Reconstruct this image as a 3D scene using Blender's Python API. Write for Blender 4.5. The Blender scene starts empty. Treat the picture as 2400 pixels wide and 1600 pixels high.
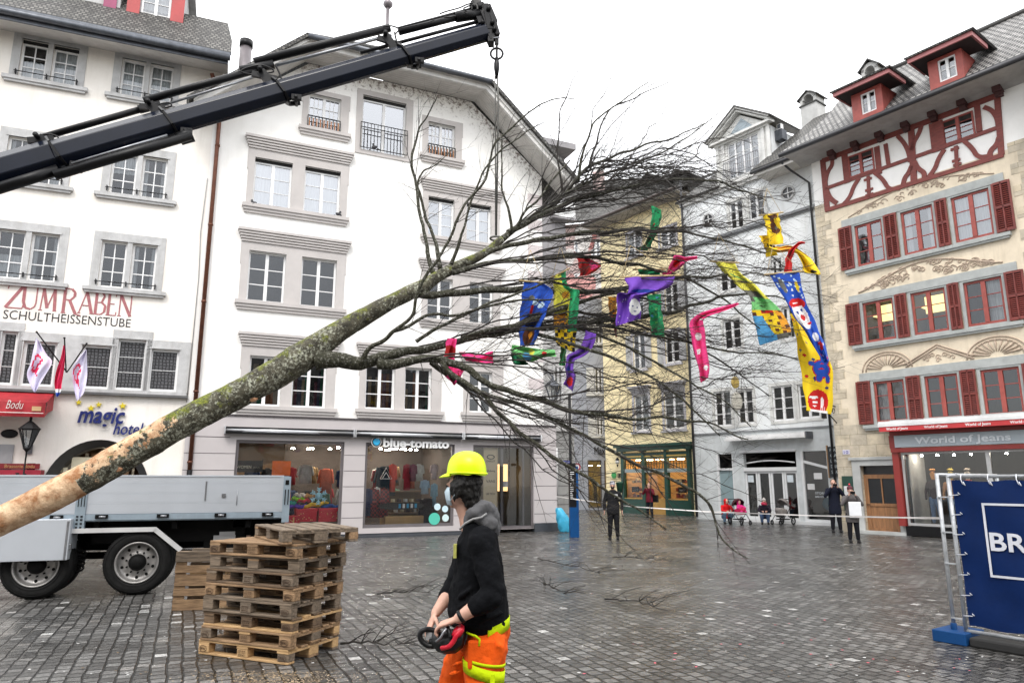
import bpy, bmesh, math, random
from mathutils import Vector, Matrix, Euler, noise
R = math.radians
sc = bpy.context.scene
col = sc.collection
rnd = random.Random(7)
# ---------------------------------------------------------------- camera, world, sun, exposure
F, CU, CV, CH, PITCH = 1650.0, 1200.0, 800.0, 1.8, math.atan(325/1650.0)
cam_d = bpy.data.cameras.new('camera'); cam = bpy.data.objects.new('camera', cam_d); col.objects.link(cam)
cam_d.sensor_width = 36.0; cam_d.lens = 36.0*F/2400.0; cam_d.clip_end = 2000; cam_d.clip_start = 0.05
cam.location = (0, 0, CH); cam.rotation_euler = (R(90)+PITCH, 0, 0)
sc.camera = cam
sc.render.resolution_x, sc.render.resolution_y = 1024, 682
SUN_EL, SUN_AZ = R(50), R(186)          # azimuth clockwise from +Y
w = bpy.data.worlds.new('World'); sc.world = w; w.use_nodes = True
nt = w.node_tree; nt.nodes.clear()
out = nt.nodes.new('ShaderNodeOutputWorld'); add = nt.nodes.new('ShaderNodeAddShader')
b1 = nt.nodes.new('ShaderNodeBackground'); b2 = nt.nodes.new('ShaderNodeBackground')
sky = nt.nodes.new('ShaderNodeTexSky'); sky.sky_type = 'NISHITA'; sky.sun_disc = False
sky.sun_elevation = SUN_EL; sky.sun_rotation = SUN_AZ
nt.links.new(sky.outputs[0], b1.inputs[0]); b1.inputs[1].default_value = 0.05
tc = nt.nodes.new('ShaderNodeTexCoord'); sx = nt.nodes.new('ShaderNodeSeparateXYZ')
nt.links.new(tc.outputs['Generated'], sx.inputs[0])
ma = nt.nodes.new('ShaderNodeMath'); ma.operation = 'MULTIPLY_ADD'; ma.use_clamp = True
nt.links.new(sx.outputs[2], ma.inputs[0]); ma.inputs[1].default_value = 0.62; ma.inputs[2].default_value = 0.38
b2.inputs[0].default_value = (1.0, 0.985, 0.965, 1)
mm = nt.nodes.new('ShaderNodeMath'); mm.operation = 'MULTIPLY'; mm.inputs[1].default_value = 2.35
nt.links.new(ma.outputs[0], mm.inputs[0]); nt.links.new(mm.outputs[0], b2.inputs[1])
nt.links.new(b1.outputs[0], add.inputs[0]); nt.links.new(b2.outputs[0], add.inputs[1]); nt.links.new(add.outputs[0], out.inputs[0])
sun_d = bpy.data.lights.new('sun', 'SUN'); sun_d.energy = 1.3; sun_d.angle = R(16); sun_d.color = (1, 0.96, 0.9)
sun = bpy.data.objects.new('sun', sun_d); col.objects.link(sun)
sdir = Vector((math.sin(SUN_AZ)*math.cos(SUN_EL), math.cos(SUN_AZ)*math.cos(SUN_EL), math.sin(SUN_EL)))
sun.rotation_euler = sdir.to_track_quat('Z', 'Y').to_euler()
sun.location = sdir*60
sc.view_settings.view_transform = 'Standard'; sc.view_settings.look = 'None'
sc.view_settings.exposure = 0.45; sc.view_settings.gamma = 1; sc.view_settings.use_curve_mapping = False
sc.render.engine = 'CYCLES'
# ---------------------------------------------------------------- photograph pixel -> ray -> point
def ray(u, v):
 x = (u-CU)/F; z = (CV-v)/F; c, s = math.cos(PITCH), math.sin(PITCH)
 return Vector((x, c-z*s, s+z*c))
EYE = Vector((0, 0, CH))
def gnd(u, v, z=0.0):
 d = ray(u, v); t = (z-CH)/d.z; return EYE+d*t
def at(u, v, Y):
 d = ray(u, v); return EYE+d*(Y/d.y)
# ---------------------------------------------------------------- object helpers
def tag(o, label=None, cat=None, group=None, kind=None):
 if label: o['label'] = label
 if cat: o['category'] = cat
 if group: o['group'] = group
 if kind: o['kind'] = kind
 return o
def empty(name, loc=(0, 0, 0), rz=0.0, label=None, cat=None, group=None):
 o = bpy.data.objects.new(name, None); col.objects.link(o); o.empty_display_size = 0.2
 o.location = loc; o.rotation_euler = (0, 0, rz)
 return tag(o, label, cat, group)
def copy_tree(o, parent=None):
 c = o.copy(); col.objects.link(c)
 if parent: c.parent = parent
 for ch in list(o.children): copy_tree(ch, c)
 return c
class MB:
 def __init__(s): s.v = []; s.f = []; s.m = []; s.sm = []
 def add(s, vs, fs, mi=0, smooth=False, M=None):
  n = len(s.v)
  s.v += [tuple(M @ Vector(p)) if M is not None else tuple(p) for p in vs]
  for f in fs: s.f.append([i+n for i in f]); s.m.append(mi); s.sm.append(smooth)
  return s
 def box(s, a, b, mi=0, M=None):
  x0, y0, z0 = a; x1, y1, z1 = b
  if x0 > x1: x0, x1 = x1, x0
  if y0 > y1: y0, y1 = y1, y0
  if z0 > z1: z0, z1 = z1, z0
  vs = [(x0,y0,z0),(x1,y0,z0),(x1,y1,z0),(x0,y1,z0),(x0,y0,z1),(x1,y0,z1),(x1,y1,z1),(x0,y1,z1)]
  return s.add(vs, [(0,3,2,1),(4,5,6,7),(0,1,5,4),(1,2,6,5),(2,3,7,6),(3,0,4,7)], mi, False, M)
 def cbox(s, c, d, mi=0, M=None):
  return s.box((c[0]-d[0]/2, c[1]-d[1]/2, c[2]-d[2]/2), (c[0]+d[0]/2, c[1]+d[1]/2, c[2]+d[2]/2), mi, M)
 def beam(s, p, q, wd, ht, mi=0, up=(0, 0, 1)):
  p, q = Vector(p), Vector(q); d = (q-p)
  L = d.length
  if L < 1e-6: return s
  d.normalize(); upv = Vector(up); sd = d.cross(upv)
  if sd.length < 1e-4: sd = d.cross(Vector((0, 1, 0)))
  sd.normalize(); u2 = sd.cross(d)
  vs = []
  for e in (p, q):
   for a, b in ((-1,-1),(1,-1),(1,1),(-1,1)): vs.append(e+sd*a*wd/2+u2*b*ht/2)
  return s.add(vs, [(0,1,2,3),(7,6,5,4),(0,4,5,1),(1,5,6,2),(2,6,7,3),(3,7,4,0)], mi)
 def poly(s, pts, depth, mi=0, M=None):
  """polygon given in xz, extruded along +y from y=0 to depth"""
  n = len(pts); vs = [(p[0], 0, p[1]) for p in pts]+[(p[0], depth, p[1]) for p in pts]
  fs = [list(range(n)), list(range(2*n-1, n-1, -1))]+[(i, i+n, (i+1) % n+n, (i+1) % n) for i in range(n)]
  return s.add(vs, fs, mi, False, M)
 def tube(s, pts, rad, n=8, mi=0, smooth=True, cap=True, flat=1.0):
  pts = [Vector(p) for p in pts]
  if not isinstance(rad, (list, tuple)): rad = [rad]*len(pts)
  base = len(s.v); ref = None; rings = []
  for i, p in enumerate(pts):
   if i == 0: d = pts[1]-p
   elif i == len(pts)-1: d = p-pts[i-1]
   else: d = pts[i+1]-pts[i-1]
   if d.length < 1e-9: d = Vector((0, 0, 1))
   d.normalize()
   if ref is None:
    ref = Vector((0, 0, 1)) if abs(d.z) < 0.9 else Vector((1, 0, 0))
   a = d.cross(ref)
   if a.length < 1e-5: a = d.orthogonal()
   a.normalize(); b = a.cross(d); b.normalize(); ref = b
   rings.append([p+a*math.cos(2*math.pi*k/n)*rad[i]+b*math.sin(2*math.pi*k/n)*rad[i]*flat for k in range(n)])
  vs = [v for r in rings for v in r]; fs = []
  for i in range(len(pts)-1):
   for k in range(n):
    fs.append((i*n+k, (i+1)*n+k, (i+1)*n+(k+1) % n, i*n+(k+1) % n))
  if cap:
   fs.append(list(range(n))); fs.append(list(range(len(vs)-1, len(vs)-n-1, -1)))
  return s.add(vs, fs, mi, smooth)
 def lathe(s, prof, c=(0, 0, 0), n=16, mi=0, smooth=True, M=None, cap=True, sx=1, sy=1):
  vs = []; fs = []
  for r, z in prof:
   for k in range(n):
    a = 2*math.pi*k/n; vs.append((c[0]+math.cos(a)*r*sx, c[1]+math.sin(a)*r*sy, c[2]+z))
  for i in range(len(prof)-1):
   for k in range(n): fs.append((i*n+k, i*n+(k+1) % n, (i+1)*n+(k+1) % n, (i+1)*n+k))
  if cap: fs.append(list(range(n-1, -1, -1))); fs.append([(len(prof)-1)*n+k for k in range(n)])
  return s.add(vs, fs, mi, smooth, M)
 def loft(s, rings, mi=0, smooth=True, cap=True):
  n = len(rings[0]); vs = [p for r in rings for p in r]; fs = []
  for i in range(len(rings)-1):
   for k in range(n): fs.append((i*n+k, i*n+(k+1) % n, (i+1)*n+(k+1) % n, (i+1)*n+k))
  if cap: fs.append(list(range(n-1, -1, -1))); fs.append([(len(rings)-1)*n+k for k in range(n)])
  return s.add(vs, fs, mi, smooth)
 def ball(s, c, r, n=12, mi=0, M=None):
  rx, ry, rz = r if isinstance(r, (tuple, list)) else (r, r, r)
  m = max(5, n//2+1)
  prof = [(math.sin(math.pi*i/m), -math.cos(math.pi*i/m)) for i in range(m+1)]
  prof[0] = (0.02, -1); prof[-1] = (0.02, 1)
  vs = []; fs = []
  for r0, z in prof:
   for k in range(n):
    a = 2*math.pi*k/n; vs.append((c[0]+math.cos(a)*r0*rx, c[1]+math.sin(a)*r0*ry, c[2]+z*rz))
  for i in range(m):
   for k in range(n): fs.append((i*n+k, i*n+(k+1) % n, (i+1)*n+(k+1) % n, (i+1)*n+k))
  fs.append(list(range(n-1, -1, -1))); fs.append([m*n+k for k in range(n)])
  return s.add(vs, fs, mi, True, M)
 def build(s, name, mats, parent=None, kind=None, label=None, cat=None, group=None, loc=None, rot=None):
  me = bpy.data.meshes.new(name); me.from_pydata([tuple(p) for p in s.v], [], s.f)
  if not isinstance(mats, (list, tuple)): mats = [mats]
  for m in mats: me.materials.append(m)
  me.polygons.foreach_set('material_index', s.m); me.polygons.foreach_set('use_smooth', s.sm); me.update()
  o = bpy.data.objects.new(name, me); col.objects.link(o)
  if parent: o.parent = parent
  if loc is not None: o.location = loc
  if rot is not None: o.rotation_euler = rot
  return tag(o, label, cat, group, kind)
def bevel(o, w_=0.005, seg=2):
 m = o.modifiers.new('bevel', 'BEVEL'); m.width = w_; m.segments = seg; m.limit_method = 'ANGLE'; return o
def text_mb(txt, size, depth=0.01, ext=None, shear=0.0, bold=0.0, space=1.0, align='LEFT', bev=0.0):
 cu = bpy.data.curves.new('t', 'FONT'); cu.body = txt; cu.size = size; cu.extrude = depth/2; cu.shear = shear
 cu.offset = bold; cu.space_character = space; cu.align_x = align; cu.resolution_u = 3; cu.fill_mode = 'BOTH' if depth > 0 else 'FRONT'
 o = bpy.data.objects.new('t', cu); col.objects.link(o)
 dg = bpy.context.evaluated_depsgraph_get(); dg.update()
 me = bpy.data.meshes.new_from_object(o.evaluated_get(dg))
 vs = [tuple(v.co) for v in me.vertices]; fs = [tuple(p.vertices) for p in me.polygons]
 bpy.data.objects.remove(o); bpy.data.curves.remove(cu); bpy.data.meshes.remove(me)
 # stand it up: x right, z up, facing -y
 return [(x, -z, y) for x, y, z in vs], fs
def put_text(mb, txt, x0, x1, z0, y, h=None, mi=0, depth=0.01, slope=0.0, curve=0.0, **k):
 vs, fs = text_mb(txt, 1.0, 0.0 if depth == 0 else 0.02, **k)
 if not vs: return
 xs = [p[0] for p in vs]; a, b = min(xs), max(xs); sx_ = (x1-x0)/(b-a) if b > a else 1
 szz = sx_ if h is None else h/0.73
 dy = depth/0.02 if depth else 1
 nv = []
 for p in vs:
  x = x0+(p[0]-a)*sx_; t = (x-x0)/(x1-x0)
  nv.append((x, y+p[1]*dy, z0+p[2]*szz+slope*(x-x0)+curve*4*t*(t-1)))
 mb.add(nv, fs, mi)
# ---------------------------------------------------------------- materials
MC = {}
def nodes_of(name):
 m = bpy.data.materials.new(name); m.use_nodes = True; n = m.node_tree; n.nodes.clear()
 o = n.nodes.new('ShaderNodeOutputMaterial'); b = n.nodes.new('ShaderNodeBsdfPrincipled')
 n.links.new(b.outputs[0], o.inputs[0]); return m, n, o, b
def mat(name, c, rough=0.7, metal=0.0, var=0.12, vscale=2.0, bump=0.15, bscale=60.0, stain=0.0, emit=0.0, spec=0.5, c2=None, coat=0.0, stretch=(1, 1, 1), trans=0.0, alpha=None, rvar=0.0):
 if name in MC: return MC[name]
 m, n, o, b = nodes_of(name); N = n.nodes.new; L = n.links.new
 tcn = N('ShaderNodeTexCoord'); mp = N('ShaderNodeMapping'); mp.inputs['Scale'].default_value = stretch
 L(tcn.outputs['Object'], mp.inputs[0])
 nz = N('ShaderNodeTexNoise'); nz.inputs['Scale'].default_value = vscale; nz.inputs['Detail'].default_value = 7; nz.inputs['Roughness'].default_value = 0.62
 L(mp.outputs[0], nz.inputs[0])
 rp = N('ShaderNodeValToRGB'); rp.color_ramp.elements[0].position = 0.3; rp.color_ramp.elements[1].position = 0.72
 d = c2 if c2 else tuple(x*(1-var*2) for x in c)
 rp.color_ramp.elements[0].color = (*d, 1); rp.color_ramp.elements[1].color = (*[min(1, x*(1+var*0.5)) for x in c], 1)
 L(nz.outputs[0], rp.inputs[0]); cout = rp.outputs[0]
 if stain > 0:
  mp2 = N('ShaderNodeMapping'); mp2.inputs['Scale'].default_value = (2.2, 2.2, 0.25); L(tcn.outputs['Object'], mp2.inputs[0])
  n2 = N('ShaderNodeTexNoise'); n2.inputs['Scale'].default_value = 1.3; n2.inputs['Detail'].default_value = 8; n2.inputs['Roughness'].default_value = 0.7
  L(mp2.outputs[0], n2.inputs[0])
  r2 = N('ShaderNodeValToRGB'); r2.color_ramp.elements[0].position = 0.5; r2.color_ramp.elements[1].position = 0.75
  r2.color_ramp.elements[0].color = (0, 0, 0, 1); r2.color_ramp.elements[1].color = (stain,)*3+(1,)
  L(n2.outputs[0], r2.inputs[0]); mx = N('ShaderNodeMix'); mx.data_type = 'RGBA'
  L(r2.outputs[0], mx.inputs[0]); L(cout, mx.inputs[6]); mx.inputs[7].default_value = (c[0]*0.45, c[1]*0.42, c[2]*0.36, 1)
  cout = mx.outputs[2]
 L(cout, b.inputs['Base Color'])
 b.inputs['Roughness'].default_value = rough; b.inputs['Metallic'].default_value = metal
 if rvar > 0:
  mr = N('ShaderNodeMapRange'); mr.inputs[3].default_value = max(0.02, rough-rvar); mr.inputs[4].default_value = min(1, rough+rvar)
  mr.inputs[1].default_value = 0.3; mr.inputs[2].default_value = 0.7
  L(nz.outputs[0], mr.inputs[0]); L(mr.outputs[0], b.inputs['Roughness'])
 b.inputs['Specular IOR Level'].default_value = spec
 b.inputs['Coat Weight'].default_value = coat
 if trans: b.inputs['Transmission Weight'].default_value = trans
 if bump > 0:
  nb = N('ShaderNodeTexNoise'); nb.inputs['Scale'].default_value = bscale; nb.inputs['Detail'].default_value = 5
  L(mp.outputs[0], nb.inputs[0]); bp = N('ShaderNodeBump'); bp.inputs['Strength'].default_value = bump; bp.inputs['Distance'].default_value = 0.02
  L(nb.outputs[0], bp.inputs['Height']); L(bp.outputs[0], b.inputs['Normal'])
 if emit > 0:
  L(cout, b.inputs['Emission Color']); b.inputs['Emission Strength'].default_value = emit
 MC[name] = m; return m
def glass_mat(name, tint=(0.8, 0.83, 0.84), base=0.13, ior=1.6, wav=0.03):
 if name in MC: return MC[name]
 m = bpy.data.materials.new(name); m.use_nodes = True; n = m.node_tree; n.nodes.clear(); N = n.nodes.new; L = n.links.new
 o = N('ShaderNodeOutputMaterial'); tr = N('ShaderNodeBsdfTransparent'); gl = N('ShaderNodeBsdfGlossy'); mx = N('ShaderNodeMixShader')
 tr.inputs[0].default_value = (*tint, 1); gl.inputs[0].default_value = (0.95, 0.97, 1, 1); gl.inputs['Roughness'].default_value = 0.02
 fr = N('ShaderNodeFresnel'); fr.inputs[0].default_value = ior
 ad = N('ShaderNodeMath'); ad.operation = 'ADD'; ad.inputs[1].default_value = base; ad.use_clamp = True
 tcn = N('ShaderNodeTexCoord'); nz = N('ShaderNodeTexNoise'); nz.inputs['Scale'].default_value = 2.5; nz.inputs['Detail'].default_value = 1
 L(tcn.outputs['Object'], nz.inputs[0]); bp = N('ShaderNodeBump'); bp.inputs['Strength'].default_value = wav; bp.inputs['Distance'].default_value = 0.1
 L(nz.outputs[0], bp.inputs['Height']); L(bp.outputs[0], gl.inputs['Normal'])
 L(fr.outputs[0], ad.inputs[0]); L(ad.outputs[0], mx.inputs[0]); L(tr.outputs[0], mx.inputs[1]); L(gl.outputs[0], mx.inputs[2]); L(mx.outputs[0], o.inputs[0])
 MC[name] = m; return m
def emis(name, c, s):
 if name in MC: return MC[name]
 m = bpy.data.materials.new(name); m.use_nodes = True; n = m.node_tree; n.nodes.clear()
 o = n.nodes.new('ShaderNodeOutputMaterial'); e = n.nodes.new('ShaderNodeEmission'); e.inputs[0].default_value = (*c, 1); e.inputs[1].default_value = s
 n.links.new(e.outputs[0], o.inputs[0]); MC[name] = m; return m
def tile_mat(name, c, c2, row=0.16, wd=0.2, rough=0.6, bump=0.8, rot=(0, 0, 0), mortar=(0.02, 0.02, 0.02), msize=0.012, coord='Object'):
 """roof tiles / stone courses: Brick texture on u = local x, v = distance up the slope (xz or yz combined)"""
 if name in MC: return MC[name]
 m, n, o, b = nodes_of(name); N = n.nodes.new; L = n.links.new
 uv = N('ShaderNodeUVMap'); uv.uv_map = 'UVMap'
 nz0 = N('ShaderNodeTexNoise'); nz0.inputs['Scale'].default_value = 3.0; L(uv.outputs[0], nz0.inputs[0])
 vm = N('ShaderNodeVectorMath'); vm.operation = 'MULTIPLY_ADD'; vm.inputs[1].default_value = (0.04, 0.03, 0); L(nz0.outputs['Color'], vm.inputs[0]); L(uv.outputs[0], vm.inputs[2])
 br = N('ShaderNodeTexBrick'); br.inputs['Color1'].default_value = (*c, 1); br.inputs['Color2'].default_value = (*c2, 1); br.inputs['Mortar'].default_value = (*mortar, 1)
 br.inputs['Scale'].default_value = 1.0; br.inputs['Brick Width'].default_value = wd; br.inputs['Row Height'].default_value = row; br.inputs['Mortar Size'].default_value = msize; br.inputs['Mortar Smooth'].default_value = 0.3
 L(vm.outputs[0], br.inputs[0])
 nz = N('ShaderNodeTexNoise'); nz.inputs['Scale'].default_value = 1.7; nz.inputs['Detail'].default_value = 9; nz.inputs['Roughness'].default_value = 0.7
 L(uv.outputs[0], nz.inputs[0])
 mx = N('ShaderNodeMix'); mx.data_type = 'RGBA'; mx.blend_type = 'MULTIPLY'; mx.inputs[0].default_value = 0.75
 rp = N('ShaderNodeValToRGB'); rp.color_ramp.elements[0].position = 0.3; rp.color_ramp.elements[1].position = 0.7
 rp.color_ramp.elements[0].color = (0.45, 0.45, 0.45, 1); rp.color_ramp.elements[1].color = (1.25, 1.25, 1.22, 1)
 L(nz.outputs[0], rp.inputs[0]); L(br.outputs[0], mx.inputs[6]); L(rp.outputs[0], mx.inputs[7]); L(mx.outputs[2], b.inputs['Base Color'])
 b.inputs['Roughness'].default_value = rough
 iv = N('ShaderNodeMath'); iv.operation = 'SUBTRACT'; iv.inputs[0].default_value = 1.0; L(br.outputs['Fac'], iv.inputs[1])
 ad = N('ShaderNodeMath'); ad.operation = 'MULTIPLY_ADD'; L(nz.outputs[0], ad.inputs[0]); ad.inputs[1].default_value = 0.6; L(iv.outputs[0], ad.inputs[2])
 bp = N('ShaderNodeBump'); bp.inputs['Strength'].default_value = bump; bp.inputs['Distance'].default_value = 0.03
 L(ad.outputs[0], bp.inputs['Height']); L(bp.outputs[0], b.inputs['Normal'])
 MC[name] = m; return m
def uv_planar(o, fx, fy):
 """UVs in metres from functions of the local vertex position"""
 me = o.data; uvl = me.uv_layers.new(name='UVMap')
 for lp in me.loops:
  p = me.vertices[lp.vertex_index].co; uvl.data[lp.index].uv = (fx(p), fy(p))
M_white = mat('plaster_white', (0.88, 0.87, 0.85), 0.9, stain=0.14, vscale=0.7, bump=0.25, bscale=45, c2=(0.8, 0.785, 0.755))
M_cream = mat('plaster_cream', (0.86, 0.83, 0.785), 0.9, stain=0.24, vscale=0.5, bump=0.25, bscale=40, c2=(0.76, 0.71, 0.645))
M_stone = mat('stone_grey', (0.52, 0.52, 0.52), 0.85, vscale=3, var=0.12, stain=0.4, bump=0.4, bscale=50)
M_stoneB = mat('stone_taupe', (0.52, 0.49, 0.475), 0.85, vscale=1.5, var=0.06, bump=0.1, stain=0.06)
M_clad = mat('cladding_mauve', (0.50, 0.465, 0.465), 0.55, vscale=1.2, var=0.04, bump=0.04)
M_wframe = mat('window_white', (0.8, 0.8, 0.8), 0.45, var=0.05, bump=0.03)
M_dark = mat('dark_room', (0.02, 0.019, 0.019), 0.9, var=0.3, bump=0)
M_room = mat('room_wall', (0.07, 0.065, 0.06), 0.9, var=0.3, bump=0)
M_black = mat('black_paint', (0.008, 0.008, 0.009), 0.4, spec=0.2, var=0.2, bump=0.05)
M_iron = mat('iron_black', (0.01, 0.01, 0.011), 0.5, spec=0.25, bump=0.1)
M_curtain = mat('curtain', (0.72, 0.73, 0.74), 0.9, stretch=(14, 14, 0.6), vscale=2.0, var=0.28, bump=0.5, bscale=6)
M_copper = mat('copper_pipe', (0.16, 0.06, 0.035), 0.45, metal=0.5, var=0.2, vscale=6)
M_glass = glass_mat('window_glass')
M_glassD = glass_mat('glass_dark', base=0.03)
M_glassM = glass_mat('glass_mid', base=0.16)
M_glassB = glass_mat('glass_bright', base=0.3)
M_shopglass = glass_mat('shop_glass', (0.93, 0.95, 0.95), 0.02, 1.5, 0.01)
M_soffit = mat('soffit_white', (0.62, 0.6, 0.57), 0.7, stain=0.25, vscale=2, var=0.1)
M_zinc = mat('zinc_gutter', (0.12, 0.13, 0.15), 0.4, metal=0.5, var=0.2, vscale=5)
M_tile = tile_mat('roof_tile_grey', (0.17, 0.163, 0.15), (0.045, 0.042, 0.038), 0.13, 0.13, bump=1.0, msize=0.022)
M_tile2 = tile_mat('roof_tile_light', (0.34, 0.33, 0.32), (0.16, 0.155, 0.15), 0.2, 0.19, bump=1.0, msize=0.035)
# ---------------------------------------------------------------- facade frames: local x along the facade, y into the house, z up
class Fac:
 def __init__(s, O, th):
  s.O = Vector((O[0], O[1], 0)); s.th = R(th); s.e = Vector((math.cos(s.th), math.sin(s.th), 0)); s.n = Vector((math.sin(s.th), -math.cos(s.th), 0))
 def S(s, u, v, y=0.0):
  d = ray(u, v); O = s.O-s.n*y; t = (O-EYE).dot(s.n)/d.dot(s.n); p = EYE+d*t; return ((p-s.O).dot(s.e), p.z)
 def rect(s, uL, uR, vT, vB, y=0.0):
  um, vm = (uL+uR)/2, (vT+vB)/2
  return (s.S(uL, vm, y)[0], s.S(uR, vm, y)[0], s.S(um, vB, y)[1], s.S(um, vT, y)[1])
 def W(s, x, y, z): return s.O+s.e*x-s.n*y+Vector((0, 0, z))
def clip_poly(poly, outl):
 """Sutherland-Hodgman, outl convex counter-clockwise"""
 res = list(poly)
 for i in range(len(outl)):
  a, b = outl[i], outl[(i+1) % len(outl)]
  ins = lambda p: (b[0]-a[0])*(p[1]-a[1])-(b[1]-a[1])*(p[0]-a[0]) >= -1e-9
  new = []
  for j in range(len(res)):
   p, q = res[j], res[(j+1) % len(res)]
   if ins(p) != ins(q):
    dx, dy = q[0]-p[0], q[1]-p[1]; ex, ey = b[0]-a[0], b[1]-a[1]
    den = ex*dy-ey*dx
    t = (ex*(a[1]-p[1])-ey*(a[0]-p[0]))/den if abs(den) > 1e-12 else 0
    ip = (p[0]+dx*t, p[1]+dy*t)
    if ins(p): new += [p, ip]
    else: new += [ip]
    if ins(q): pass
   if ins(q): new.append(q)
  # rebuild correctly ordered
  out = []
  for j in range(len(res)):
   p, q = res[j], res[(j+1) % len(res)]
   if ins(p): out.append(p)
   if ins(p) != ins(q):
    dx, dy = q[0]-p[0], q[1]-p[1]; ex, ey = b[0]-a[0], b[1]-a[1]
    den = ex*dy-ey*dx
    t = (ex*(a[1]-p[1])-ey*(a[0]-p[0]))/den if abs(den) > 1e-12 else 0
    out.append((p[0]+dx*t, p[1]+dy*t))
  res = out
  if not res: break
 return res
def wall_mb(outl, ops, y=0.0, rev=0.22, mb=None, mi=0, cell=None):
 mb = mb or MB()
 xs = sorted({round(p[0], 4) for p in outl} | {round(o[k], 4) for o in ops for k in (0, 1)})
 zs = sorted({round(p[1], 4) for p in outl} | {round(o[k], 4) for o in ops for k in (2, 3)})
 for i in range(len(xs)-1):
  for j in range(len(zs)-1):
   cx, cz = (xs[i]+xs[i+1])/2, (zs[j]+zs[j+1])/2
   if xs[i+1]-xs[i] < 1e-4 or zs[j+1]-zs[j] < 1e-4: continue
   if any(o[0] < cx < o[1] and o[2] < cz < o[3] for o in ops): continue
   pl = clip_poly([(xs[i], zs[j]), (xs[i+1], zs[j]), (xs[i+1], zs[j+1]), (xs[i], zs[j+1])], outl)
   if len(pl) >= 3: mb.add([(p[0], y, p[1]) for p in pl], [list(range(len(pl)))], mi)
 for o in ops:
  a, b, c, d = o[:4]; r = rev
  mb.add([(a,y,c),(a,y,d),(a,y+r,d),(a,y+r,c)], [(0,1,2,3)], mi); mb.add([(b,y,c),(b,y+r,c),(b,y+r,d),(b,y,d)], [(0,1,2,3)], mi)
  mb.add([(a,y,d),(b,y,d),(b,y+r,d),(a,y+r,d)], [(0,1,2,3)], mi); mb.add([(a,y,c),(a,y+r,c),(b,y+r,c),(b,y,c)], [(0,1,2,3)], mi)
 return mb
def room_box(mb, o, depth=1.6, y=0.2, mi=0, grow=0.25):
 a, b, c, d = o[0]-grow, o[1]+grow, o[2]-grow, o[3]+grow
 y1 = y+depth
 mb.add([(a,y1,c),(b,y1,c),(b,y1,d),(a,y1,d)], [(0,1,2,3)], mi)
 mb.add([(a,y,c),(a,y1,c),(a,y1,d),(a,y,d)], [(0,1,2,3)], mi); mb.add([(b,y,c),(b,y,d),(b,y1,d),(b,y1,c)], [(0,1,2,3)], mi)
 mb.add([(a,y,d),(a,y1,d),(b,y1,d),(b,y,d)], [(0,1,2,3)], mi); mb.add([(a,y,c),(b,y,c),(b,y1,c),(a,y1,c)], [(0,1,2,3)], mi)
def window(parent, o, y=0.0, rec=0.14, leaves=2, cols=1, rows=3, fm=None, fw=0.055, mun=0.022, curtain=None, ccov=(0, 1), glass=None, top=0.0, name='window', cy=0.28, casing=None):
 """casement window filling opening o; frame mesh > pane, curtain"""
 a, b, c, d = o[:4]; fm = fm or M_wframe; mb = MB(); yy = y+rec; dep = 0.06
 d2 = d-top
 if top > 0: mb.box((a+.002, yy-0.03, d2), (b-.002, yy+0.06, d-.002), 1)
 mb.box((a+.002, yy, c+.002), (a+fw, yy+dep, d2-.002)); mb.box((b-fw, yy, c+.002), (b-.002, yy+dep, d2-.002))
 mb.box((a+fw, yy, d2-fw), (b-fw, yy+dep, d2-.002)); mb.box((a+fw, yy, c+.002), (b-fw, yy+dep, c+fw*1.2))
 wl = (b-a)/leaves
 for i in range(1, leaves):
  x = a+wl*i; mb.box((x-fw*.85, yy-0.012, c+fw*1.2), (x+fw*.85, yy+dep, d2-fw))
 for i in range(leaves):
  x0 = a+wl*i+(fw if i == 0 else fw*.85); x1 = a+wl*(i+1)-(fw if i == leaves-1 else fw*.85)
  for j in range(1, cols):
   x = x0+(x1-x0)*j/cols; mb.box((x-mun/2, yy+0.01, c+fw*1.2), (x+mun/2, yy+dep-0.01, d2-fw))
  for j in range(1, rows):
   z = c+fw*1.2+(d2-fw-c-fw*1.2)*j/rows; mb.box((x0, yy+0.012, z-mun/2), (x1, yy+dep-0.012, z+mun/2))
 fr = mb.build(name, [fm, casing or M_dark], parent)
 g = MB(); g.add([(a+fw*.5, yy+0.035, c+fw*.5), (b-fw*.5, yy+0.035, c+fw*.5), (b-fw*.5, yy+0.035, d2-fw*.5), (a+fw*.5, yy+0.035, d2-fw*.5)], [(0,1,2,3)])
 g.build('pane', glass or M_glass, fr)
 if curtain:
  cm = MB(); W_ = b-a
  def cur(x0, x1, z0, z1):
   n = max(6, int((x1-x0)/0.035)); vs = []; fs = []
   for k in range(n+1):
    x = x0+(x1-x0)*k/n; yo = y+cy+0.025*math.sin(k*1.9+x0*7)+0.012*math.sin(k*0.7)
    vs += [(x, yo, z0), (x, yo, z1)]
   for k in range(n): fs.append((2*k, 2*k+2, 2*k+3, 2*k+1))
   cm.add(vs, fs, 0, True)
  if curtain == 'full': cur(a+.02, b-.02, c, d)
  elif curtain == 'half': cur(a+.02, b-.02, c, c+(d-c)*0.52)
  elif curtain == 'top': cur(a+.02, b-.02, c+(d-c)*.55, d)
  elif curtain == 'sides': cur(a+.02, a+W_*.24, c, d); cur(b-W_*.24, b-.02, c, d)
  elif curtain == 'right': cur(a+W_*.45, b-.02, c, d)
  elif curtain == 'left': cur(a+.02, a+W_*.5, c, d)
  cm.build('curtain', M_curtain, fr)
 return fr
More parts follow.
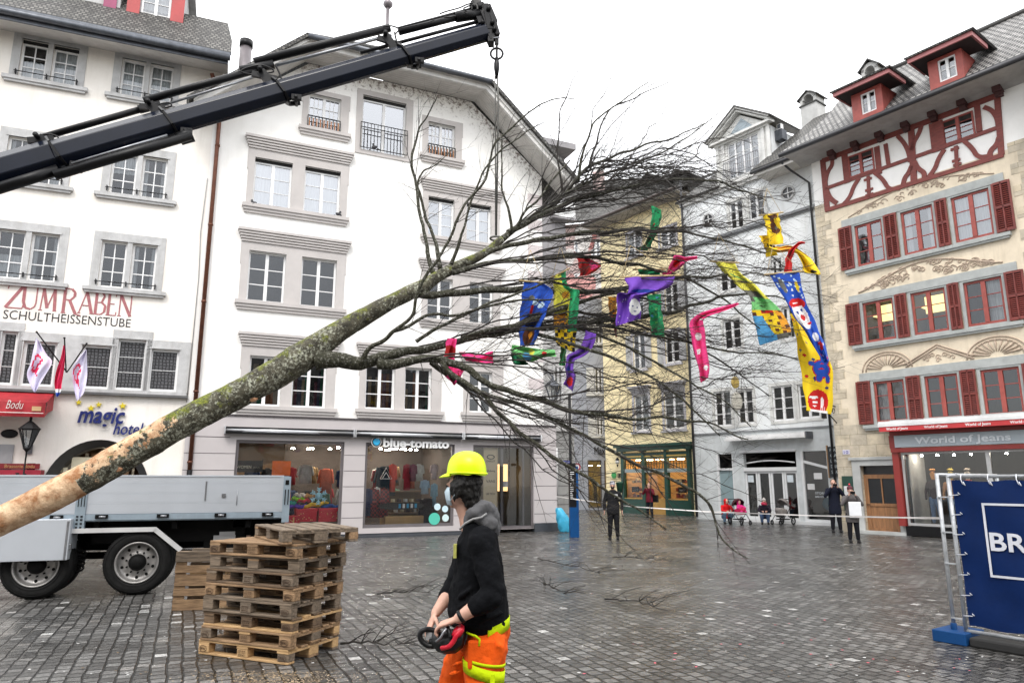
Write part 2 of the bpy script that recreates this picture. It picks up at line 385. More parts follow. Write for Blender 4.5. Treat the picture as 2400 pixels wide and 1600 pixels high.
def frame_mb(mb, outer, inner, y0, y1, mi=0):
 """flat surround ring between outer rect and a list of inner rects (side by side), y0 front, y1 back"""
 a, b, c, d = outer
 inner = sorted(inner)
 z0 = min(i[2] for i in inner); z1 = max(i[3] for i in inner)
 mb.box((a, y0, z1), (b, y1, d), mi)
 if z0-c > 0.005: mb.box((a, y0, c), (b, y1, z0), mi)
 x = a
 for i in inner:
  if i[0]-x > 0.004: mb.box((x, y0, z0), (i[0], y1, z1), mi)
  x = i[1]
 if b-x > 0.004: mb.box((x, y0, z0), (b, y1, z1), mi)
def cornice(mb, s0, s1, z0, z1, y=0.0, out=0.22, steps=5, flare=0.16, mi=0):
 """stepped moulding growing outwards to the top"""
 for k in range(steps):
  t0, t1 = k/steps, (k+1)/steps; o = 0.05+(out-0.05)*t1; f = flare*t1
  g = 0.35*(t1-t0) if k < steps-1 else 0
  mb.box((s0-f, y-o, z0+(z1-z0)*t0), (s1+f, y+0.004*k+0.02, z0+(z1-z0)*(t1-g)), mi)
  if g: mb.box((s0-f+.02, y-o+.03, z0+(z1-z0)*(t1-g)), (s1+f-.02, y+0.004*k+0.02, z0+(z1-z0)*t1), mi)
def sillm(mb, s0, s1, z0, z1, y=0.0, out=0.16, mi=0, flare=0.1):
 h = z1-z0
 mb.box((s0-flare, y-out, z1-h*.4), (s1+flare, y+.02, z1), mi); mb.box((s0-flare*.6, y-out*.72, z1-h*.7), (s1+flare*.6, y+.016, z1-h*.4), mi)
 mb.box((s0-flare*.2, y-out*.45, z0), (s1+flare*.2, y+.012, z1-h*.7), mi)
def uv_face(o):
 me = o.data; uvl = me.uv_layers.new(name='UVMap'); up = Vector((0, 0, 1))
 for p in me.polygons:
  n = p.normal; h = up.cross(n)
  if h.length < 1e-3: h = Vector((1, 0, 0))
  h.normalize(); v = n.cross(h)
  for li in p.loop_indices:
   c_ = me.vertices[me.loops[li].vertex_index].co; uvl.data[li].uv = (c_.dot(h), c_.dot(v))
 return o
def slab(mb, q, th=0.12, mi=0):
 """quad/tri q (list of points), thickened downwards along its normal"""
 q = [Vector(p) for p in q]; n = (q[1]-q[0]).cross(q[2]-q[0]).normalized()
 if n.z < 0: n = -n
 lo = [p-n*th for p in q]; k = len(q)
 return mb.add(q+lo, [list(range(k)), list(range(2*k-1, k-1, -1))]+[(i, i+k, (i+1) % k+k, (i+1) % k) for i in range(k)], mi)
# ---------------------------------------------------------------- ground
def make_ground():
 m, n, o, b = nodes_of('wet_cobbles'); N = n.nodes.new; L = n.links.new
 tcn = N('ShaderNodeTexCoord'); nz0 = N('ShaderNodeTexNoise'); nz0.inputs['Scale'].default_value = 3.0; nz0.inputs['Detail'].default_value = 4
 L(tcn.outputs['Object'], nz0.inputs[0])
 vs = N('ShaderNodeVectorMath'); vs.operation = 'SUBTRACT'; vs.inputs[1].default_value = (0.5, 0.5, 0.5); L(nz0.outputs['Color'], vs.inputs[0])
 vm = N('ShaderNodeVectorMath'); vm.operation = 'MULTIPLY_ADD'; vm.inputs[1].default_value = (0.07, 0.07, 0); L(vs.outputs[0], vm.inputs[0]); L(tcn.outputs['Object'], vm.inputs[2])
 mp = N('ShaderNodeMapping'); mp.inputs['Rotation'].default_value = (0, 0, -R(114.6)); L(vm.outputs[0], mp.inputs[0])
 def brick(c1, c2, mort, ms=0.014, sm=0.6):
  br = N('ShaderNodeTexBrick'); br.inputs['Color1'].default_value = c1; br.inputs['Color2'].default_value = c2; br.inputs['Mortar'].default_value = mort
  br.inputs['Scale'].default_value = 1; br.inputs['Brick Width'].default_value = 0.15; br.inputs['Row Height'].default_value = 0.14; br.inputs['Mortar Size'].default_value = ms; br.inputs['Mortar Smooth'].default_value = sm
  L(mp.outputs[0], br.inputs[0]); return br
 id_ = brick((0, 0, 0, 1), (1, 1, 1, 1), (0.5, 0.5, 0.5, 1))
 rp = N('ShaderNodeValToRGB'); e = rp.color_ramp.elements
 e[0].position = 0.0; e[0].color = (0.055, 0.053, 0.051, 1); e[1].position = 1.0; e[1].color = (0.45, 0.45, 0.44, 1)
 for p_, c_ in ((0.3, (0.078, 0.076, 0.073)), (0.6, (0.112, 0.109, 0.105)), (0.93, (0.17, 0.168, 0.164)), (0.985, (0.2, 0.19, 0.18)), (0.99, (0.5, 0.5, 0.49))):
  q = e.new(p_); q.color = (*c_, 1)
 L(id_.outputs[0], rp.inputs[0])
 mo = brick((1, 1, 1, 1), (1, 1, 1, 1), (0, 0, 0, 1))
 nz = N('ShaderNodeTexNoise'); nz.inputs['Scale'].default_value = 26; nz.inputs['Detail'].default_value = 8; nz.inputs['Roughness'].default_value = 0.7; L(tcn.outputs['Object'], nz.inputs[0])
 big = N('ShaderNodeTexNoise'); big.inputs['Scale'].default_value = 0.35; big.inputs['Detail'].default_value = 5; big.inputs['Roughness'].default_value = 0.6; L(tcn.outputs['Object'], big.inputs[0])
 rb = N('ShaderNodeValToRGB'); rb.color_ramp.elements[0].position = 0.35; rb.color_ramp.elements[1].position = 0.68
 rb.color_ramp.elements[0].color = (0.66, 0.65, 0.635, 1); rb.color_ramp.elements[1].color = (1.15, 1.15, 1.15, 1); L(big.outputs[0], rb.inputs[0])
 m1 = N('ShaderNodeMix'); m1.data_type = 'RGBA'; m1.blend_type = 'MULTIPLY'; m1.inputs[0].default_value = 1; L(rp.outputs[0], m1.inputs[6]); L(rb.outputs[0], m1.inputs[7])
 rn = N('ShaderNodeValToRGB'); rn.color_ramp.elements[0].position = 0.28; rn.color_ramp.elements[1].position = 0.75
 rn.color_ramp.elements[0].color = (0.42, 0.42, 0.42, 1); rn.color_ramp.elements[1].color = (1.5, 1.5, 1.5, 1); L(nz.outputs[0], rn.inputs[0])
 m2 = N('ShaderNodeMix'); m2.data_type = 'RGBA'; m2.blend_type = 'MULTIPLY'; m2.inputs[0].default_value = 1; L(m1.outputs[2], m2.inputs[6]); L(rn.outputs[0], m2.inputs[7])
 m3 = N('ShaderNodeMix'); m3.data_type = 'RGBA'; L(mo.outputs['Fac'], m3.inputs[0]); L(m2.outputs[2], m3.inputs[6]); m3.inputs[7].default_value = (0.006, 0.006, 0.005, 1)
 L(m3.outputs[2], b.inputs['Base Color'])
 # wetness: glossy films and drier patches
 wet = N('ShaderNodeTexNoise'); wet.inputs['Scale'].default_value = 0.9; wet.inputs['Detail'].default_value = 6; L(tcn.outputs['Object'], wet.inputs[0])
 mr = N('ShaderNodeMapRange'); mr.inputs[1].default_value = 0.35; mr.inputs[2].default_value = 0.65; mr.inputs[3].default_value = 0.1; mr.inputs[4].default_value = 0.36
 L(wet.outputs[0], mr.inputs[0]); L(mr.outputs[0], b.inputs['Roughness']); b.inputs['Specular IOR Level'].default_value = 0.6
 # height: rounded stones, every stone at its own level and tilt, rough tops
 iv = N('ShaderNodeMath'); iv.operation = 'SUBTRACT'; iv.inputs[0].default_value = 1; L(mo.outputs['Fac'], iv.inputs[1])
 h1 = N('ShaderNodeMath'); h1.operation = 'MULTIPLY_ADD'; L(id_.outputs[0], h1.inputs[0]); h1.inputs[1].default_value = 0.35; L(iv.outputs[0], h1.inputs[2])
 nm = N('ShaderNodeTexNoise'); nm.inputs['Scale'].default_value = 9; nm.inputs['Detail'].default_value = 4; L(tcn.outputs['Object'], nm.inputs[0])
 h2 = N('ShaderNodeMath'); h2.operation = 'MULTIPLY_ADD'; L(nm.outputs[0], h2.inputs[0]); h2.inputs[1].default_value = 1.1; L(h1.outputs[0], h2.inputs[2])
 h3 = N('ShaderNodeMath'); h3.operation = 'MULTIPLY_ADD'; L(nz.outputs[0], h3.inputs[0]); h3.inputs[1].default_value = 0.35; L(h2.outputs[0], h3.inputs[2])
 bp = N('ShaderNodeBump'); bp.inputs['Strength'].default_value = 1.0; bp.inputs['Distance'].default_value = 0.032
 L(h3.outputs[0], bp.inputs['Height']); L(bp.outputs[0], b.inputs['Normal'])
 g = MB(); g.add([(-160, -160, 0), (160, -160, 0), (160, 220, 0), (-160, 220, 0)], [(0,1,2,3)])
 g.build('ground', m, kind='structure')
make_ground()
# ================================================================ HOUSE B: white gabled house with the sports shop
FB = Fac(gnd(839.5, 1259), 24.6)
def gable_plaster():
 m = M_white.copy(); m.name = 'plaster_mould'; n = m.node_tree; N = n.nodes.new; L = n.links.new; b = [q for q in n.nodes if q.type == 'BSDF_PRINCIPLED'][0]; src = b.inputs['Base Color'].links[0].from_socket
 def mt(op, a, c, cl=False):
  q = N('ShaderNodeMath'); q.operation = op; q.use_clamp = cl
  for i, v in enumerate((a, c)):
   if isinstance(v, (int, float)): q.inputs[i].default_value = v
   else: L(v, q.inputs[i])
  return q.outputs[0]
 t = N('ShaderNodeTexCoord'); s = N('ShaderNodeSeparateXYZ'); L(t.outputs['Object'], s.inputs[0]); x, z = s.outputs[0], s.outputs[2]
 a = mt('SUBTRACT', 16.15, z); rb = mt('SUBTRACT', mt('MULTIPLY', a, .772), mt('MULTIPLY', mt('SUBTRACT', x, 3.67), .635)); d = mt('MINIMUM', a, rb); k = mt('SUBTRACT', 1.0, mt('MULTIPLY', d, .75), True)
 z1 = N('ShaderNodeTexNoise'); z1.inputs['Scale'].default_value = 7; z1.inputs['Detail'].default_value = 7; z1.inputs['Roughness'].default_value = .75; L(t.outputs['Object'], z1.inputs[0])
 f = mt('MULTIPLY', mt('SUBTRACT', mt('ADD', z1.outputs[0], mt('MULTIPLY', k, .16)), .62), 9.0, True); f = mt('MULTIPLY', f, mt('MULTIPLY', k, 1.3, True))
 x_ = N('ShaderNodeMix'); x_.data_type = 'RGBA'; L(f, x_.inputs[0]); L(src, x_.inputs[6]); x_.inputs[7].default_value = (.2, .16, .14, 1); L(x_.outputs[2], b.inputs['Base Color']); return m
def house_B():
 T = empty('gabled_house', FB.O, FB.th, 'white gabled house with taupe window surrounds above the mauve sports shop front', 'house')
 r = FB.rect
 wins = dict(a1=r(594,683.5,373,484), b1=r(712,796.5,398,505), a2=r(580,668,590,706.5), b2=r(704.5,787,607,722), a3=r(582,659,833,951.5), b3=r(683.5,764,843,955.5),
    c3=r(856,925,856,959), d3=r(948,1011,862,963), e1=r(1003,1064,460,555), f1=r(1093,1150.5,484,570), g2=r(1001,1060,652,749), h2=r(1100,1155,664,760), i3=r(1100,1153,871,967),
    t1=r(722,798,226,306), t2=r(848,951,233,360), t3=r(1003,1066,291,369))
 # keep rows on common levels
 def lv(ks, z0=None, z1=None):
  za = sum(wins[k][2] for k in ks)/len(ks) if z0 is None else z0; zb = sum(wins[k][3] for k in ks)/len(ks) if z1 is None else z1
  for k in ks: wins[k] = (wins[k][0], wins[k][1], za, zb)
 lv(['a1', 'b1']); lv(['a2', 'b2']); lv(['c3', 'd3']); lv(['a3', 'b3'])
 lv(['e1', 'f1']); lv(['g2', 'h2'])
 shop = [r(545, 802, 1049, 1248), r(852, 1063, 1051, 1248.5), r(1107, 1250, 1053.5, 1241)]
 shop = [(o[0], o[1], 0.28, 3.02) for o in shop]; shop[2] = (shop[2][0], shop[2][1], 0.12, 3.02)
 ZC = 3.74
 outl = [(-5.3, 0), (6.72, 0), (6.72, 13.6), (3.67, 16.15), (-2.4, 16.15), (-5.3, 13.7)]
 up = [(p[0], max(p[1], ZC-0.05)) for p in outl]
 wall_mb(up, list(wins.values()), rev=0.2).build('wall', gable_plaster(), T)
 wl = MB(); wl.box((-5.3, 0.25, 0), (-5.1, 9, 16)); wl.box((6.5, 0.25, 0), (6.72, 9, 13.5)); wl.box((-5.3, 9, 0), (6.72, 9.2, 15)); wl.build('side_wall', M_white, T)
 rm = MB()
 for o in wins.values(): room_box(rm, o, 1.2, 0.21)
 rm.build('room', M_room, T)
 # clad ground floor
 cl = wall_mb([(-5.3, 0.12), (7.2, 0.12), (7.2, ZC), (-5.3, ZC)], shop, y=-0.06, rev=0.3)
 cl.add([(-5.3, -0.06, ZC), (7.2, -0.06, ZC), (7.2, 0.2, ZC), (-5.3, 0.2, ZC)], [(0,1,2,3)])
 cl.add([(7.2, -0.06, 0), (7.2, 0.4, 0), (7.2, 0.4, ZC), (7.2, -0.06, ZC)], [(0,1,2,3)])
 cl.build('shop_cladding', M_clad, T)
 j = MB()
 segs = [(-5.3, shop[0][0]), (shop[0][1], shop[1][0]), (shop[1][1], shop[2][0]), (shop[2][1], 7.2)]
 for z in (0.62, 1.1, 1.6, 2.1, 2.6):
  for a, b in segs: j.box((a, -0.064, z-0.008), (b, -0.055, z+0.008))
 j.box((-5.3, -0.064, 3.08), (-4.05, -0.055, 3.1)); j.box((-5.3, -0.1, ZC), (7.2, 0.02, ZC+0.05))
 j.build('cladding_joint', mat('joint_dark', (0.06, 0.05, 0.055), 0.8), T)
 pl = MB(); pl.box((-5.3, -0.045, 0), (shop[2][0], 0.2, 0.118)); pl.box((shop[2][1], -0.1, 0), (7.24, 0.2, 0.3)); pl.box((shop[0][0]-.4, -0.25, 0), (shop[2][0]+.1, -0.05, 0.06)); pl.build('plinth', mat('plinth_dark', (0.05, 0.055, 0.065), 0.4), T)
 # awning cassettes and lines
 for k, (u0, u1, v) in enumerate(((527, 829, 1008), (833, 1083, 1015), (1087, 1266, 1020))):
  s0 = FB.S(u0, v, -0.2)[0]; s1 = FB.S(u1, v, -0.2)[0]; m = MB()
  m.box((s0, -0.26, 3.36), (s1, -0.06, 3.4), 1); m.box((s0, -0.3, 3.2), (s1, -0.07, 3.24), 1)
  m.tube([(s0+.03, -0.2, 3.31), (s1-.03, -0.2, 3.31)], 0.055, 12, 0); m.box((s0+.5, -0.28, 3.215), (s1-1.1, -0.24, 3.245), 0)
  m.box((s0-.02, -0.3, 3.18), (s0+.02, -0.06, 3.42), 0); m.box((s1-.02, -0.3, 3.18), (s1+.02, -0.06, 3.42), 0)
  m.build('awning_cassette', [mat('alu_bright', (0.7, 0.71, 0.73), 0.3, metal=0.7, var=0.05), M_black], T)
 # window surrounds with cornices
 def surround(names, outer, cz=None, sz=None, corn=True, out=0.2):
  m = MB(); ins = [wins[n] for n in names]; frame_mb(m, (outer[0], outer[1], min(i[2] for i in ins)-0.001, outer[3]), ins, -0.035, 0.03)
  # small ears on the outer jambs
  h = outer[3]-ins[0][2]
  m.box((outer[0]-0.035, -0.03, ins[0][2]+h*0.62), (outer[0], 0.02, outer[3])); m.box((outer[1], -0.03, ins[0][2]+h*0.62), (outer[1]+0.035, 0.02, outer[3]))
  if corn: cornice(m, outer[0], outer[1], outer[3], outer[3]+0.42, out=out)
  sillm(m, outer[0], outer[1], ins[0][2]-0.3, ins[0][2], out=0.15)
  m.build('window_surround', M_stoneB, T)
 def ou(uL, uR, k):
  a, b, _, _ = r(uL, uR, 100, 900) if False else (0, 0, 0, 0)
  return None
 def outer(uL, uR, vm, names, hd):
  s0 = FB.S(uL, vm)[0]; s1 = FB.S(uR, vm)[0]; return (s0, s1, 0, wins[names[0]][3]+hd)
 surround(['a1', 'b1'], outer(578, 814, 440, ['a1'], 0.30)); surround(['a2', 'b2'], outer(562, 807, 650, ['a2'], 0.28)); surround(['a3', 'b3'], outer(563, 785, 890, ['a3'], 0.3))
 surround(['c3', 'd3'], outer(842, 1034, 900, ['c3'], 0.3)); surround(['e1', 'f1'], outer(992, 1170, 510, ['e1'], 0.22)); surround(['g2', 'h2'], outer(988, 1172, 705, ['g2'], 0.22)); surround(['i3'], outer(1086, 1177, 915, ['i3'], 0.22))
 surround(['t1'], outer(708.5, 817.5, 265, ['t1'], 0.18), corn=False)
 surround(['t3'], outer(990, 1082, 330, ['t3'], 0.2), corn=False)
 m = MB(); a, b, c, d = wins['t2']; frame_mb(m, (FB.S(834, 295)[0], FB.S(967, 295)[0], c-0.16, d+0.2), [wins['t2']], -0.035, 0.03); m.build('window_surround', M_stoneB, T)
 # windows
 cz = {'a1': 'full', 'b1': 'full', 'e1': 'right', 'f1': 'full', 't1': None, 't3': None, 't2': None}
 dk = mat('frame_dark', (0.06, 0.055, 0.055), 0.6)
 for k, o in wins.items():
  rows = 3; cols = 1; lv_ = 2; top = 0.0
  if k in ('t1', 't3'): cols = 3; rows = 3
  if k == 't2': rows = 1
  if k[0] in 'abef' and k[1] == '1' or k == 't2': top = 0.1
  window(T, o, rec=0.12, leaves=lv_, cols=cols, rows=rows, top=top, curtain=cz.get(k), glass=M_glassB if k[0] == 't' or k in ('a1','b1','e1','f1') else M_glassD, fw=0.06, mun=0.03 if k[1] in '23' else 0.02, cy=0.3)
 g_ = MB(); rq = random.Random(12)
 for k in ('c3', 'd3', 'a3', 'b3'):
  a, b, c, d = wins[k]; x = a
  while x < b: w2 = rq.uniform(.06, .16); g_.box((x, .55, c), (x+w2, .6, c+rq.uniform(.5, .95)*(d-c)), rq.randint(0, 5)); x += w2+.01
 g_.build('stock_on_show', [mat('wear_%d' % q, c_, .9) for q, c_ in enumerate(((.3, .1, .03), (.02, .15, .08), (.05, .05, .09), (.3, .22, .14), (.02, .02, .02), (.12, .03, .05)))], T, kind='stuff')
 # rail at the french window, little baskets on the side ones
 a, b, c, d = wins['t2']; m = MB(); ry = -0.1
 for z in (c+0.05, c+0.82, c+1.0): m.box((a-.06, ry-.012, z-.012), (b+.06, ry+.012, z+.012))
 n = 14
 for i in range(n+1):
  x = a-.05+(b-a+.1)*i/n; m.box((x-.009, ry-.009, c+.05), (x+.009, ry+.009, c+1.0))
 m.build('balcony_rail', M_iron, T)
 for k in ('t1', 't3'):
  a, b, c, d = wins[k]; m = MB(); ry = -0.07
  for z in (c+.02, c+.42): m.box((a, ry-.02, z-.012), (b, ry+.02, z+.012))
  n = 9
  for i in range(n+1):
   x = a+(b-a)*i/n; m.box((x-.012, ry-.012, c), (x+.012, ry+.012, c+.42))
   if i < n: m.box((x+.04, ry+.03, c+.02), (x+(b-a)/n-.04, ry+.045, c+.36), 1)
  m.build('window_rail', [M_iron, mat('orange_panel', (0.42, 0.17, 0.06), 0.6)], T)
 # roof: half-hipped, wide boarded soffits, fascia bands
 yo = -1.15; up_ = 0.05
 P = dict(a=(-5.9, 13.25), b=(-2.55, 16.25), c=(3.82, 16.25), d=(7.55, 13.0))
 sf = MB()
 pts = [P['a'], P['b'], P['c'], P['d']]
 for i in range(3):
  p, q = pts[i], pts[i+1]
  nb = 9
  for k in range(nb):
   y0 = 0.0+(yo)*k/nb; y1 = yo*(k+1)/nb+0.012
   sf.add([(p[0], y0, p[1]-.08), (q[0], y0, q[1]-.08), (q[0], y1, q[1]-.08), (p[0], y1, p[1]-.08), (p[0], y0, p[1]-.02), (q[0], y0, q[1]-.02), (q[0], y1, q[1]-.02), (p[0], y1, p[1]-.02)],
       [(0,3,2,1),(4,5,6,7),(0,1,5,4),(1,2,6,5),(2,3,7,6),(3,0,4,7)])
 sf.build('soffit', M_soffit, T)
 fa = MB()
 for (w0, w1, yy) in ((-0.16, 0.02, yo-.02), (0.02, 0.16, yo-.08)):
  for i in range(3):
   p, q = pts[i], pts[i+1]
   fa.add([(p[0], yy, p[1]+w0), (q[0], yy, q[1]+w0), (q[0], yy, q[1]+w1), (p[0], yy, p[1]+w1), (p[0], yy+.1, p[1]+w0), (q[0], yy+.1, q[1]+w0), (q[0], yy+.1, q[1]+w1), (p[0], yy+.1, p[1]+w1)],
       [(0,1,2,3),(7,6,5,4),(0,4,5,1),(2,6,7,3)])
 fa.build('fascia', mat('fascia_white', (0.7, 0.69, 0.67), 0.6, stain=0.3), T)
 gt = MB(); gt.tube([(P['b'][0]-.1, yo-.2, 16.33), (P['c'][0]+.15, yo-.2, 16.33)], 0.09, 10); gt.build('gutter', M_zinc, T)
 rf = MB(); ry = 0.6
 rx = (P['b'][0]+P['c'][0])/2
 slab(rf, [(P['b'][0]-.15, yo-.22, 16.42), (P['c'][0]+.2, yo-.22, 16.42), (rx+.6, 2.4, 18.6), (rx-.6, 2.4, 18.6)])
 slab(rf, [(P['b'][0]-.15, yo-.2, 16.42), (rx-.6, 2.4, 18.6), (rx-.6, 9, 18.6), (-6.1, 9, 13.3), (-6.1, yo-.2, 13.3)])
 slab(rf, [(P['c'][0]+.2, yo-.2, 16.42), (7.7, yo-.2, 13.12), (7.7, 9, 13.12), (rx+.6, 9, 18.6), (rx+.6, 2.4, 18.6)])
 uv_face(rf.build('roof', M_tile, T))
 # little raised ridge with half-round tiles at the hip's left shoulder
 hp = MB()
 for i in range(22):
  t = i/22; x = P['b'][0]+.05+t*3.1
  hp.tube([(x, yo+.1+t*1.9, 16.55+t*1.45), (x+.19, yo+.22+t*1.9, 16.62+t*1.45)], [0.085, 0.105], 8)
 hp.build('ridge_tiles', M_tile, T)
 # dove ledge stains are in the plaster; roof vent behind the ridge
 vp = FB.S(904, 150, 2.2); m = MB(); m.tube([(vp[0], 2.2, vp[1]-2), (vp[0], 2.2, FB.S(904, 14, 2.2)[1])], 0.075, 10); zt = FB.S(904, 14, 2.2)[1]
 m.lathe([(0.08, -0.1), (0.2, 0.05), (0.2, 0.14), (0.1, 0.28), (0.02, 0.3)], (vp[0], 2.2, zt), 14); m.build('vent_pipe', mat('vent_metal', (0.2, 0.18, 0.19), 0.4, metal=0.5), T)
 c0 = FB.S(572, 170, 1.0); c1 = FB.S(572, 98, 1.0); m = MB(); m.tube([(c0[0], 1.0, c0[1]-2.5), (c0[0], 1.0, c1[1])], 0.2, 20); m.tube([(c0[0], 1.0, c1[1]-.22), (c0[0], 1.0, c1[1]+.04)], 0.225, 20, 1)
 m.build('flue', [mat('vent_metal', (0.2, 0.18, 0.19), 0.4), M_black], T)
 # corner quoins
 for k, z in enumerate([4.6+0.52*i for i in range(18)]):
  wq = 0.62 if k % 2 else 0.4
  if z > 12.9: break
  if k % 2: q = MB(); q.box((6.72-wq, -0.02, z), (6.725, 0.3, z+.4)); q.build('quoin', mat('quoin_pink', (0.62, 0.56, 0.56), 0.8), T)
 # shop fronts
 dkf = mat('shop_frame', (0.16, 0.145, 0.15), 0.4, metal=0.3, var=0.1)
 for i, o in enumerate(shop[:2]):
  window(T, (o[0], o[1], o[2], o[3]), y=-.06, rec=0.08, leaves=1, rows=1, fm=dkf, fw=0.09, glass=M_shopglass, name='shop_window')
 a, b, c, d = shop[2]
 window(T, (a, b, c, d), y=-.06, rec=0.1, leaves=1, rows=1, fm=dkf, fw=0.08, glass=M_shopglass, name='shop_window')
 return T, shop, wins
TB, shopB, winB = house_B()
# letters of the shop name
def shop_sign_B():
 m = MB(); s0 = FB.S(898, 1038, -.12)[0]; s1 = FB.S(1052, 1038, -.12)[0]; z0 = FB.S(975, 1048, -.12)[1]; z1 = FB.S(975, 1027, -.12)[1]
 put_text(m, 'blue-tomato', s0, s1, z0, -0.13, h=z1-z0, depth=0.05, bold=0.035)
 m.build('shop_lettering', mat('letter_white', (0.85, 0.85, 0.85), 0.4), TB)
 m = MB(); put_text(m, 'blue-tomato', s0+.015, s1+.015, z0-.02, -0.085, h=z1-z0, depth=0.03, bold=0.06); m.build('lettering_shadow', M_black, TB)  # black offset copy of the letters, put in as their shadow
 c = FB.S(882, 1035, -.12); m = MB(); Mx = Matrix.Translation((c[0], -.1, c[1])) @ Matrix.Rotation(R(90), 4, 'X')
 m.lathe([(0.17, 0), (0.17, 0.03), (0.15, 0.035)], n=28, mi=0, M=Mx, smooth=False); m.lathe([(0.145, 0.036), (0.14, 0.05)], n=28, mi=1, M=Mx, smooth=False); m.lathe([(0.118, 0.051), (0.11, 0.07)], n=28, mi=2, M=Mx, smooth=False)
 m.box((c[0]-.02, -.17, c[1]+.1), (c[0]+.09, -.14, c[1]+.125), 0)
 m.build('shop_emblem', [mat('letter_white', (0.85,)*3), M_black, mat('tomato_cyan', (0.03, 0.42, 0.75), 0.4, var=0.02)], TB)
shop_sign_B()
# ================================================================ HOUSE R: cream inn on the left
_o = FB.W(-5.12, 0, 0)
FR = Fac(_o, 22)
def house_R():
 T = empty('inn_house', FR.O, FR.th, 'cream inn with grey stone window frames and painted red and black lettering, leftmost house', 'house')
 S = FR.S
 # (outer uL,uR) , opening uL,uR, split centre, rows given by px
 def pairz(uL, uR, um, vT, vB): return (S(uL, (vT+vB)/2)[0], S(uR, (vT+vB)/2)[0], S(um, vB)[1], S(um, vT)[1])
 P = dict(w11=pairz(46,184,115,96,190), w12=pairz(281,404,342,153,237), w21=pairz(13,149,80,318,427), w22=pairz(258,390,324,372,463),
    w31=pairz(-14,136,64,540,653), w32=pairz(233,365,300,571,681))
 def common(ks):
  z0 = sum(P[k][2] for k in ks)/len(ks); z1 = sum(P[k][3] for k in ks)/len(ks)
  for k in ks: P[k] = (P[k][0], P[k][1], z0, z1)
 common(['w11', 'w12']); common(['w21', 'w22']); common(['w31', 'w32'])
 ops = {}
 for k, (a, b, c, d) in P.items():
  m = (a+b)/2; ops[k+'L'] = (a, m-.07, c, d); ops[k+'R'] = (m+.07, b, c, d)
 for i, (uL, uR, vT, vB) in enumerate(((-56,-14,770,893), (-4,36,778,901), (50,130,797,906), (187,260,810,912), (270,341,793,916), (348,417,820,919))):
  ops['g%d' % i] = pairz(uL, uR, (uL+uR)/2, vT, vB)
 zb = sum(ops['g%d' % i][2] for i in range(1, 6))/5
 for i in range(6): ops['g%d' % i] = (*ops['g%d' % i][:2], zb, ops['g%d' % i][3])
 ztall = (ops['g1'][3]+ops['g4'][3])/2; zlow = (ops['g2'][3]+ops['g3'][3]+ops['g5'][3])/3
 for i in (1, 4): ops['g%d' % i] = (*ops['g%d' % i][:3], ztall)
 for i in (0, 2, 3, 5): ops['g%d' % i] = (*ops['g%d' % i][:3], zlow)
 # arch: rectangular hole, the spandrels are filled back in round the arch
 ac = S(230, 1100)[0]; aw = (S(357, 1105)[0]-S(102, 1105)[0])/2; az = S(230, 1030)[1]; spr = az-1.55
 ops['arch'] = (ac-aw, ac+aw, 0.02, az)
 outl = [(-10.5, 0), (0, 0), (0, 15.05), (-10.5, 15.05)]
 mb = wall_mb(outl, list(ops.values()), rev=0.18)
 n = 24
 arc = [(ac-aw*math.cos(math.pi*i/n), spr+(az-spr)*math.sin(math.pi*i/n)) for i in range(n+1)]
 for i in range(n):
  p, q = arc[i], arc[i+1]
  mb.add([(p[0], 0, p[1]), (q[0], 0, q[1]), (q[0], 0, az), (p[0], 0, az)], [(0,1,2,3)])
 mb.build('wall', M_cream, T)
 st = MB()      # dark stone arch band, bevelled inwards
 arc2 = [(ac-(aw-.22)*math.cos(math.pi*i/n), spr+(az-.2-spr)*math.sin(math.pi*i/n)) for i in range(n+1)]
 A1 = [(ac-aw, 0)]+arc+[(ac+aw, 0)]; A2 = [(ac-aw+.22, 0)]+arc2+[(ac+aw-.22, 0)]
 for i in range(len(A1)-1):
  st.add([(A1[i][0], -.03, A1[i][1]), (A1[i+1][0], -.03, A1[i+1][1]), (A2[i+1][0], .3, A2[i+1][1]), (A2[i][0], .3, A2[i][1])], [(0,1,2,3)])
  st.add([(A2[i][0], .3, A2[i][1]), (A2[i+1][0], .3, A2[i+1][1]), (A2[i+1][0], .9, A2[i+1][1]), (A2[i][0], .9, A2[i][1])], [(0,1,2,3)])
 st.build('entrance_arch', mat('arch_dark', (0.05, 0.05, 0.052), 0.6), T)
 en = MB(); room_box(en, (ac-aw-.3, ac+aw+.3, 0.1, az+.1), 3.5, 0.9, grow=0.3); en.build('entrance_hall', mat('hall_brown', (0.22, 0.15, 0.11), 0.8), T)
 en = MB(); en.box((ac-aw+.2, 2.2, 0), (ac-aw+1.3, 2.3, az-.55), 1); en.box((ac-.6, 2.6, 0), (ac+.5, 2.7, az-.3)); en.box((ac+.6, 2.5, 0), (ac+.66, 2.56, az-.3), 1); en.box((ac-.75, 2.5, 0), (ac-.66, 2.56, az-.3), 1)
 en.build('hall_door', [mat('door_glass_brown', (0.3, 0.2, 0.15), 0.4), M_stone], T)
 lm = MB()
 for y in (1.3, 2.0): lm.lathe([(0.02, 0), (0.2, 0.02), (0.26, 0.1)], (ac+.1, y, az-.42), 14)
 lm.build('ceiling_lamp', emis('lamp_warm', (1, 0.85, 0.6), 6), T)
 mnb = MB(); mnb.box((ac-aw+.62, 0.35, 1.95), (ac-aw+1.15, 0.4, 2.45)); mnb.box((ac-aw+.42, 0.42, 1.35), (ac-aw+1.05, 0.46, 2.02))
 for k in range(3): mnb.box((ac-aw+.3, 0.42, 2.02+k*.001), (ac-aw+.33+.1*k, 0.46, 2.1+0.03*k))
 mnb.build('menu_board', mat('board_cream', (0.75, 0.68, 0.5), 0.6, var=0.04), T)
 rm = MB()
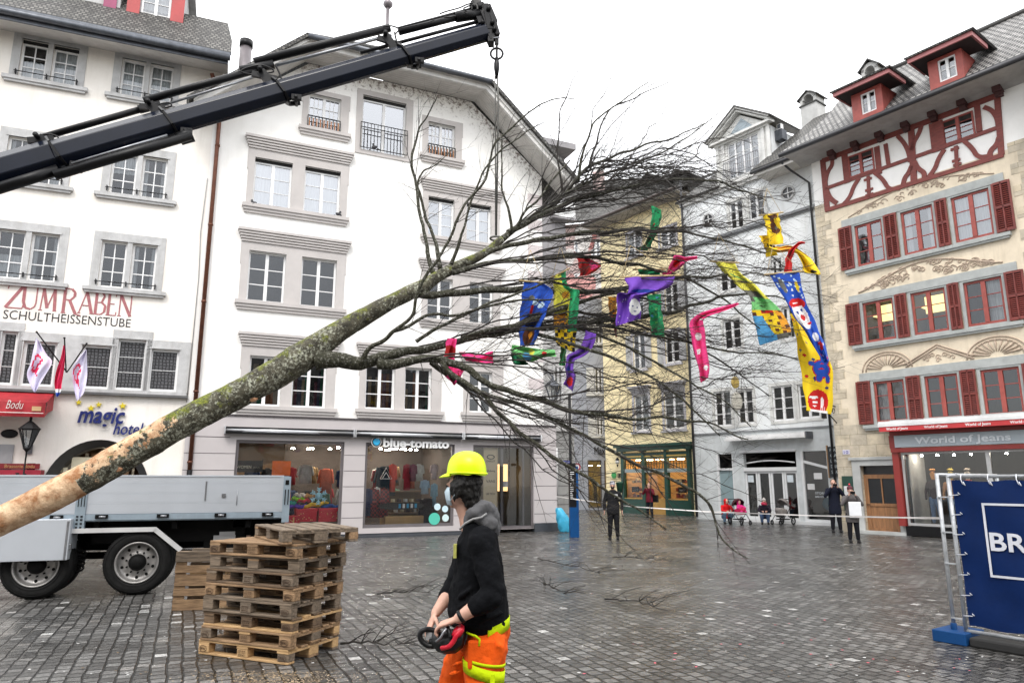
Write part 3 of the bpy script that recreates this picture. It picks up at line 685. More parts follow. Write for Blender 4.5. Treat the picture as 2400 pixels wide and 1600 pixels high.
 for k, o in ops.items():
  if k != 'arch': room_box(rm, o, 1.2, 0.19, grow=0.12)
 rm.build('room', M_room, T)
 sw = MB(); sw.box((-10.6, 0.3, 0), (-10.4, 9, 15)); sw.box((-0.1, 0.3, 0), (-0.02, 9, 15)); sw.box((-10.5, 9, 0), (0, 9.1, 15)); sw.build('side_wall', M_cream, T)
 # surrounds
 for k, (a, b, c, d) in P.items():
  m = MB(); frame_mb(m, (a-.22, b+.22, c, d+.26), [ops[k+'L'], ops[k+'R']], -0.03, 0.03)
  m.box((a-.05, -0.05, d), (b+.05, 0.0, d+.05)); m.box((a-.36, -0.14, c-.13), (b+.36, 0.02, c-.02)); m.box((a-.3, -0.1, c-.2), (b+.3, 0.02, c-.13))
  m.build('window_surround', M_stone, T)
  br = MB(); br.tube([(a-.08, -.12, c+.14), (b+.08, -.12, c+.14)], 0.014, 6)
  for x in (a-.04, (a+b)/2, b+.04): br.box((x-.012, -.13, c+.06), (x+.012, -.03, c+.2))
  br.build('flower_bar', M_iron, T)
 m = MB()
 for i in range(6):
  o = ops['g%d' % i]; nx = ops['g%d' % (i+1)][0] if i < 5 else o[1]+.3
  frame_mb(m, (o[0]-.13 if i else o[0]-.3, o[1]+(.13 if i < 5 else .3), zb, o[3]+.26), [o], -0.03, 0.03)
  g2 = ops['g%d' % (i+1)][0]-.13 if i < 5 else None
  if g2 and g2 > o[1]+.13: m.box((o[1]+.13, -.03, zb), (g2, .03, zlow+.26))
  m.box((o[0]-.03, -.05, o[3]), (o[1]+.03, 0, o[3]+.04))
 m.box((-10.5, -0.13, zb-.1), (-0.25, 0.02, zb)); m.build('window_surround', M_stone, T)
 sc_ = MB(); sc_.box((-10.5, -0.16, zb-.17), (-0.2, 0.02, zb-.1)); sc_.build('string_course', mat('string_dark', (0.12, 0.12, 0.12), 0.7), T)
 lead = leaded_mat()
 cts = {'w11L': 'half', 'w11R': 'full', 'w12L': 'full', 'w12R': 'full', 'w31L': 'half', 'w32R': 'sides', 'w32L': None, 'w21L': 'sides', 'w21R': 'right', 'w22L': 'top', 'w31R': 'sides', 'w22R': 'sides'}
 for k, o in ops.items():
  if k == 'arch': continue
  if k[0] == 'g': window(T, o, rec=0.08, leaves=1, cols=1, rows=3 if k in ('g1', 'g4') else 2, fw=0.07, mun=0.015, glass=lead)
  else: window(T, o, rec=0.1, leaves=1, cols=2, rows=3, fw=0.06, mun=0.03, curtain=cts.get(k), cy=0.2, glass=M_glassD, top=0.1 if k[:3] in ('w11',) else 0)
 # eave: boarded soffit, gutter, steep tiled roof with a red-shuttered dormer
 sf = MB(); yo = -0.95
 for k in range(7):
  y0 = -yo*0-0.0+yo*k/7; y1 = yo*(k+1)/7+.012
  z0 = 15.05-.03*k; sf.box((-10.5, y1, z0), (0.12, y0, z0+.04))
 sf.build('soffit', M_soffit, T)
 fb = MB(); fb.box((-10.5, yo-.05, 14.84), (0.14, yo, 15.1)); fb.tube([(-10.5, yo-.14, 15.06), (0.2, yo-.14, 15.02)], 0.1, 10); fb.box((-10.5, yo-.22, 15.04), (0.2, yo-.04, 15.16))
 fb.build('gutter', M_zinc, T)
 ge = MB(); ge.box((0.02, yo, 14.85), (0.14, 0.1, 15.08)); ge.build('eave_end_board', M_soffit, T)
 rf = MB(); ye, ze = yo-.2, 15.18
 # ridge found from the photograph on the gable plane s = .15
 yy, zz = 1.6, 17.6
 for i in range(60):
  y_ = 0.1*i; s_, z_ = S(522, 52, y_)
  if s_ < 0.0: yy, zz = y_, z_; break
 rf_pts = [(-10.7, ye, ze), (0.22, ye, ze), (0.12, ye+(yy-ye)*.35, ze+(zz-ze)*.3), (0.0, yy, zz), (-10.7, yy, zz)]
 slab(rf, [rf_pts[0], rf_pts[1], (0.2, ye+(yy-ye)*.4, ze+(zz-ze)*.4), (-10.7, ye+(yy-ye)*.4, ze+(zz-ze)*.4)], .1)
 slab(rf, [(-10.7, ye+(yy-ye)*.4, ze+(zz-ze)*.4), (0.2, ye+(yy-ye)*.4, ze+(zz-ze)*.4), (0, yy, zz), (-10.7, yy, zz)], .1)
 slab(rf, [(-10.7, yy, zz), (0, yy, zz), (0, 9.3, 15.2), (-10.7, 9.3, 15.2)], .1)
 uv_face(rf.build('roof', M_tile, T))
 gbm = MB(); gbm.add([(0, -.1, 15), (0, 9, 15), (0, yy, zz-.1)], [(0,1,2)]); gbm.build('gable_wall', M_cream, T)
 yd = -0.35; a, b = S(329, 40, yd)[0], S(398, 40, yd)[0]; zb0 = S(360, 62, yd)[1]
 dm = MB(); dm.box((a-.42, yd, zb0-.25), (b+.42, yd+.1, zb0)); dm.box((a-.38, yd+.02, zb0), (a, yd+3, zb0+2)); dm.box((b, yd+.02, zb0), (b+.38, yd+3, zb0+2)); dm.box((a-.6, yd-.3, zb0+2), (b+.6, yd+3, zb0+2.15))
 dmo = dm.build('dormer', M_stone, T)
 window(dmo, (a, b, zb0, zb0+2.0), y=yd, rec=0.02, leaves=2, cols=1, rows=5, curtain='full', cy=.15)
 for x0, x1 in ((a-.4, a-.04), (b+.02, b+.4)):
  sh = MB(); sh.box((x0, yd-.06, zb0+.02), (x1, yd-.01, zb0+1.95)); sh.build('shutter', mat('shutter_bright', (0.42, 0.05, 0.05), 0.5), dmo)
 a2 = S(140, 10, yd)[0]; dm = MB(); dm.box((a2, yd, zb0-.2), (a2+1.6, yd+3, zb0+2.2)); dm.box((a2+1.15, yd-.06, zb0+.1), (a2+1.5, yd-.01, zb0+2), 1); dm.build('dormer', [M_stone, mat('shutter_purple', (0.3, 0.04, 0.12), 0.5)], T)
 # downpipe at the seam
 dp = MB(); x = 0.02; dp.tube([(x, -.1, 2.1), (x-.02, -.1, 13.6), (x-.05, -.1, 14.0), (x-.35, -.5, 14.7)], 0.065, 10)
 for z in (2.3, 4.4, 7.2, 9.7, 12.4): dp.tube([(x-.01, -.1, z), (x-.01, -.1, z+.06)], 0.08, 10)
 dp.build('downpipe', M_copper, T)
 dp = MB(); dp.tube([(x, -.1, 0), (x, -.1, 2.1)], 0.075, 10)
 for k, cc in enumerate(((1.85, 1), (1.6, 2), (1.35, 3), (1.72, 1), (1.5, 4))): dp.tube([(x, -.1, cc[0]), (x, -.1, cc[0]+.09)], 0.077, 10, cc[1])
 dp.build('downpipe_foot', [M_black, mat('sticker_w', (0.7,)*3, 0.5), mat('sticker_y', (0.6, 0.6, 0.05), 0.5), mat('sticker_p', (0.3, 0.05, 0.4), 0.5), mat('sticker_g', (0.1, 0.4, 0.1), 0.5)], T)
 wr = MB(); wr.tube([(-.22, -.03, 4.1), (-.2, -.03, 8), (-.26, -.03, 9.5), (-.2, -.03, 11.3)], 0.012, 5); wr.build('wall_cable', mat('cable_grey', (0.3, 0.3, 0.3)), T)
 return T, ops, zb
def leaded_mat():
 m, n, o, b = nodes_of('leaded_glass'); N = n.nodes.new; L = n.links.new
 tcn = N('ShaderNodeTexCoord'); mp = N('ShaderNodeMapping'); mp.inputs['Rotation'].default_value = (R(90), 0, 0); L(tcn.outputs['Object'], mp.inputs[0])
 vo = N('ShaderNodeTexVoronoi'); vo.feature = 'DISTANCE_TO_EDGE'; vo.inputs['Scale'].default_value = 10.5; vo.inputs['Randomness'].default_value = 0.25; vo.voronoi_dimensions = '2D'; L(mp.outputs[0], vo.inputs[0])
 rp = N('ShaderNodeValToRGB'); rp.color_ramp.elements[0].position = 0.06; rp.color_ramp.elements[1].position = 0.16
 rp.color_ramp.elements[0].color = (0.015, 0.015, 0.016, 1); rp.color_ramp.elements[1].color = (0.085, 0.085, 0.09, 1); L(vo.outputs[0], rp.inputs[0]); L(rp.outputs[0], b.inputs['Base Color'])
 b.inputs['Roughness'].default_value = 0.12
 bp = N('ShaderNodeBump'); bp.inputs['Strength'].default_value = 0.5; bp.inputs['Distance'].default_value = 0.02; L(vo.outputs[0], bp.inputs['Height']); L(bp.outputs[0], b.inputs['Normal'])
 return m
TR, opsR, zbR = house_R()
def signs_R():
 S = FR.S; red = mat('paint_red', (0.42, 0.16, 0.17), 0.9, var=0.15, vscale=8); blk = mat('paint_black', (0.03, 0.03, 0.035), 0.9)
 # ZUM RABEN drawn as brush-like roman capitals (strokes with serifs), on a 0..1 grid
 GL = {'Z': (.8, [((.08,1),(.82,1),.05),((.82,1),(.02,0),.12),((.02,0),(.86,0),.05),((.08,1),(.05,.82),.04),((.86,0),(.92,.2),.04)]),
    'U': (.85, [((.1,1),(.1,.3),.12),((.1,.3),(.22,.05),.11),((.22,.05),(.5,0),.08),((.5,0),(.7,.12),.05),((.7,.12),(.75,.3),.05),((.75,.3),(.75,1),.05),((0,1),(.22,1),.04),((.64,1),(.86,1),.04)]),
    'M': (1.05, [((.15,0),(.22,1),.05),((.22,1),(.5,.1),.12),((.5,.1),(.82,1),.05),((.82,1),(.9,0),.12),((.05,0),(.26,0),.04),((.8,0),(1.0,0),.04)]),
    'R': (.9, [((.15,-.05),(.15,1.08),.12),((.15,1.05),(.5,1.05),.05),((.5,1.05),(.68,.9),.1),((.68,.9),(.68,.72),.11),((.68,.72),(.48,.55),.08),((.48,.55),(.15,.55),.05),((.42,.55),(.82,-.08),.12),((.82,-.08),(1.1,-.12),.05),((.03,1.08),(.2,1.08),.04),((.03,-.05),(.28,-.05),.04)]),
    'A': (.85, [((.08,0),(.42,1),.05),((.42,1),(.78,0),.12),((.2,.35),(.64,.35),.045),((0,0),(.18,0),.035),((.66,0),(.9,0),.035)]),
    'B': (.7, [((.12,0),(.12,1),.11),((.12,1),(.42,1),.045),((.42,1),(.56,.85),.08),((.56,.85),(.42,.55),.08),((.42,.55),(.12,.53),.045),((.42,.55),(.64,.4),.08),((.64,.4),(.6,.12),.1),((.6,.12),(.42,0),.06),((.42,0),(.12,0),.045),((0,1),(.15,1),.035),((0,0),(.15,0),.035)]),
    'E': (.6, [((.12,0),(.12,1),.11),((.12,1),(.5,1),.045),((.12,.52),(.44,.52),.045),((.12,0),(.54,0),.045),((.5,1),(.5,.86),.04),((.54,0),(.56,.16),.04),((0,1),(.15,1),.035),((0,0),(.15,0),.035)]),
    'N': (.9, [((.14,0),(.14,1),.05),((.14,1),(.76,0),.12),((.76,0),(.76,1.02),.05),((0,1),(.16,1),.035),((.04,0),(.25,0),.035),((.66,1.02),(.88,1.02),.035)])}
 m = MB(); x = 0; y = -.008
 word = 'ZUM RABEN'; tot = sum(GL[c][0] if c != ' ' else .16 for c in word); s0, s1 = S(14, 700)[0], S(312, 725)[0]; z0 = S(160, 731)[1]; H = 0.66; kx = (s1-s0)/tot
 for c in word:
  if c == ' ': x += .16; continue
  wd, st = GL[c]
  for p, q, t in st:
   a = (s0+(x+p[0])*kx, y, z0+p[1]*H); b = (s0+(x+q[0])*kx, y, z0+q[1]*H)
   m.beam(a, b, t*H, 0.006, up=(0, 1, 0))
   y -= 0.00002
  x += wd
 m.build('painted_name', red, TR)
 m = MB(); s0, s1 = S(8, 735)[0], S(306, 760)[0]; z0 = S(160, 757)[1]
 put_text(m, 'SCHULTHEISSENSTUBE', s0, s1, z0, -.006, h=.27, depth=0.006, bold=-0.004)
 m.build('painted_subtitle', blk, TR)
 navy = mat('letter_navy', (0.01, 0.02, 0.16), 0.35)
 m = MB(); s0, s1 = S(183, 980)[0], S(293, 980)[0]; z0 = S(238, 991)[1]
 put_text(m, 'magic', s0, s1, z0, -.06, h=0.5, depth=0.04, shear=0.22, bold=0.018); 
 s0, s1 = S(266, 1010)[0], S(336, 1010)[0]; z0 = S(300, 1018)[1]; put_text(m, 'hotel', s0, s1, z0, -.061, h=.36, depth=0.04, shear=0.22, bold=0.01)
 m.build('hotel_lettering', navy, TR)
 ye = mat('star_yellow', (0.75, 0.6, 0.02), 0.5)
 for (u, v, r) in ((185, 943, .085), (214, 956.5, .1), (232, 948, .085), (288, 951, .105)):
  c = S(u, v); m = MB(); pts = []
  for i in range(10):
   a = math.pi/2+i*math.pi/5+.1; rr = r if i % 2 == 0 else r*.42; pts.append((c[0]+rr*math.cos(a), c[1]+rr*math.sin(a)))
  m.poly(pts[::-1], 0.04, M=Matrix.Translation((0, -.06, 0))); m.build('sign_star', ye, TR)
 # red awning, red signboards, plaque
 red2 = mat('awning_red', (0.42, 0.02, 0.03), 0.6, var=0.2, vscale=4)
 m = MB(); sR = S(106, 960, -.9)[0]; zt = 3.95; zf0 = S(60, 962, -.9)[1]; zf1 = S(60, 940, -.9)[1]; s0 = -8.2; n = 26
 def row(y, z, amp=0): return [(s0+(sR-s0)*i/n, y+amp*math.sin(i*1.7), z) for i in range(n+1)]
 rows = [row(-.02, zf1+.35), row(-.75, zf1+.02), row(-.9, zf1-.02, .012), row(-.9, zf0-.06, .02), row(-.88, zf0-.16, .02)]
 vs = [p for r_ in rows for p in r_]; fs = [(r_*(n+1)+i, r_*(n+1)+i+1, (r_+1)*(n+1)+i+1, (r_+1)*(n+1)+i) for r_ in range(4) for i in range(n)]
 m.add(vs, fs, 0, False); m.add([(sR, -.02, zf1+.35), (sR, -.75, zf1+.02), (sR, -.9, zf0-.16), (sR, -.5, zf0+.0), (sR, -.02, zf0+.1)], [(0,1,2,3,4)])
 aw = m.build('awning', red2, TR)
 m = MB(); a = S(14, 958, -.92)[0]; b = S(54, 960, -.92)[0]; put_text(m, 'Bodu', a, b, zf0+.04, -.95, h=.24, depth=.004, shear=.3, bold=-.01); m.build('awning_lettering', mat('letter_pale', (0.75, 0.7, 0.66)), aw)
 m = MB(); m.box((S(74, 965, -.92)[0], -.94, zf0+.0), (S(108, 965, -.92)[0]-.12, -.93, zf0+.12)); m.build('awning_label', mat('label_ochre', (0.62, 0.4, 0.2)), aw)
 m = MB(); m.box((s0, -.955, zf0-.07), (sR-.02, -.95, zf0-.05)); m.build('awning_stripe', mat('letter_pale', (0.75, 0.7, 0.66)), aw)
 b = S(95, 1092)[0]; m = MB(); m.box((-8.2, -.12, S(50, 1098)[1]), (b, -.06, S(50, 1086)[1])); sb = m.build('signboard', mat('board_red', (0.2, 0.01, 0.015), 0.5), TR)
 m = MB(); put_text(m, 'Brasserie Bodu', S(14, 1092)[0], S(84, 1092)[0], S(50, 1096)[1], -.13, h=.1, depth=.004); m.build('signboard_lettering', mat('letter_gold', (0.5, 0.3, 0.12)), sb)
 m = MB(); m.box((-8.2, -.5, S(50, 1112)[1]-.3), (S(105, 1106)[0], -.04, S(50, 1101)[1])); m.build('canopy_box', mat('board_red2', (0.3, 0.01, 0.03), 0.5), TR)
 c = S(23, 1016); m = MB(); m.lathe([(0.2, 0), (0.2, .04), (0.16, .05)], n=20, M=Matrix.Translation((c[0], -.01, c[1])) @ Matrix.Rotation(R(90), 4, 'X') @ Matrix.Scale(.6, 4, (0, 1, 0))); m.build('oval_plaque', M_iron, TR)
 a = S(0, 1060)[0]; m = MB(); m.box((a-.4, -.05, 1.6), (S(32, 1060)[0], -.02, S(20, 1041)[1])); m.box((S(63, 1053)[0], -.07, S(70, 1064)[1]), (S(77, 1053)[0], -.02, S(70, 1042)[1]), 1); m.build('notice_plate', [mat('plate_grey', (0.35, 0.36, 0.37)), mat('plate_dark', (0.1, 0.1, 0.11))], TR)
 # projecting wall lantern
 p = FR.W(S(66, 1030, -.7)[0], -.7, S(66, 1022, -.7)[1])
 L0 = empty('wall_lantern', p, FR.th, 'black six-sided lantern on an iron bracket under the red awning', 'lantern')
 m = MB(); m.lathe([(.03, .42), (.1, .36), (.27, .2), (.25, .17)], n=6, smooth=False); m.lathe([(.03, .42), (.04, .5), (.01, .56)], n=8)
 for k in range(6):
  a = math.pi/3*k; m.beam((math.cos(a)*.235, math.sin(a)*.235, .18), (math.cos(a)*.085, math.sin(a)*.085, -.3), .022, .022)
 m.lathe([(.1, -.3), (.1, -.33), (.05, -.38), (.02, -.42), (.02, -1.0), (.035, -1.03), (.02, -1.1), (.002, -1.2)], n=8); m.build('lantern_frame', M_iron, L0)
 m = MB(); m.lathe([(.215, .17), (.08, -.28)], n=6, smooth=False, cap=False); m.build('lantern_glass', glass_mat('lantern_glass', (.8, .82, .82), .1), L0)
 m = MB(); m.tube([(-.1, .0, -1.02), (-.2, .1, -.98), (-.1, .4, -.98), (0, .7, -.95)], .018, 6); m.tube([(0, 0, -1.0), (0, .7, -1.0)], .02, 6); m.box((-.08, .62, -1.2), (.1, .68, -.7)); m.build('bracket', M_iron, L0)
signs_R()
# ================================================================ HOUSE J: half-timbered house with the jeans shop, right
FJ = Fac(gnd(2120, 1254), -53.5)
def z5(x, y): return (1900+x/3.136, y/3.136)
M_sand = mat('plaster_sand', (0.74, 0.645, 0.50), 0.9, c2=(0.60, 0.52, 0.40), stain=0.45, vscale=1.6, bump=0.35, bscale=30)
M_sandst = tile_mat('sandstone_blocks', (0.64, 0.55, 0.41), (0.52, 0.46, 0.37), 0.38, 0.62, rough=0.9, bump=0.35, mortar=(0.30, 0.26, 0.19), msize=0.008)
M_redt = mat('timber_red', (0.23, 0.05, 0.04), 0.6, var=0.2, vscale=6, bump=0.2, stretch=(1, 1, 3))
M_redf = mat('frame_red', (0.34, 0.07, 0.055), 0.5, var=0.15, vscale=5)
M_shut = mat('shutter_red', (0.19, 0.032, 0.024), 0.5, var=0.2, vscale=3)
M_lstone = mat('lintel_grey', (0.40, 0.42, 0.41), 0.85, var=0.12, vscale=4, bump=0.2)
def house_J():
 T = empty('half_timbered_house', FJ.O, FJ.th, 'sandstone house with red half-timbered top floor, red shutters and a jeans shop below', 'house')
 S = FJ.S; r = FJ.rect
 rows = [[r(2006,2072,520,620), r(2114,2192,486,591), r(2233,2326,451,561)], [r(2025,2098,703,802), r(2138,2221,680,781), r(2262,2355,652,757)], [r(2051,2124,893,991), r(2171,2250,875,983), r(2303,2396,861,969)]]
 rr = []
 for row in rows:
  z0 = sum(o[2] for o in row)/3; z1 = sum(o[3] for o in row)/3; rr.append([(o[0], o[1], z0, z1) for o in row])
 tim = [r(1988,2050,354,411), r(2208,2286,274,331)]; tz0 = sum(o[2] for o in tim)/2; tz1 = sum(o[3] for o in tim)/2; tim = [(o[0], o[1], tz0, tz1) for o in tim]
 door = (S(2025, 1180)[0], S(2107, 1180)[0], 0.02, 2.3); sh = (0.22, 5.2, 0.42, 2.62)
 ops = [o for row in rr for o in row]
 ztb = 11.98; ztt = 14.05
 wl = wall_mb([(-2.1, 0), (5.6, 0), (5.6, ztb+.1), (-2.1, ztb+.1)], ops+[door, (sh[0], sh[1], sh[2], 3.1)], rev=0.2)
 # lower part stone blocks, upper part sand plaster: two meshes
 lo = wall_mb([(-2.1, 0), (5.6, 0), (5.6, 3.75), (-2.1, 3.75)], [door, (0.1, 5.4, 0, 3.62)]+rr[2], rev=0.2); o = lo.build('stone_base', M_sandst, T); uv_face(o)
 upw = wall_mb([(-2.1, 3.75), (5.6, 3.75), (5.6, ztb+.1), (-2.1, ztb+.1)], ops, rev=0.2); upw.build('wall', M_sand, T)
 ti = wall_mb([(-2.1, ztb+.1), (5.6, ztb+.1), (5.6, ztt+.1), (-2.1, ztt+.1)], tim, rev=0.1); ti.build('infill_panel', M_white, T)
 sd = MB(); sd.box((-2.1, .3, 0), (-2, 8, 14)); sd.box((5.5, .3, 0), (5.6, 8, 14)); sd.box((-2.1, 8, 0), (5.6, 8.1, 14)); sd.build('side_wall', M_sand, T)
 rm = MB()
 for o in ops+tim: room_box(rm, o, 1.2, 0.19, grow=.15)
 rm.build('room', M_room, T)
 # corner blocks
 q = MB(); q2 = MB()
 for k in range(34):
  z = .05+k*.36
  if z > 13.6: break
  wq = (.34, .58)[k % 2]; q.box((-2.12, -.012, z), (-2.1+wq, .05, z+.345))
  if z > 3.9 and 4.5+wq < 5.6: q2.box((5.0-wq, -.012, z), (5.0, .05, z+.345))
 uv_face(q2.build('corner_blocks', M_sandst, T))
 uv_face(q.build('corner_blocks', M_sandst, T))
 # lintels and sills
 for i, row in enumerate(rr):
  m = MB(); a = row[0][0]-.45; b = min(row[2][1]+.45, 5.6); m.box((a, -.05, row[0][3]+.06), (b, .02, row[0][3]+.34)); m.build('lintel', M_lstone, T)
  m = MB(); m.box((a, -.14, row[0][2]-.17), (b, .02, row[0][2]-.06)); m.box((a+.05, -.1, row[0][2]-.24), (b-.05, .016, row[0][2]-.17)); m.build('sill', M_lstone, T)
  for o in row:
   m = MB(); frame_mb(m, (o[0]-.1, o[1]+.1, o[2]-.06, o[3]+.06), [o], -.03, .03); m.build('window_surround', M_lstone, T)
  cts = [[None, 'sides', 'full'], [None, None, 'right'], ['left', None, None]][i]
  for j, o in enumerate(row): window(T, o, rec=0.03, leaves=2, cols=1, rows=3, fm=M_redf, fw=.075, mun=.025, curtain=cts[j], cy=.2, glass=M_glassM if i == 0 else M_glassD)
  # louvred shutters, opened against the wall
  if i == 1:
   for o in row[:2]: m = MB(); m.box((o[0]+.1, .5, o[3]-.45), (o[1]-.1, .9, o[3]-.4)); m.box((o[0]-.1, 1.3, o[3]-.5), (o[1]+.1, 1.35, o[3]+.1)); m.build('room_lamp', emis('room_warm_light', (1, .75, .3), 1.6), T)
  edges = [(row[0][0]-.09, -1), (row[0][1]+.09, 1), (row[1][1]+.09, 1), (row[2][1]+.09, 1)]
  for (x, dr) in edges:
   ws = .52 if dr > 0 else .5
   if dr > 0:
    nx = [p for p in (row[1][0]-.12, row[2][0]-.12) if p > x]
    if nx: ws = min(ws, nx[0]-x)
   if x > 5.3: continue
   x0, x1 = (x-ws, x) if dr < 0 else (x, x+ws); m = MB(); z0, z1 = row[0][2]-.02, row[0][3]+.05; y0, y1 = -.1, -.055
   for (p, q_) in ((x0, x0+.06), (x1-.06, x1)): m.box((p, y0, z0), (q_, y1, z1))
   for zc in (z0, (z0+z1)/2-.04, z1-.07): m.box((x0+.06, y0, zc), (x1-.06, y1, zc+.08))
   m.box(((x0+x1)/2-.02, y0, z0), ((x0+x1)/2+.02, y1, z1)); m.box((x0+.05, y1-.004, z0+.02), (x1-.05, y1, z1-.02), 1)
   n = 22
   for k in range(n):
    z = z0+.08+(z1-z0-.16)*k/n
    if abs(z-(z0+z1)/2) < .05: continue
    m.add([(x0+.06, y0+.006, z), (x1-.06, y0+.006, z), (x1-.06, y1-.006, z+.045), (x0+.06, y1-.006, z+.045)], [(0,1,2,3)])
   m.build('shutter', [M_shut, mat('shutter_back', (0.05, 0.008, 0.008), 0.7)], T)
 # painted-plaster reliefs over the windows
 rel = mat('relief_plaster', (0.5, 0.40, 0.31), 0.9, c2=(0.36, 0.28, 0.22), vscale=9, bump=0.5, bscale=25)
 def scroll(m, cx, cz, r0, turns, d, t=.022):
  pts = []
  for k in range(18):
   a = k/17*turns*2*math.pi; rr_ = r0*(1-k/20); pts.append((cx+d*rr_*math.cos(a), -.012, cz+rr_*math.sin(a)))
  m.tube(pts, t, 5)
 m = MB(); rr0 = random.Random(3)
 zr = rr[1][0][3]+.36; xc = (rr[1][0][0]+rr[1][2][1])/2
 m.tube([(xc-2.3+4.6*k/20, -.012, zr+.05+.62*math.sin(math.pi*k/20)**1.3) for k in range(21)], .03, 5)
 for k in range(60):
  t = rr0.uniform(-1, 1); h = .5*(1-t*t); scroll(m, xc+t*2.0, zr+.1+rr0.uniform(.0, 1)*h, rr0.uniform(.07, .17), rr0.uniform(.6, 1.4), rr0.choice((-1, 1)), .018)
 m.build('relief', rel, T)
 m = MB(); zr = rr[0][0][3]+.36
 m.tube([(xc-2.4+4.8*k/20, -.012, zr+.04+.5*math.sin(math.pi*k/20)) for k in range(21)], .022, 5)
 for k in range(46):
  t = rr0.uniform(-1, 1); scroll(m, xc+t*2.1, zr+.1+rr0.uniform(0, .45)*(1.1-abs(t)), rr0.uniform(.07, .16), rr0.uniform(.5, 1.2), rr0.choice((-1, 1)), .016)
 m.build('relief', rel, T)
 zr = rr[2][0][3]+.36
 for j, o in enumerate(rr[2]):
  xc_ = (o[0]+o[1])/2; hw = .85; m = MB()
  if j == 1:
   for dz in (0, .09): m.tube([(xc_-hw-.2, -.012, zr+.02+dz), (xc_, -.012, zr+.56+dz), (xc_+hw+.2, -.012, zr+.02+dz)], .028, 5)
   for k in range(12): scroll(m, xc_+rr0.uniform(-.45, .45), zr+.12+rr0.uniform(0, .22), .09, 1, rr0.choice((-1, 1)), .016)
  else:
   for q_ in (1, .86): m.tube([(xc_+hw*q_*math.cos(math.pi*k/16), -.012, zr+.02+.62*q_*math.sin(math.pi*k/16)) for k in range(17)], .025, 5)
   for k in range(1, 12):
    a = math.pi*k/12; m.tube([(xc_+.2*math.cos(a), -.012, zr+.03+.14*math.sin(a)), (xc_+.66*math.cos(a), -.03, zr+.03+.46*math.sin(a))], [.012, .035], 5)
    m.ball((xc_+.7*math.cos(a), -.02, zr+.03+.5*math.sin(a)), .03, 6)
  m.build('relief', rel, T)
 # timber frame traced on the facade
 tm = MB()
 def tl(pts, wd):
  wd *= .86
  q_ = [S(*z5(*p)) for p in pts]
  if len(q_) > 2:      # smooth the curve
   for _ in range(2):
    nq = [q_[0]]
    for i in range(len(q_)-1):
     p0, p1 = q_[i], q_[i+1]; nq += [(p0[0]*.75+p1[0]*.25, p0[1]*.75+p1[1]*.25), (p0[0]*.25+p1[0]*.75, p0[1]*.25+p1[1]*.75)]
    nq.append(q_[-1]); q_ = nq
  yy = -.045-.0007*(tl.n % 9); tl.n += 1
  L_, R_ = [], []
  for i, p in enumerate(q_):
   a = q_[max(0, i-1)]; b = q_[min(len(q_)-1, i+1)]; dx, dz = b[0]-a[0], b[1]-a[1]; l = math.hypot(dx, dz) or 1; nx, nz = -dz/l*wd/2, dx/l*wd/2
   L_.append((p[0]+nx, p[1]+nz)); R_.append((p[0]-nx, p[1]-nz))
  vs = []
  for i in range(len(q_)): vs += [(L_[i][0], yy, L_[i][1]), (R_[i][0], yy, R_[i][1]), (L_[i][0], .02, L_[i][1]), (R_[i][0], .02, R_[i][1])]
  fs = []
  for i in range(len(q_)-1):
   b = i*4; fs += [(b, b+4, b+5, b+1), (b, b+2, b+6, b+4), (b+1, b+5, b+7, b+3)]
  fs += [(0, 1, 3, 2), (len(vs)-4, len(vs)-2, len(vs)-1, len(vs)-3)]
  tm.add(vs, fs)
 tl.n = 0
 tl([(90,1175),(125,1545)], .24); tl([(250,1140),(272,1345)], .26); tl([(487,1080),(508,1280)], .22); tl([(552,1060),(578,1232)], .16); tl([(737,900),(762,1340)], .24)
 tl([(920,900),(945,1110)], .5); tl([(1225,780),(1243,970)], .2); tl([(1372,700),(1405,1142)], .2)
 tl([(110,1548),(1420,1140)], .17); tl([(108,1388),(1392,935)], .15); tl([(88,1185),(1372,705)], .22)
 tl([(160,1170),(162,1215),(128,1262),(112,1330),(112,1380)], .16)
 tl([(640,1000),(690,1052),(722,1120),(735,1190)], .16); tl([(815,930),(795,990),(760,1045),(745,1110)], .16); tl([(1275,790),(1335,812),(1372,868),(1382,930)], .16)
 tl([(120,1400),(140,1450),(168,1478),(195,1495)], .2); tl([(360,1310),(318,1372),(292,1450),(235,1512)], .16); tl([(425,1295),(432,1455)], .13)
 for p in ((422,1318), (432,1395), (434,1432)): tl([(p[0]-28, p[1]+9), (p[0]+28, p[1]-9)], .1)
 tl([(470,1270),(535,1320),(575,1395),(660,1385)], .16)
 tl([(745,1220),(725,1270),(692,1310),(680,1372)], .18); tl([(765,1190),(790,1240),(838,1270),(838,1310)], .18)
 tl([(985,1100),(940,1170),(918,1240),(870,1302)], .16); tl([(1070,1075),(1078,1245)], .13)
 for p in ((1062,1095), (1072,1180), (1080,1210)): tl([(p[0]-30, p[1]+9), (p[0]+30, p[1]-9)], .1)
 tl([(1120,1030),(1190,1090),(1230,1160),(1320,1150)], .16); tl([(1388,1010),(1372,1065),(1322,1110),(1318,1160)], .18)
 tm.build('timber_frame', M_redt, T)
 for o in tim: window(T, o, rec=-.03, leaves=2, cols=1, rows=4, fm=M_redf, fw=.06, mun=.02, curtain=None, top=.0)
 for p in ((170,1125), (340,1055), (520,985), (710,908), (910,832), (1125,745), (1385,640)):
  cb = MB(); c = S(*z5(*p)); cb.box((c[0]-.12, -.32, ztt-.05), (c[0]+.12, .0, ztt+.2)); cb.box((c[0]-.1, -.2, ztt-.18), (c[0]+.1, 0, ztt-.05)); cb.build('corbel', mat('corbel_dark', (0.08, 0.03, 0.03), 0.7), T)
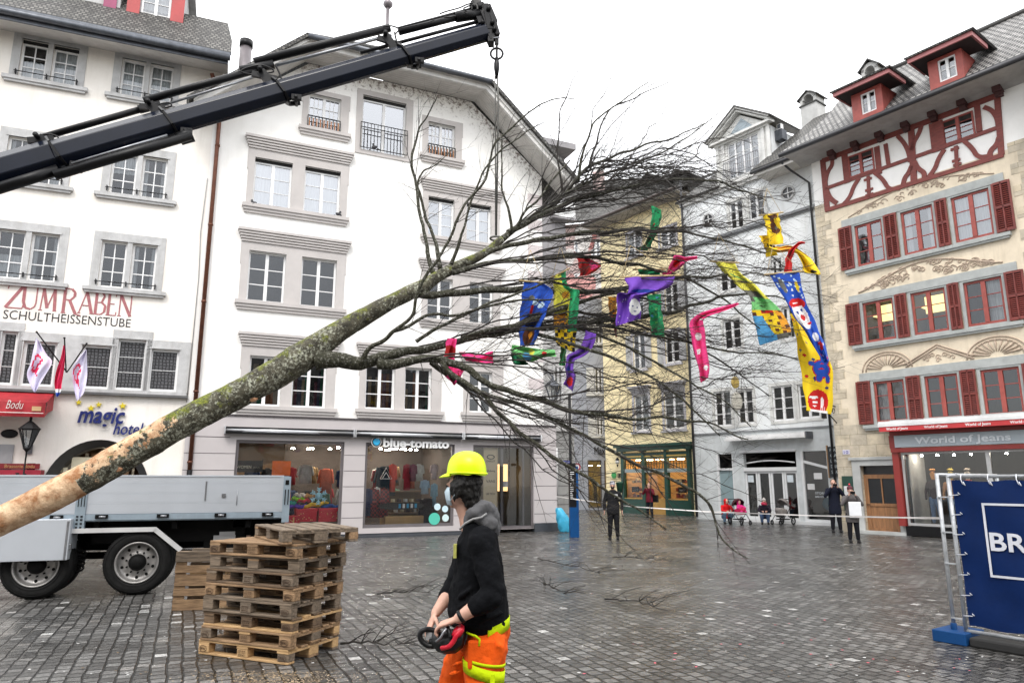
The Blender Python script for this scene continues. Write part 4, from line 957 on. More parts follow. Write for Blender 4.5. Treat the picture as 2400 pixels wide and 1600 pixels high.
 # coved soffit, gutter, roof
 sf = MB(); n = 8; prof = [(0, ztt+.02), (-.25, ztt+.12), (-.6, ztt+.17), (-1.0, ztt+.16), (-1.3, ztt+.1)]
 for i in range(4):
  (y0, z0), (y1, z1) = prof[i], prof[i+1]; sf.add([(-2.55, y0, z0), (5.6, y0, z0), (5.6, y1, z1), (-2.55, y1, z1)], [(0,1,2,3)], 0, True)
 sf.build('soffit', mat('soffit_grey', (0.42, 0.41, 0.4), 0.8, stain=.4), T)
 g = MB(); g.tube([(-2.6, -1.38, ztt+.15), (5.6, -1.38, ztt+.15)], .09, 10); g.box((-2.6, -1.42, ztt+.16), (5.6, -1.3, ztt+.24)); g.build('gutter', mat('gutter_dark', (0.05, 0.05, 0.055), .4, metal=.4), T)
 k = .9; P0 = FJ.W(0, -1.4, ztt+.24); nr = (FJ.e.cross(-FJ.n*1.0+Vector((0, 0, k)))).normalized()
 if nr.z < 0: nr = -nr
 def onroof(u, v):
  d = ray(u, v); t = (P0-EYE).dot(nr)/d.dot(nr); p = EYE+d*t; q_ = p-FJ.O; return (q_.dot(FJ.e), -q_.dot(FJ.n), q_.z)
 edge = [(-2.62, -1.4, ztt+.24), (5.6, -1.4, ztt+.24)]
 top = [onroof(2386, 35), onroof(2273, 86), onroof(2080, 168), onroof(1990, 205), onroof(1940, 270), onroof(1900, 308)]
 top[0] = (5.6, top[1][1], top[1][2])
 rf = MB(); slab(rf, edge+top, .14); uv_face(rf.build('roof', M_tile2, T))
 rg = MB(); rg.tube([(top[0][0], top[0][1], top[0][2]+.03), (top[1][0], top[1][1], top[1][2]+.03), (top[2][0], top[2][1], top[2][2]+.03)], .11, 8); rg.build('ridge_tiles', M_tile, T)
 # dormers
 for (uL, uR, vT, vB, ul, ur, eL, eR, ev) in ((2017, 2053, 214, 264, 1998, 2072, 1974, 2109, 196), (2198, 2242, 133, 187, 2178, 2262, 2153, 2293, 112)):
  base = onroof((uL+uR)/2, vB+10); y = base[1]; a, b, c, d = r(uL, uR, vT, vB, y); xl, xr = S(ul, vB, y)[0], S(ur, vB, y)[0]
  D = MB(); z0 = base[2]-.06; zt = d+.1
  D.box((xl, y, z0), (a, y+.12, zt)); D.box((b, y, z0), (xr, y+.12, zt)); D.box((a, y, z0), (b, y+.12, c)); D.box((a, y, d), (b, y+.12, zt)); [D.add([(xx, y+.12, z0), (xx, y+.12, zt), (xx, y+(zt-z0)/.9+.1, zt)], [(0,1,2)]) for xx in (xl+.01, xr-.01)]
  Do = D.build('dormer', M_redf, T); window(Do, (a, b, c, d), y=y, rec=.04, leaves=2, rows=2, fm=M_wframe, fw=.05, mun=.025)
  hr = MB(); xl2, xr2 = xl-.42, xr+.5; yf = y-.45; zr_ = zt+.02
  hr.box((xl2, yf, zr_-.02), (xr2, yf+.06, zr_+.14), 0); hr.box((xr2-.06, yf+.06, zr_-.02), (xr2, y+.75, zr_+.14), 0); hr.box((xl2, yf+.06, zr_-.02), (xl2+.06, y+.75, zr_+.14), 0); hr.box((xl2+.06, yf+.06, zr_+.0), (xr2-.06, y+.75, zr_+.03), 1)
  hr.build('dormer_eave', [mat('fascia_pink', (0.40, 0.14, 0.14), .5), mat('eave_black', (0.03, 0.02, 0.02), .7)], Do)
  rr_ = MB(); xm = (xl2+xr2)/2
  slab(rr_, [(xl2-.08, yf-.08, zr_+.18), (xr2+.08, yf-.08, zr_+.18), (xm+.25, y+1.2, zr_+.85), (xm-.25, y+1.2, zr_+.85)], .06)
  slab(rr_, [(xr2+.08, yf-.08, zr_+.18), (xr2+.08, y+2.2, zr_+.18), (xm+.25, y+2.2, zr_+.85), (xm+.25, y+1.2, zr_+.85)], .06); slab(rr_, [(xl2-.08, yf-.08, zr_+.18), (xm-.25, y+1.2, zr_+.85), (xm-.25, y+2.2, zr_+.85), (xl2-.08, y+2.2, zr_+.18)], .06)
  uv_face(rr_.build('dormer_roof', M_tile, Do))
 # chimney with a little arched cap
 def chimney(Fc, T, uL, uR, vt, vb, y, capv, name='chimney'):
  um = (uL+uR)/2; x0 = Fc.S(uL, vt, y)[0]; x1 = Fc.S(uR, vt, y)[0]; zt = Fc.S(um, vt, y)[1]; zb_ = Fc.S(um, vb, y)[1]-1.2; zc = Fc.S(um, capv, y)[1]
  m = MB(); m.box((x0, y, zb_), (x1, y+(x1-x0), zt)); m.box((x0-.06, y-.06, zt), (x1+.06, y+(x1-x0)+.06, zt+.06), 1)
  h = zc-zt; w_ = x1-x0; m.box((x0, y, zt+.06), (x0+.13, y+w_, zt+h*.55)); m.box((x1-.13, y, zt+.06), (x1, y+w_, zt+h*.55))
  na = 8; xm = (x0+x1)/2
  for k in range(na):
   a0, a1 = math.pi*k/na, math.pi*(k+1)/na; ri, ro = w_*.28, w_*.52; zc_ = zt+h*.42
   m.poly([(xm+ri*math.cos(a0), zc_+ri*math.sin(a0)), (xm+ro*math.cos(a0), zc_+ro*math.sin(a0)), (xm+ro*math.cos(a1), zc_+ro*math.sin(a1)), (xm+ri*math.cos(a1), zc_+ri*math.sin(a1))][::-1], w_, M=Matrix.Translation((0, y, 0)))
  slab(m, [(x0-.14, y-.1, zt+h*.5), (xm, y-.1, zc), (xm, y+w_+.1, zc), (x0-.14, y+w_+.1, zt+h*.5)], .05, 1); slab(m, [(x1+.14, y-.1, zt+h*.5), (x1+.14, y+w_+.1, zt+h*.5), (xm, y+w_+.1, zc), (xm, y-.1, zc)], .05, 1)
  m.build(name, [mat('chimney_render', (0.5, 0.5, 0.49), .9, stain=.3), M_tile], T)
 house_J.chimney = chimney
 chimney(FJ, T, 2020, 2060, 184, 190, 3.0, 136)
 # street door in stone surround
 a, b, c, d = door; m = MB(); frame_mb(m, (a-.28, b+.3, 0.02, d+.2), [door], -.07, .03); m.box((a-.36, -.12, d+.2), (b+.38, .02, d+.3)); m.box((a-.3, -.25, 0), (b+.4, 0, .1)); m.build('door_surround', mat('door_stone', (0.45, 0.46, 0.45), .85), T)
 dm = MB(); y = .14; wd = mat('door_wood', (0.33, 0.16, 0.07), .5, stretch=(6, 6, .6), vscale=3, var=.25, bump=.3, bscale=12); zd = c+1.98
 dm.box((a, y, c), (a+.14, y+.07, zd)); dm.box((b-.12, y, c), (b, y+.07, zd)); dm.box((a+.14, y, zd-.14), (b-.12, y+.07, zd)); dm.box((a+.14, y+.02, c), (b-.12, y+.07, c+.95)); dm.box((a+.14, y-.01, c+.9), (b-.12, y+.05, c+1.0)); dm.box((a+.14, y-.015, c+.04), (b-.12, y+.02, c+.16))
 do = dm.build('door', wd, T); gm = MB(); gm.box((a+.14, y+.03, c+1.0), (b-.12, y+.04, zd-.14)); gm.build('door_pane', mat('pane_dark', (0.02, 0.022, 0.025), .08), do)
 gm = MB(); gm.box((a, y+.04, zd), (b, y+.06, d)); gm.build('fanlight', mat('pane_dark', (0.02, 0.022, 0.025), .08), do)
 gm = MB(); xm = (a+.14+b-.12)/2; gm.box((xm-.02, y-.01, c+1.0), (xm+.02, y+.02, zd-.14)); gm.build('door_bar', wd, do); gm = MB(); gm.tube([(a+.06, y-.05, c+.95), (a+.16, y-.05, c+.95)], .014, 8); gm.tube([(a+.06, y, c+.95), (a+.06, y-.05, c+.95)], .014, 8); gm.build('handle', M_iron, do)
 # shop front: red posts, fascia, awning valance
 red = mat('shop_red', (0.27, 0.03, 0.025), .45, var=.1); m = MB()
 x0 = 0.0; m.box((x0, -.3, .32), (x0+.2, .2, 2.72)); m.box((x0, -.36, 2.72), (5.6, .2, 2.86)); m.box((x0+.0, -.34, 3.28), (5.6, .1, 3.45)); m.box((x0-.12, -.4, 3.45), (5.6, .15, 3.52)); m.box((x0-.06, -.28, 2.86), (x0+.14, .1, 3.28))
 m.build('shop_front', red, T)
 m = MB(); m.box((x0+.14, -.33, 2.88), (5.6, -.2, 3.27)); fs_ = m.build('shop_fascia', mat('fascia_bluegrey', (0.42, 0.48, 0.52), .4, var=.05), T)
 m = MB(); put_text(m, 'World of Jeans', S(2146, 1050, -.34)[0], S(2146, 1050, -.34)[0]+2.75, 2.98, -.345, h=.22, depth=.02, bold=.025); m.build('fascia_lettering', mat('letter_paleblue', (0.75, 0.8, 0.84), .4), fs_)
 m = MB(); m.box((-.14, -.75, 3.66), (5.6, -.1, 3.74), 0); m.box((-.14, -.78, 3.56), (5.6, -.7, 3.66), 0); m.box((-.12, -.765, 3.4), (5.6, -.755, 3.56), 1); av = m.build('awning_valance', [mat('valance_white', (0.75,)*3, .6), mat('valance_red', (0.55, 0.04, 0.045), .6)], T)
 m = MB()
 for k in range(4): put_text(m, 'World of Jeans', .12+k*1.2, .82+k*1.2, 3.44, -.77, h=.085, depth=.003, bold=.02)
 m.build('valance_lettering', mat('letter_white', (0.85,)*3), av)
 m = MB(); m.box((-.05, -.1, 3.74), (5.6, .02, 3.82)); m.box((.2, -.1, 3.5), (5.6, .1, 3.7)); m.build('sill_band', M_lstone, T)
 m = MB(); m.box((.2, -.28, .02), (5.6, .2, .32)); m.build('shop_plinth', M_black, T)
 window(T, (.24, 5.4, .34, 2.72), y=-.2, rec=.02, leaves=2, rows=1, fm=mat('alu_frame', (0.5, 0.5, 0.5), .4, metal=.4), fw=.07, glass=M_shopglass, name='shop_window')
 rb = MB(); room_box(rb, (.3, 5.3, .36, 2.7), 3.0, .1, grow=.05); rb.build('shop_room', mat('jeans_room', (0.10, 0.095, 0.09), .9), T)
 m = MB(); m.box((.32, .1, .36), (.36, 1.2, 2.7)); m.build('shop_panel', mat('panel_white', (0.6, 0.6, 0.58)), T)
 c = S(1984, 1059); m = MB(); m.box((c[0]-.13, -.03, c[1]-.08), (c[0]+.13, -.01, c[1]+.08)); np_ = m.build('number_plate', mat('plate_lilac', (0.62, 0.6, 0.7)), T)
 m = MB(); put_text(m, '10', c[0]-.08, c[0]+.08, c[1]-.055, -.034, h=.11, depth=.004); m.build('plate_number', mat('num_blue', (0.05, 0.05, 0.3)), np_)
 c = S(1999, 1170); m = MB(); m.box((-1.95, -.08, .75), (-1.55, -.02, 1.95)); mb_ = m.build('menu_case', mat('case_green', (0.02, 0.06, 0.045), .4), T); m = MB(); m.box((-1.9, -.09, 1.2), (-1.74, -.082, 1.6)); m.build('menu_sheet', mat('paper', (0.7,)*3), mb_)
 return T
TJ = house_J()
# ================================================================ HOUSE C: pale grey cafe house with a pedimented attic
FC = Fac(gnd(1976, 1233), -53)
M_cgrey = mat('plaster_bluegrey', (0.76, 0.78, 0.785), 0.9, c2=(0.66, 0.68, 0.69), stain=.3, vscale=.8, bump=.2)
M_cw = mat('trim_offwhite', (0.68, 0.68, 0.66), .7, stain=.3)
def house_C():
 T = empty('cafe_house', FC.O, FC.th, 'pale grey house with a pedimented attic and folding cafe doors, left of the half-timbered house', 'house')
 S = FC.S; r = FC.rect
 wn = dict(u1=r(1710,1742,470,536), u2=r(1755,1792,451,512), m1=r(1686,1726,609,682), m2=r(1696,1737,748,818), m3=r(1834,1862,719,795), m4=r(1808,1833,607,642),
     l1=r(1675,1714,916,999), l2=r(1728,1766,914,993), l3=r(1811,1860,903,986), l4=r(1872,1920,898,980))
 dz = 3.95
 G = dict(g1=r(1683,1722,1082,1200), g2=r(1748,1872,1079,1219), g3=r(1883,1944,1074,1222)); zt = 3.2
 G = {k: (o[0], o[1], .12 if k != 'g1' else .12, 3.0) for k, o in G.items()}
 ops = list(wn.values())
 wall_mb([(-7.2, dz), (1.2, dz), (1.2, 15.5), (-2.2, 15.5), (-2.2, 16.0), (-7.2, 15.9)][:2]+[(1.2, 15.95), (-7.2, 15.95)], ops, rev=.15).build('wall', M_cgrey, T)
 lo = wall_mb([(-7.2, 0), (1.2, 0), (1.2, dz), (-7.2, dz)], list(G.values()), y=-.03, rev=.2); lo.build('shop_wall', mat('cafe_grey', (0.58, 0.61, 0.62), .8, stain=.2), T)
 sd = MB(); sd.box((-7.2, .2, 0), (-7.1, 8, 15.9)); sd.box((1.1, .2, 0), (1.2, 8, 15.9)); sd.build('side_wall', M_cgrey, T)
 rm = MB()
 for o in ops: room_box(rm, o, 1, .14, grow=.12)
 rm.build('room', M_room, T)
 rm = MB(); room_box(rm, (G['g1'][0], G['g3'][1], .1, 3.0), 3, .2, grow=.05); rm.build('cafe_room', M_dark, T)
 st = MB()
 for z in (13.42,): st.box((-7.2, -.12, z), (1.2, .02, z+.14)); st.box((-7.2, -.07, z-.07), (1.2, .02, z))
 st.build('string_course', mat('string_dark2', (0.2, 0.21, 0.22), .7), T); st = MB(); st.box((-7.2, -.08, dz-.02), (1.2, .02, dz+.06)); st.build('string_course', mat('string_dark2', (0.2, 0.21, 0.22), .7), T)
 for k, o in wn.items():
  m = MB(); frame_mb(m, (o[0]-.14, o[1]+.14, o[2]-.12, o[3]+.16), [o], -.035, .02); m.build('window_surround', M_cw, T)
  window(T, o, rec=.05, leaves=2, cols=1, rows=3, fw=.07, mun=.03, curtain={'l1': 'right', 'm2': None}.get(k), glass=M_glassD)
 for (u, v) in ((1847.6, 452.5), (1661, 515)):
  c = S(u, v); m = MB(); M_ = Matrix.Translation((c[0], -.01, c[1])) @ Matrix.Rotation(R(90), 4, 'X')
  m.lathe([(.34, 0), (.34, .06), (.26, .06), (.26, -.0)], n=22, M=M_, cap=False, smooth=False); m.lathe([(.27, .005), (.27, .01)], n=22, mi=1, M=M_, smooth=False); m.box((c[0]-.25, -.05, c[1]-.02), (c[0]+.25, -.03, c[1]+.02), 2); m.box((c[0]-.02, -.05, c[1]-.25), (c[0]+.02, -.03, c[1]+.25), 2)
  m.build('round_window', [M_stone, mat('pane_dark', (0.02, 0.022, 0.025), .08), M_wframe], T)
 # eave on the right half with boarded soffit
 sf = MB()
 for k in range(5): sf.box((-2.17, -1.0+.2*k+.01, 15.42), (1.2, -1.0+.2*(k+1), 15.47))
 sf.box((-2.2, -1.05, 15.36), (1.2, -1.0, 15.56)); sf.build('soffit', M_soffit, T)
 g = MB(); g.tube([(-2.3, -1.12, 15.56), (1.2, -1.12, 15.56)], .08, 8); g.box((-2.3, -1.1, 15.56), (1.2, -1.0, 15.66)); g.tube([(-.75, -1.1, 15.5), (-.6, -.7, 15.2), (-.12, -.1, 14.6), (-.12, -.1, .2)], .05, 8); g.tube([(-7.1, -.12, 17.2), (-7.1, -.12, .1)], .06, 8); g.build('gutter', mat('gutter_dark', (0.05, 0.05, 0.055), .4), T)
 rf = MB(); slab(rf, [(-2.3, -1.1, 15.7), (1.2, -1.1, 15.7), (1.2, 3.0, 19.2), (-1.3, 3.0, 19.2)], .12); slab(rf, [(-7.4, -.3, 15.98), (-4.7, -.3, 15.98), (-4.7, 2.2, 18.0), (-6.6, 2.2, 18.0)], .12)
 slab(rf, [(-7.2, 0, 15.97), (1.2, 0, 15.97), (1.2, 8, 15.9), (-7.2, 8, 15.9)], .1)
 uv_face(rf.build('roof', M_tile, T))
 cn = MB(); cn.box((-7.3, -.2, 15.86), (-2.2, .02, 16.0)); cn.box((-7.25, -.12, 15.7), (-2.2, .015, 15.86)); cn.build('cornice', M_cw, T)
 # pedimented attic storey
 xl, xr = -4.85, -1.95; za, zb_ = 16.0, 18.22; xm = (xl+xr)/2
 o = (xl+.62, xr-.55, 16.2, 18.02)
 at_ = MB(); at_ = wall_mb([(xl, za), (xr, za), (xr, zb_), (xl, zb_)], [o], y=-.02, rev=.15, mb=at_)
 for x in (xl, xl+.34, xr-.34, xr-.06): at_.box((x, -.1, za), (x+.16, -.02, zb_-.1)); 
 at_.box((xl-.08, -.14, zb_-.12), (xr+.08, .02, zb_)); ao = at_.build('attic_front', M_cw, T)
 ck = MB(); ck.box((xr-.05, .2, za), (xr, 3.2, zb_)); ck.box((xl, .2, za), (xl+.05, 3.2, zb_)); ck.build('attic_cheek', M_cgrey, ao)
 window(ao, o, y=-.02, rec=.06, leaves=4, cols=1, rows=3, fw=.05, mun=.025, curtain='full', cy=.3)
 rl = MB()
 for z in (16.28, 17.0): rl.box((o[0]-.1, -.28, z), (o[1]+.1, -.25, z+.03))
 for k in range(18):
  x = o[0]-.1+(o[1]-o[0]+.2)*k/17; rl.box((x-.012, -.275, 16.28), (x+.012, -.255, 17.0))
 rl.build('attic_rail', mat('rail_grey', (0.25, 0.25, 0.27), .5), ao)
 pd = MB(); zr = 19.45
 pd.poly([(xl-.1, zb_), (xr+.1, zb_), (xm, zr-.15)], .08, M=Matrix.Translation((0, -.04, 0)))
 for (x0, z0) in ((xl-.3, zb_), (xr+.3, zb_)):
  for (o_, yy, th) in ((0, -.3, .09), (.13, -.42, .09)):
   pd.add([(x0, yy, z0+o_), (xm, yy, zr+o_-.05), (xm, yy, zr+o_+th-.05), (x0, yy, z0+o_+th), (x0, .1, z0+o_), (xm, .1, zr+o_-.05), (xm, .1, zr+o_+th-.05), (x0, .1, z0+o_+th)], [(0,1,2,3),(7,6,5,4),(0,4,5,1),(3,2,6,7),(1,5,6,2),(0,3,7,4)])
 pd.box((xl-.3, -.3, zb_-.02), (xr+.3, .02, zb_+.09)); pd.build('pediment', M_cw, ao)
 pg = MB(); pg.poly([(xm-.7, zb_+.16), (xm+.75, zb_+.16), (xm+.1, zb_+.85)], .02, M=Matrix.Translation((0, -.07, 0))); pg.build('pediment_glass', mat('glass_blueish', (0.3, 0.36, 0.4), .1), ao)
 rr = MB(); slab(rr, [(xl-.42, -.45, zb_+.2), (xm, -.45, zr+.24), (xm, 3.6, zr+.24), (xl-.42, 3.6, zb_+.2)], .08); slab(rr, [(xr+.42, -.45, zb_+.2), (xr+.42, 3.6, zb_+.2), (xm, 3.6, zr+.24), (xm, -.45, zr+.24)], .08); uv_face(rr.build('attic_roof', M_tile, ao))
 vb = MB()
 for (u, v) in ((1820, 318), (1842, 326)):
  c = S(u, v, .6); x = xr+.12; yv = .5 if u < 1830 else 1.5; vb.box((x-.1, yv, c[1]-.3), (x+.28, yv+.4, c[1]+.2), 0); vb.box((x, yv+.05, c[1]+.24), (x+.22, yv+.25, c[1]+.5), 1); vb.box((x+.03, yv+.04, c[1]+.27), (x+.19, yv+.045, c[1]+.47), 0)
 vb.build('vent_box', [M_zinc, M_wframe], ao)
 house_J.chimney(FC, T, 1875, 1913, 245, 305, 3.0, 211)
 # awning cassette
 m = MB(); a = S(1704, 1018, -.4)[0]; b = S(1888, 1018, -.4)[0]; m.box((a, -.5, 3.62), (b, -.1, 3.78)); m.box((a-.05, -.56, 3.55), (b+.05, -.4, 3.66)); m.box((b+.05, -.5, 3.5), (b+.12, -.05, 3.8), 1); m.build('awning_cassette', [mat('awn_white', (0.72,)*3, .5), M_zinc], T)
 # ground floor joinery
 fm = mat('joinery_white', (0.66, 0.67, 0.68), .5, var=.05)
 g1, g2, g3 = G['g1'], G['g2'], G['g3']
 m = MB(); m.box((g1[0], .05, .12), (g1[1], .09, 2.3)); m.build('shopfront_panel', mat('panel_teal', (0.24, 0.32, 0.34), .4), T)
 m = MB(); 
 m.box((g1[0], -.02, .1), (g1[0]+.1, .1, 3.0)); m.box((g1[1]-.06, -.02, .1), (g1[1], .1, 3.0)); m.box((g1[0]+.1, -.02, 2.25), (g1[1]-.06, .1, 2.35)); m.box((g2[0], -.06, 2.2), (g2[1], .1, 2.36)); m.box((g3[0], -.03, .12), (g3[0]+.1, .1, 3)); m.box((g3[0]+.1, -.03, .12), (g3[1], .1, .22))
 m.add([(g3[0]+.1, .0, 2.52), (g3[1], .0, 2.25), (g3[1], .0, 2.36), (g3[0]+.1, .0, 2.64)], [(0,1,2,3)]); m.tube([(g2[0]+.1+(g2[1]-g2[0]-.2)*k/10, .02, 2.55+.1*math.sin(math.pi*k/10)) for k in range(11)], .035, 6)
 m.box((g2[0]-.3, -.16, 0), (g3[1]+.1, .0, .12)); m.box((g2[0]-.15, -.1, 3.02), (g2[1]+.05, .0, 3.12)); m.build('joinery', fm, T)
 wdt = (g2[1]-g2[0])/4
 for k in range(4):
  x0 = g2[0]+wdt*k; d = MB(); d.box((x0+.01, .02, .12), (x0+.1, .08, 2.2)); d.box((x0+wdt-.1, .02, .12), (x0+wdt-.01, .08, 2.2)); d.box((x0+.1, .02, 2.1), (x0+wdt-.1, .08, 2.2)); d.box((x0+.1, .02, .12), (x0+wdt-.1, .08, .24)); do = d.build('folding_door', fm, T)
  p = MB(); p.add([(x0+.1, .05, .24), (x0+wdt-.1, .05, .24), (x0+wdt-.1, .05, 2.1), (x0+.1, .05, 2.1)], [(0,1,2,3)]); p.build('door_pane', M_glass, do)
  if k in (0, 3): p = MB(); p.box((x0+.13, .03, 1.72), (x0+.42, .035, 2.02)); p.build('notice_sheet', mat('paper_blue', (0.6, 0.66, 0.7)), do)
 p = MB(); p.add([(g3[0]+.1, .05, .22), (g3[1], .05, .22), (g3[1], .05, 3), (g3[0]+.1, .05, 3)], [(0,1,2,3)]); p.build('shop_pane', M_glass, T)
 p = MB(); p.box((g3[0]+.5, .03, 1.85), (g3[0]+.86, .035, 2.1)); p.box((g3[0]+.18, .03, 1.42), (g3[0]+.5, .035, 1.66)); p.build('notice_sheet', mat('paper', (0.7,)*3), T)
 p = MB(); put_text(p, 'STOREY', g3[0]+.5, g3[0]+1.05, 1.24, .03, h=.09, depth=.003); put_text(p, 'BAR KITCHEN', g3[0]+.5, g3[0]+1.15, 1.1, .03, h=.08, depth=.003); p.build('window_lettering', mat('letter_paleblue', (0.75, 0.8, 0.84)), T)
 p = MB(); p.ball((g3[0]+.85, .5, .85), (.35, .2, .3), 10); p.build('display_shape', mat('display_blue', (0.03, 0.16, 0.24), .5), T)
 # blackboard at the corner
 p = MB(); a = S(1945, 1100)[0]+.02; p.box((a, -.1, 1.95), (a+.75, -.05, 3.15)); p.box((a-.05, -.11, 1.9), (a, -.04, 3.2), 1); bb = p.build('blackboard', [mat('board_black', (0.02, 0.025, 0.03), .6), mat('wood_tan', (0.3, 0.18, 0.09), .6)], T)
 p = MB()
 for k, t in enumerate(('PLAN B', 'CAFE', 'LUNCH', 'DRINKS', 'SNACKS')): put_text(p, t, a+.1, a+.6, 2.95-k*.22, -.104, h=.13, depth=.003)
 p.build('chalk_lettering', mat('chalk', (0.45, 0.5, 0.52)), bb)
 # gilded hanging signs on iron brackets
 for (u, v, ry, rz_, nm, lab) in ((1723, 896, .2, .27, 'hanging_sign', 'small gilded round sign on iron bracket over the cafe windows'), (1727, 940, .28, .42, 'hanging_sign', 'large pale oval sign hanging below the small gilded one')):
  c = S(u, v, -.9); E_ = empty(nm, FC.W(c[0], -.9, c[1]), FC.th+R(70), lab, 'hanging sign', 'iron signs hung on the cafe house')
  m = MB(); M_ = Matrix.Rotation(R(90), 4, 'X') @ Matrix.Scale(rz_/ry, 4, (0, 1, 0)); m.lathe([(ry, -.03), (ry, .03), (ry*.8, .045)], n=20, M=M_); m.build('sign_disc', mat('gilt' if ry < .25 else 'sign_pale', (0.55, 0.4, 0.12) if ry < .25 else (0.5, 0.48, 0.42), .35, metal=.5 if ry < .25 else 0), E_)
  m = MB(); m.tube([(0, 0, rz_), (0, 0, rz_+.12), (.7, -.25, rz_+.12)], .02, 6)
  for q in range(3): m.tube([(.2+.15*q+.08*math.cos(a_), 0, rz_+.2+.08*math.sin(a_)) for a_ in [t*.7 for t in range(9)]], .012, 5)
  m.build('bracket', M_iron, E_)
 return T
TC = house_C()
# ================================================================ HOUSE Y: yellow house with the green shop front
FY = Fac(gnd(1632, 1209), -52)
def house_Y():
 T = empty('yellow_house', FY.O, FY.th, 'tall yellow house with a dark green lit shop front, left of the pale grey house', 'house')
 S = FY.S; r = FY.rect
 ylw = mat('plaster_yellow', (0.88, 0.76, 0.47), .9, c2=(0.81, 0.69, 0.43), stain=.2, vscale=.8, bump=.2)
 up = [r(1471,1502,545,600), r(1547,1584,533,577), r(1478,1508,690,745), r(1558,1590,665,731), r(1484,1512,783,865), r(1559,1592,776,850), r(1487,1521,925,1009), r(1557,1603,916,1005)]
 x0, x1 = -6.35, .25
 fz = lambda i: None
 wall_mb([(x0, 0), (x1, 0), (x1, 17.3), (x0, 17.3)], up+[(-4.9, -.15, .1, 3.5)], rev=.18).build('wall', ylw, T)
 sd = MB(); sd.box((x0, .2, 0), (x0+.1, 8, 17.2)); sd.box((x1-.1, .2, 0), (x1, 8, 17.2)); sd.build('side_wall', ylw, T)
 rm = MB()
 for o in up: room_box(rm, o, 1, .17, grow=.15)
 rm.build('room', M_room, T)
 for i, o in enumerate(up):
  m = MB(); frame_mb(m, (o[0]-.14, o[1]+.14, o[2]-.08, o[3]+.14), [o], -.03, .02); m.box((o[0]-.22, -.12, o[2]-.16), (o[1]+.22, .01, o[2]-.08))
  if i >= 6: cornice(m, o[0]-.1, o[1]+.1, o[3]+.14, o[3]+.5, out=.3, steps=4)
  m.build('window_surround', mat('trim_lilac', (0.55, 0.54, 0.57), .8), T); window(T, o, rec=.06, leaves=2, rows=3, fw=.07, mun=.035, curtain='full' if i >= 6 else ('sides' if i % 3 == 0 else None), cy=.15, glass=M_glassD)
  if i in (4, 5, 2, 3):
   for q in (-1, 1):
    m = MB(); xs = o[0]-.5 if q < 0 else o[1]+.14; m.box((xs, -.08, o[2]), (xs+.36, -.035, o[3]))
    for k in range(14): m.box((xs+.03, -.09, o[2]+.05+k*(o[3]-o[2]-.1)/14), (xs+.33, -.082, o[2]+.09+k*(o[3]-o[2]-.1)/14))
    m.build('shutter', mat('shutter_grey', (0.5, 0.5, 0.5), .6), T)
 ev = MB(); ev.box((x0-.5, -1.0, 17.3), (x1+.3, 0.1, 17.42)); ev.build('soffit', mat('soffit_brown', (0.36, 0.34, 0.32), .8), T); ev = MB(); ev.tube([(x0-.5, -1.08, 17.45), (x1+.3, -1.08, 17.45)], .09, 8); ev.tube([(x1+.02, -.1, 17.2), (x1+.02, -.1, 0)], .06, 8); ev.build('gutter', mat('gutter_brown', (0.08, 0.06, 0.055), .5), T)
 rf = MB(); slab(rf, [(x0-.5, -1.1, 17.5), (x1+.3, -1.1, 17.5), (x1+.3, 3.4, 19.8), (x0-.5, 3.4, 19.8)], .12); uv_face(rf.build('roof', M_tile, T))
 dz = MB()
 for (xa, zh) in ((-3.2, 20.2), (-.9, 19.6)):
  dz.box((xa-.5, 1.2, 18.2), (xa+.5, 3, zh-.4)); slab(dz, [(xa-.8, .9, zh-.45), (xa, .9, zh), (xa, 3.3, zh), (xa-.8, 3.3, zh-.45)], .06); slab(dz, [(xa+.8, .9, zh-.45), (xa+.8, 3.3, zh-.45), (xa, 3.3, zh), (xa, .9, zh)], .06)
 uv_face(dz.build('dormers', M_tile, T))
 # shop front
 gr = mat('shop_green', (0.008, 0.055, 0.04), .35, var=.1); gold = mat('gold_line', (0.5, 0.33, 0.08), .4)
 a, b = -4.95, -.1; m = MB(); m.box((a-.35, -.45, 3.62), (b+.3, .02, 3.76)); m.box((a-.2, -.34, 3.4), (b+.2, .02, 3.62)); m.box((a, -.22, 2.98), (b, .0, 3.06)); 
 for x in (a, a+1.55, a+3.15, b-.2): m.box((x, -.22, .0), (x+.2, .02, 3.4))
 m.box((a+.2, -.2, .0), (a+1.55, .0, .78)); m.box((a+3.35, -.2, .0), (b-.2, .0, .78)); m.box((a+.2, -.2, 2.22), (b-.2, -.02, 2.42), 2); m.box((a+.2, -.21, 3.06), (b-.2, -.15, 3.14), 1); m.box((a+.2, -.21, 3.3), (b-.2, -.15, 3.34), 1); m.box((a+.2, -.18, 3.14), (b-.2, -.1, 3.3), 0)
 for (x0_, x1_) in ((a+.22, a+1.53), (a+3.37, b-.22)): m.box((x0_, -.215, .8), (x1_, -.2, .84), 1)
 for k in range(24):
  x = a+.25+(b-a-.45)*k/23; m.box((x-.012, -.1, 2.42), (x+.012, -.07, 2.98))
 m.box((a+.2, -.1, 2.68), (b-.2, -.07, 2.71)); m.build('shop_front', [gr, gold, mat('band_bluegrey', (0.3, 0.36, 0.36), .5)], T)
 d = MB(); wd = mat('door_ochre', (0.42, 0.24, 0.06), .45); x0_, x1_ = a+1.77, a+3.13; d.box((x0_, -.12, 0), (x1_, -.06, .85)); d.box((x0_, -.12, .85), (x0_+.14, -.06, 2.2)); d.box((x1_-.14, -.12, .85), (x1_, -.06, 2.2)); d.box((x0_+.14, -.12, 2.1), (x1_-.14, -.06, 2.2)); do = d.build('shop_door', wd, T)
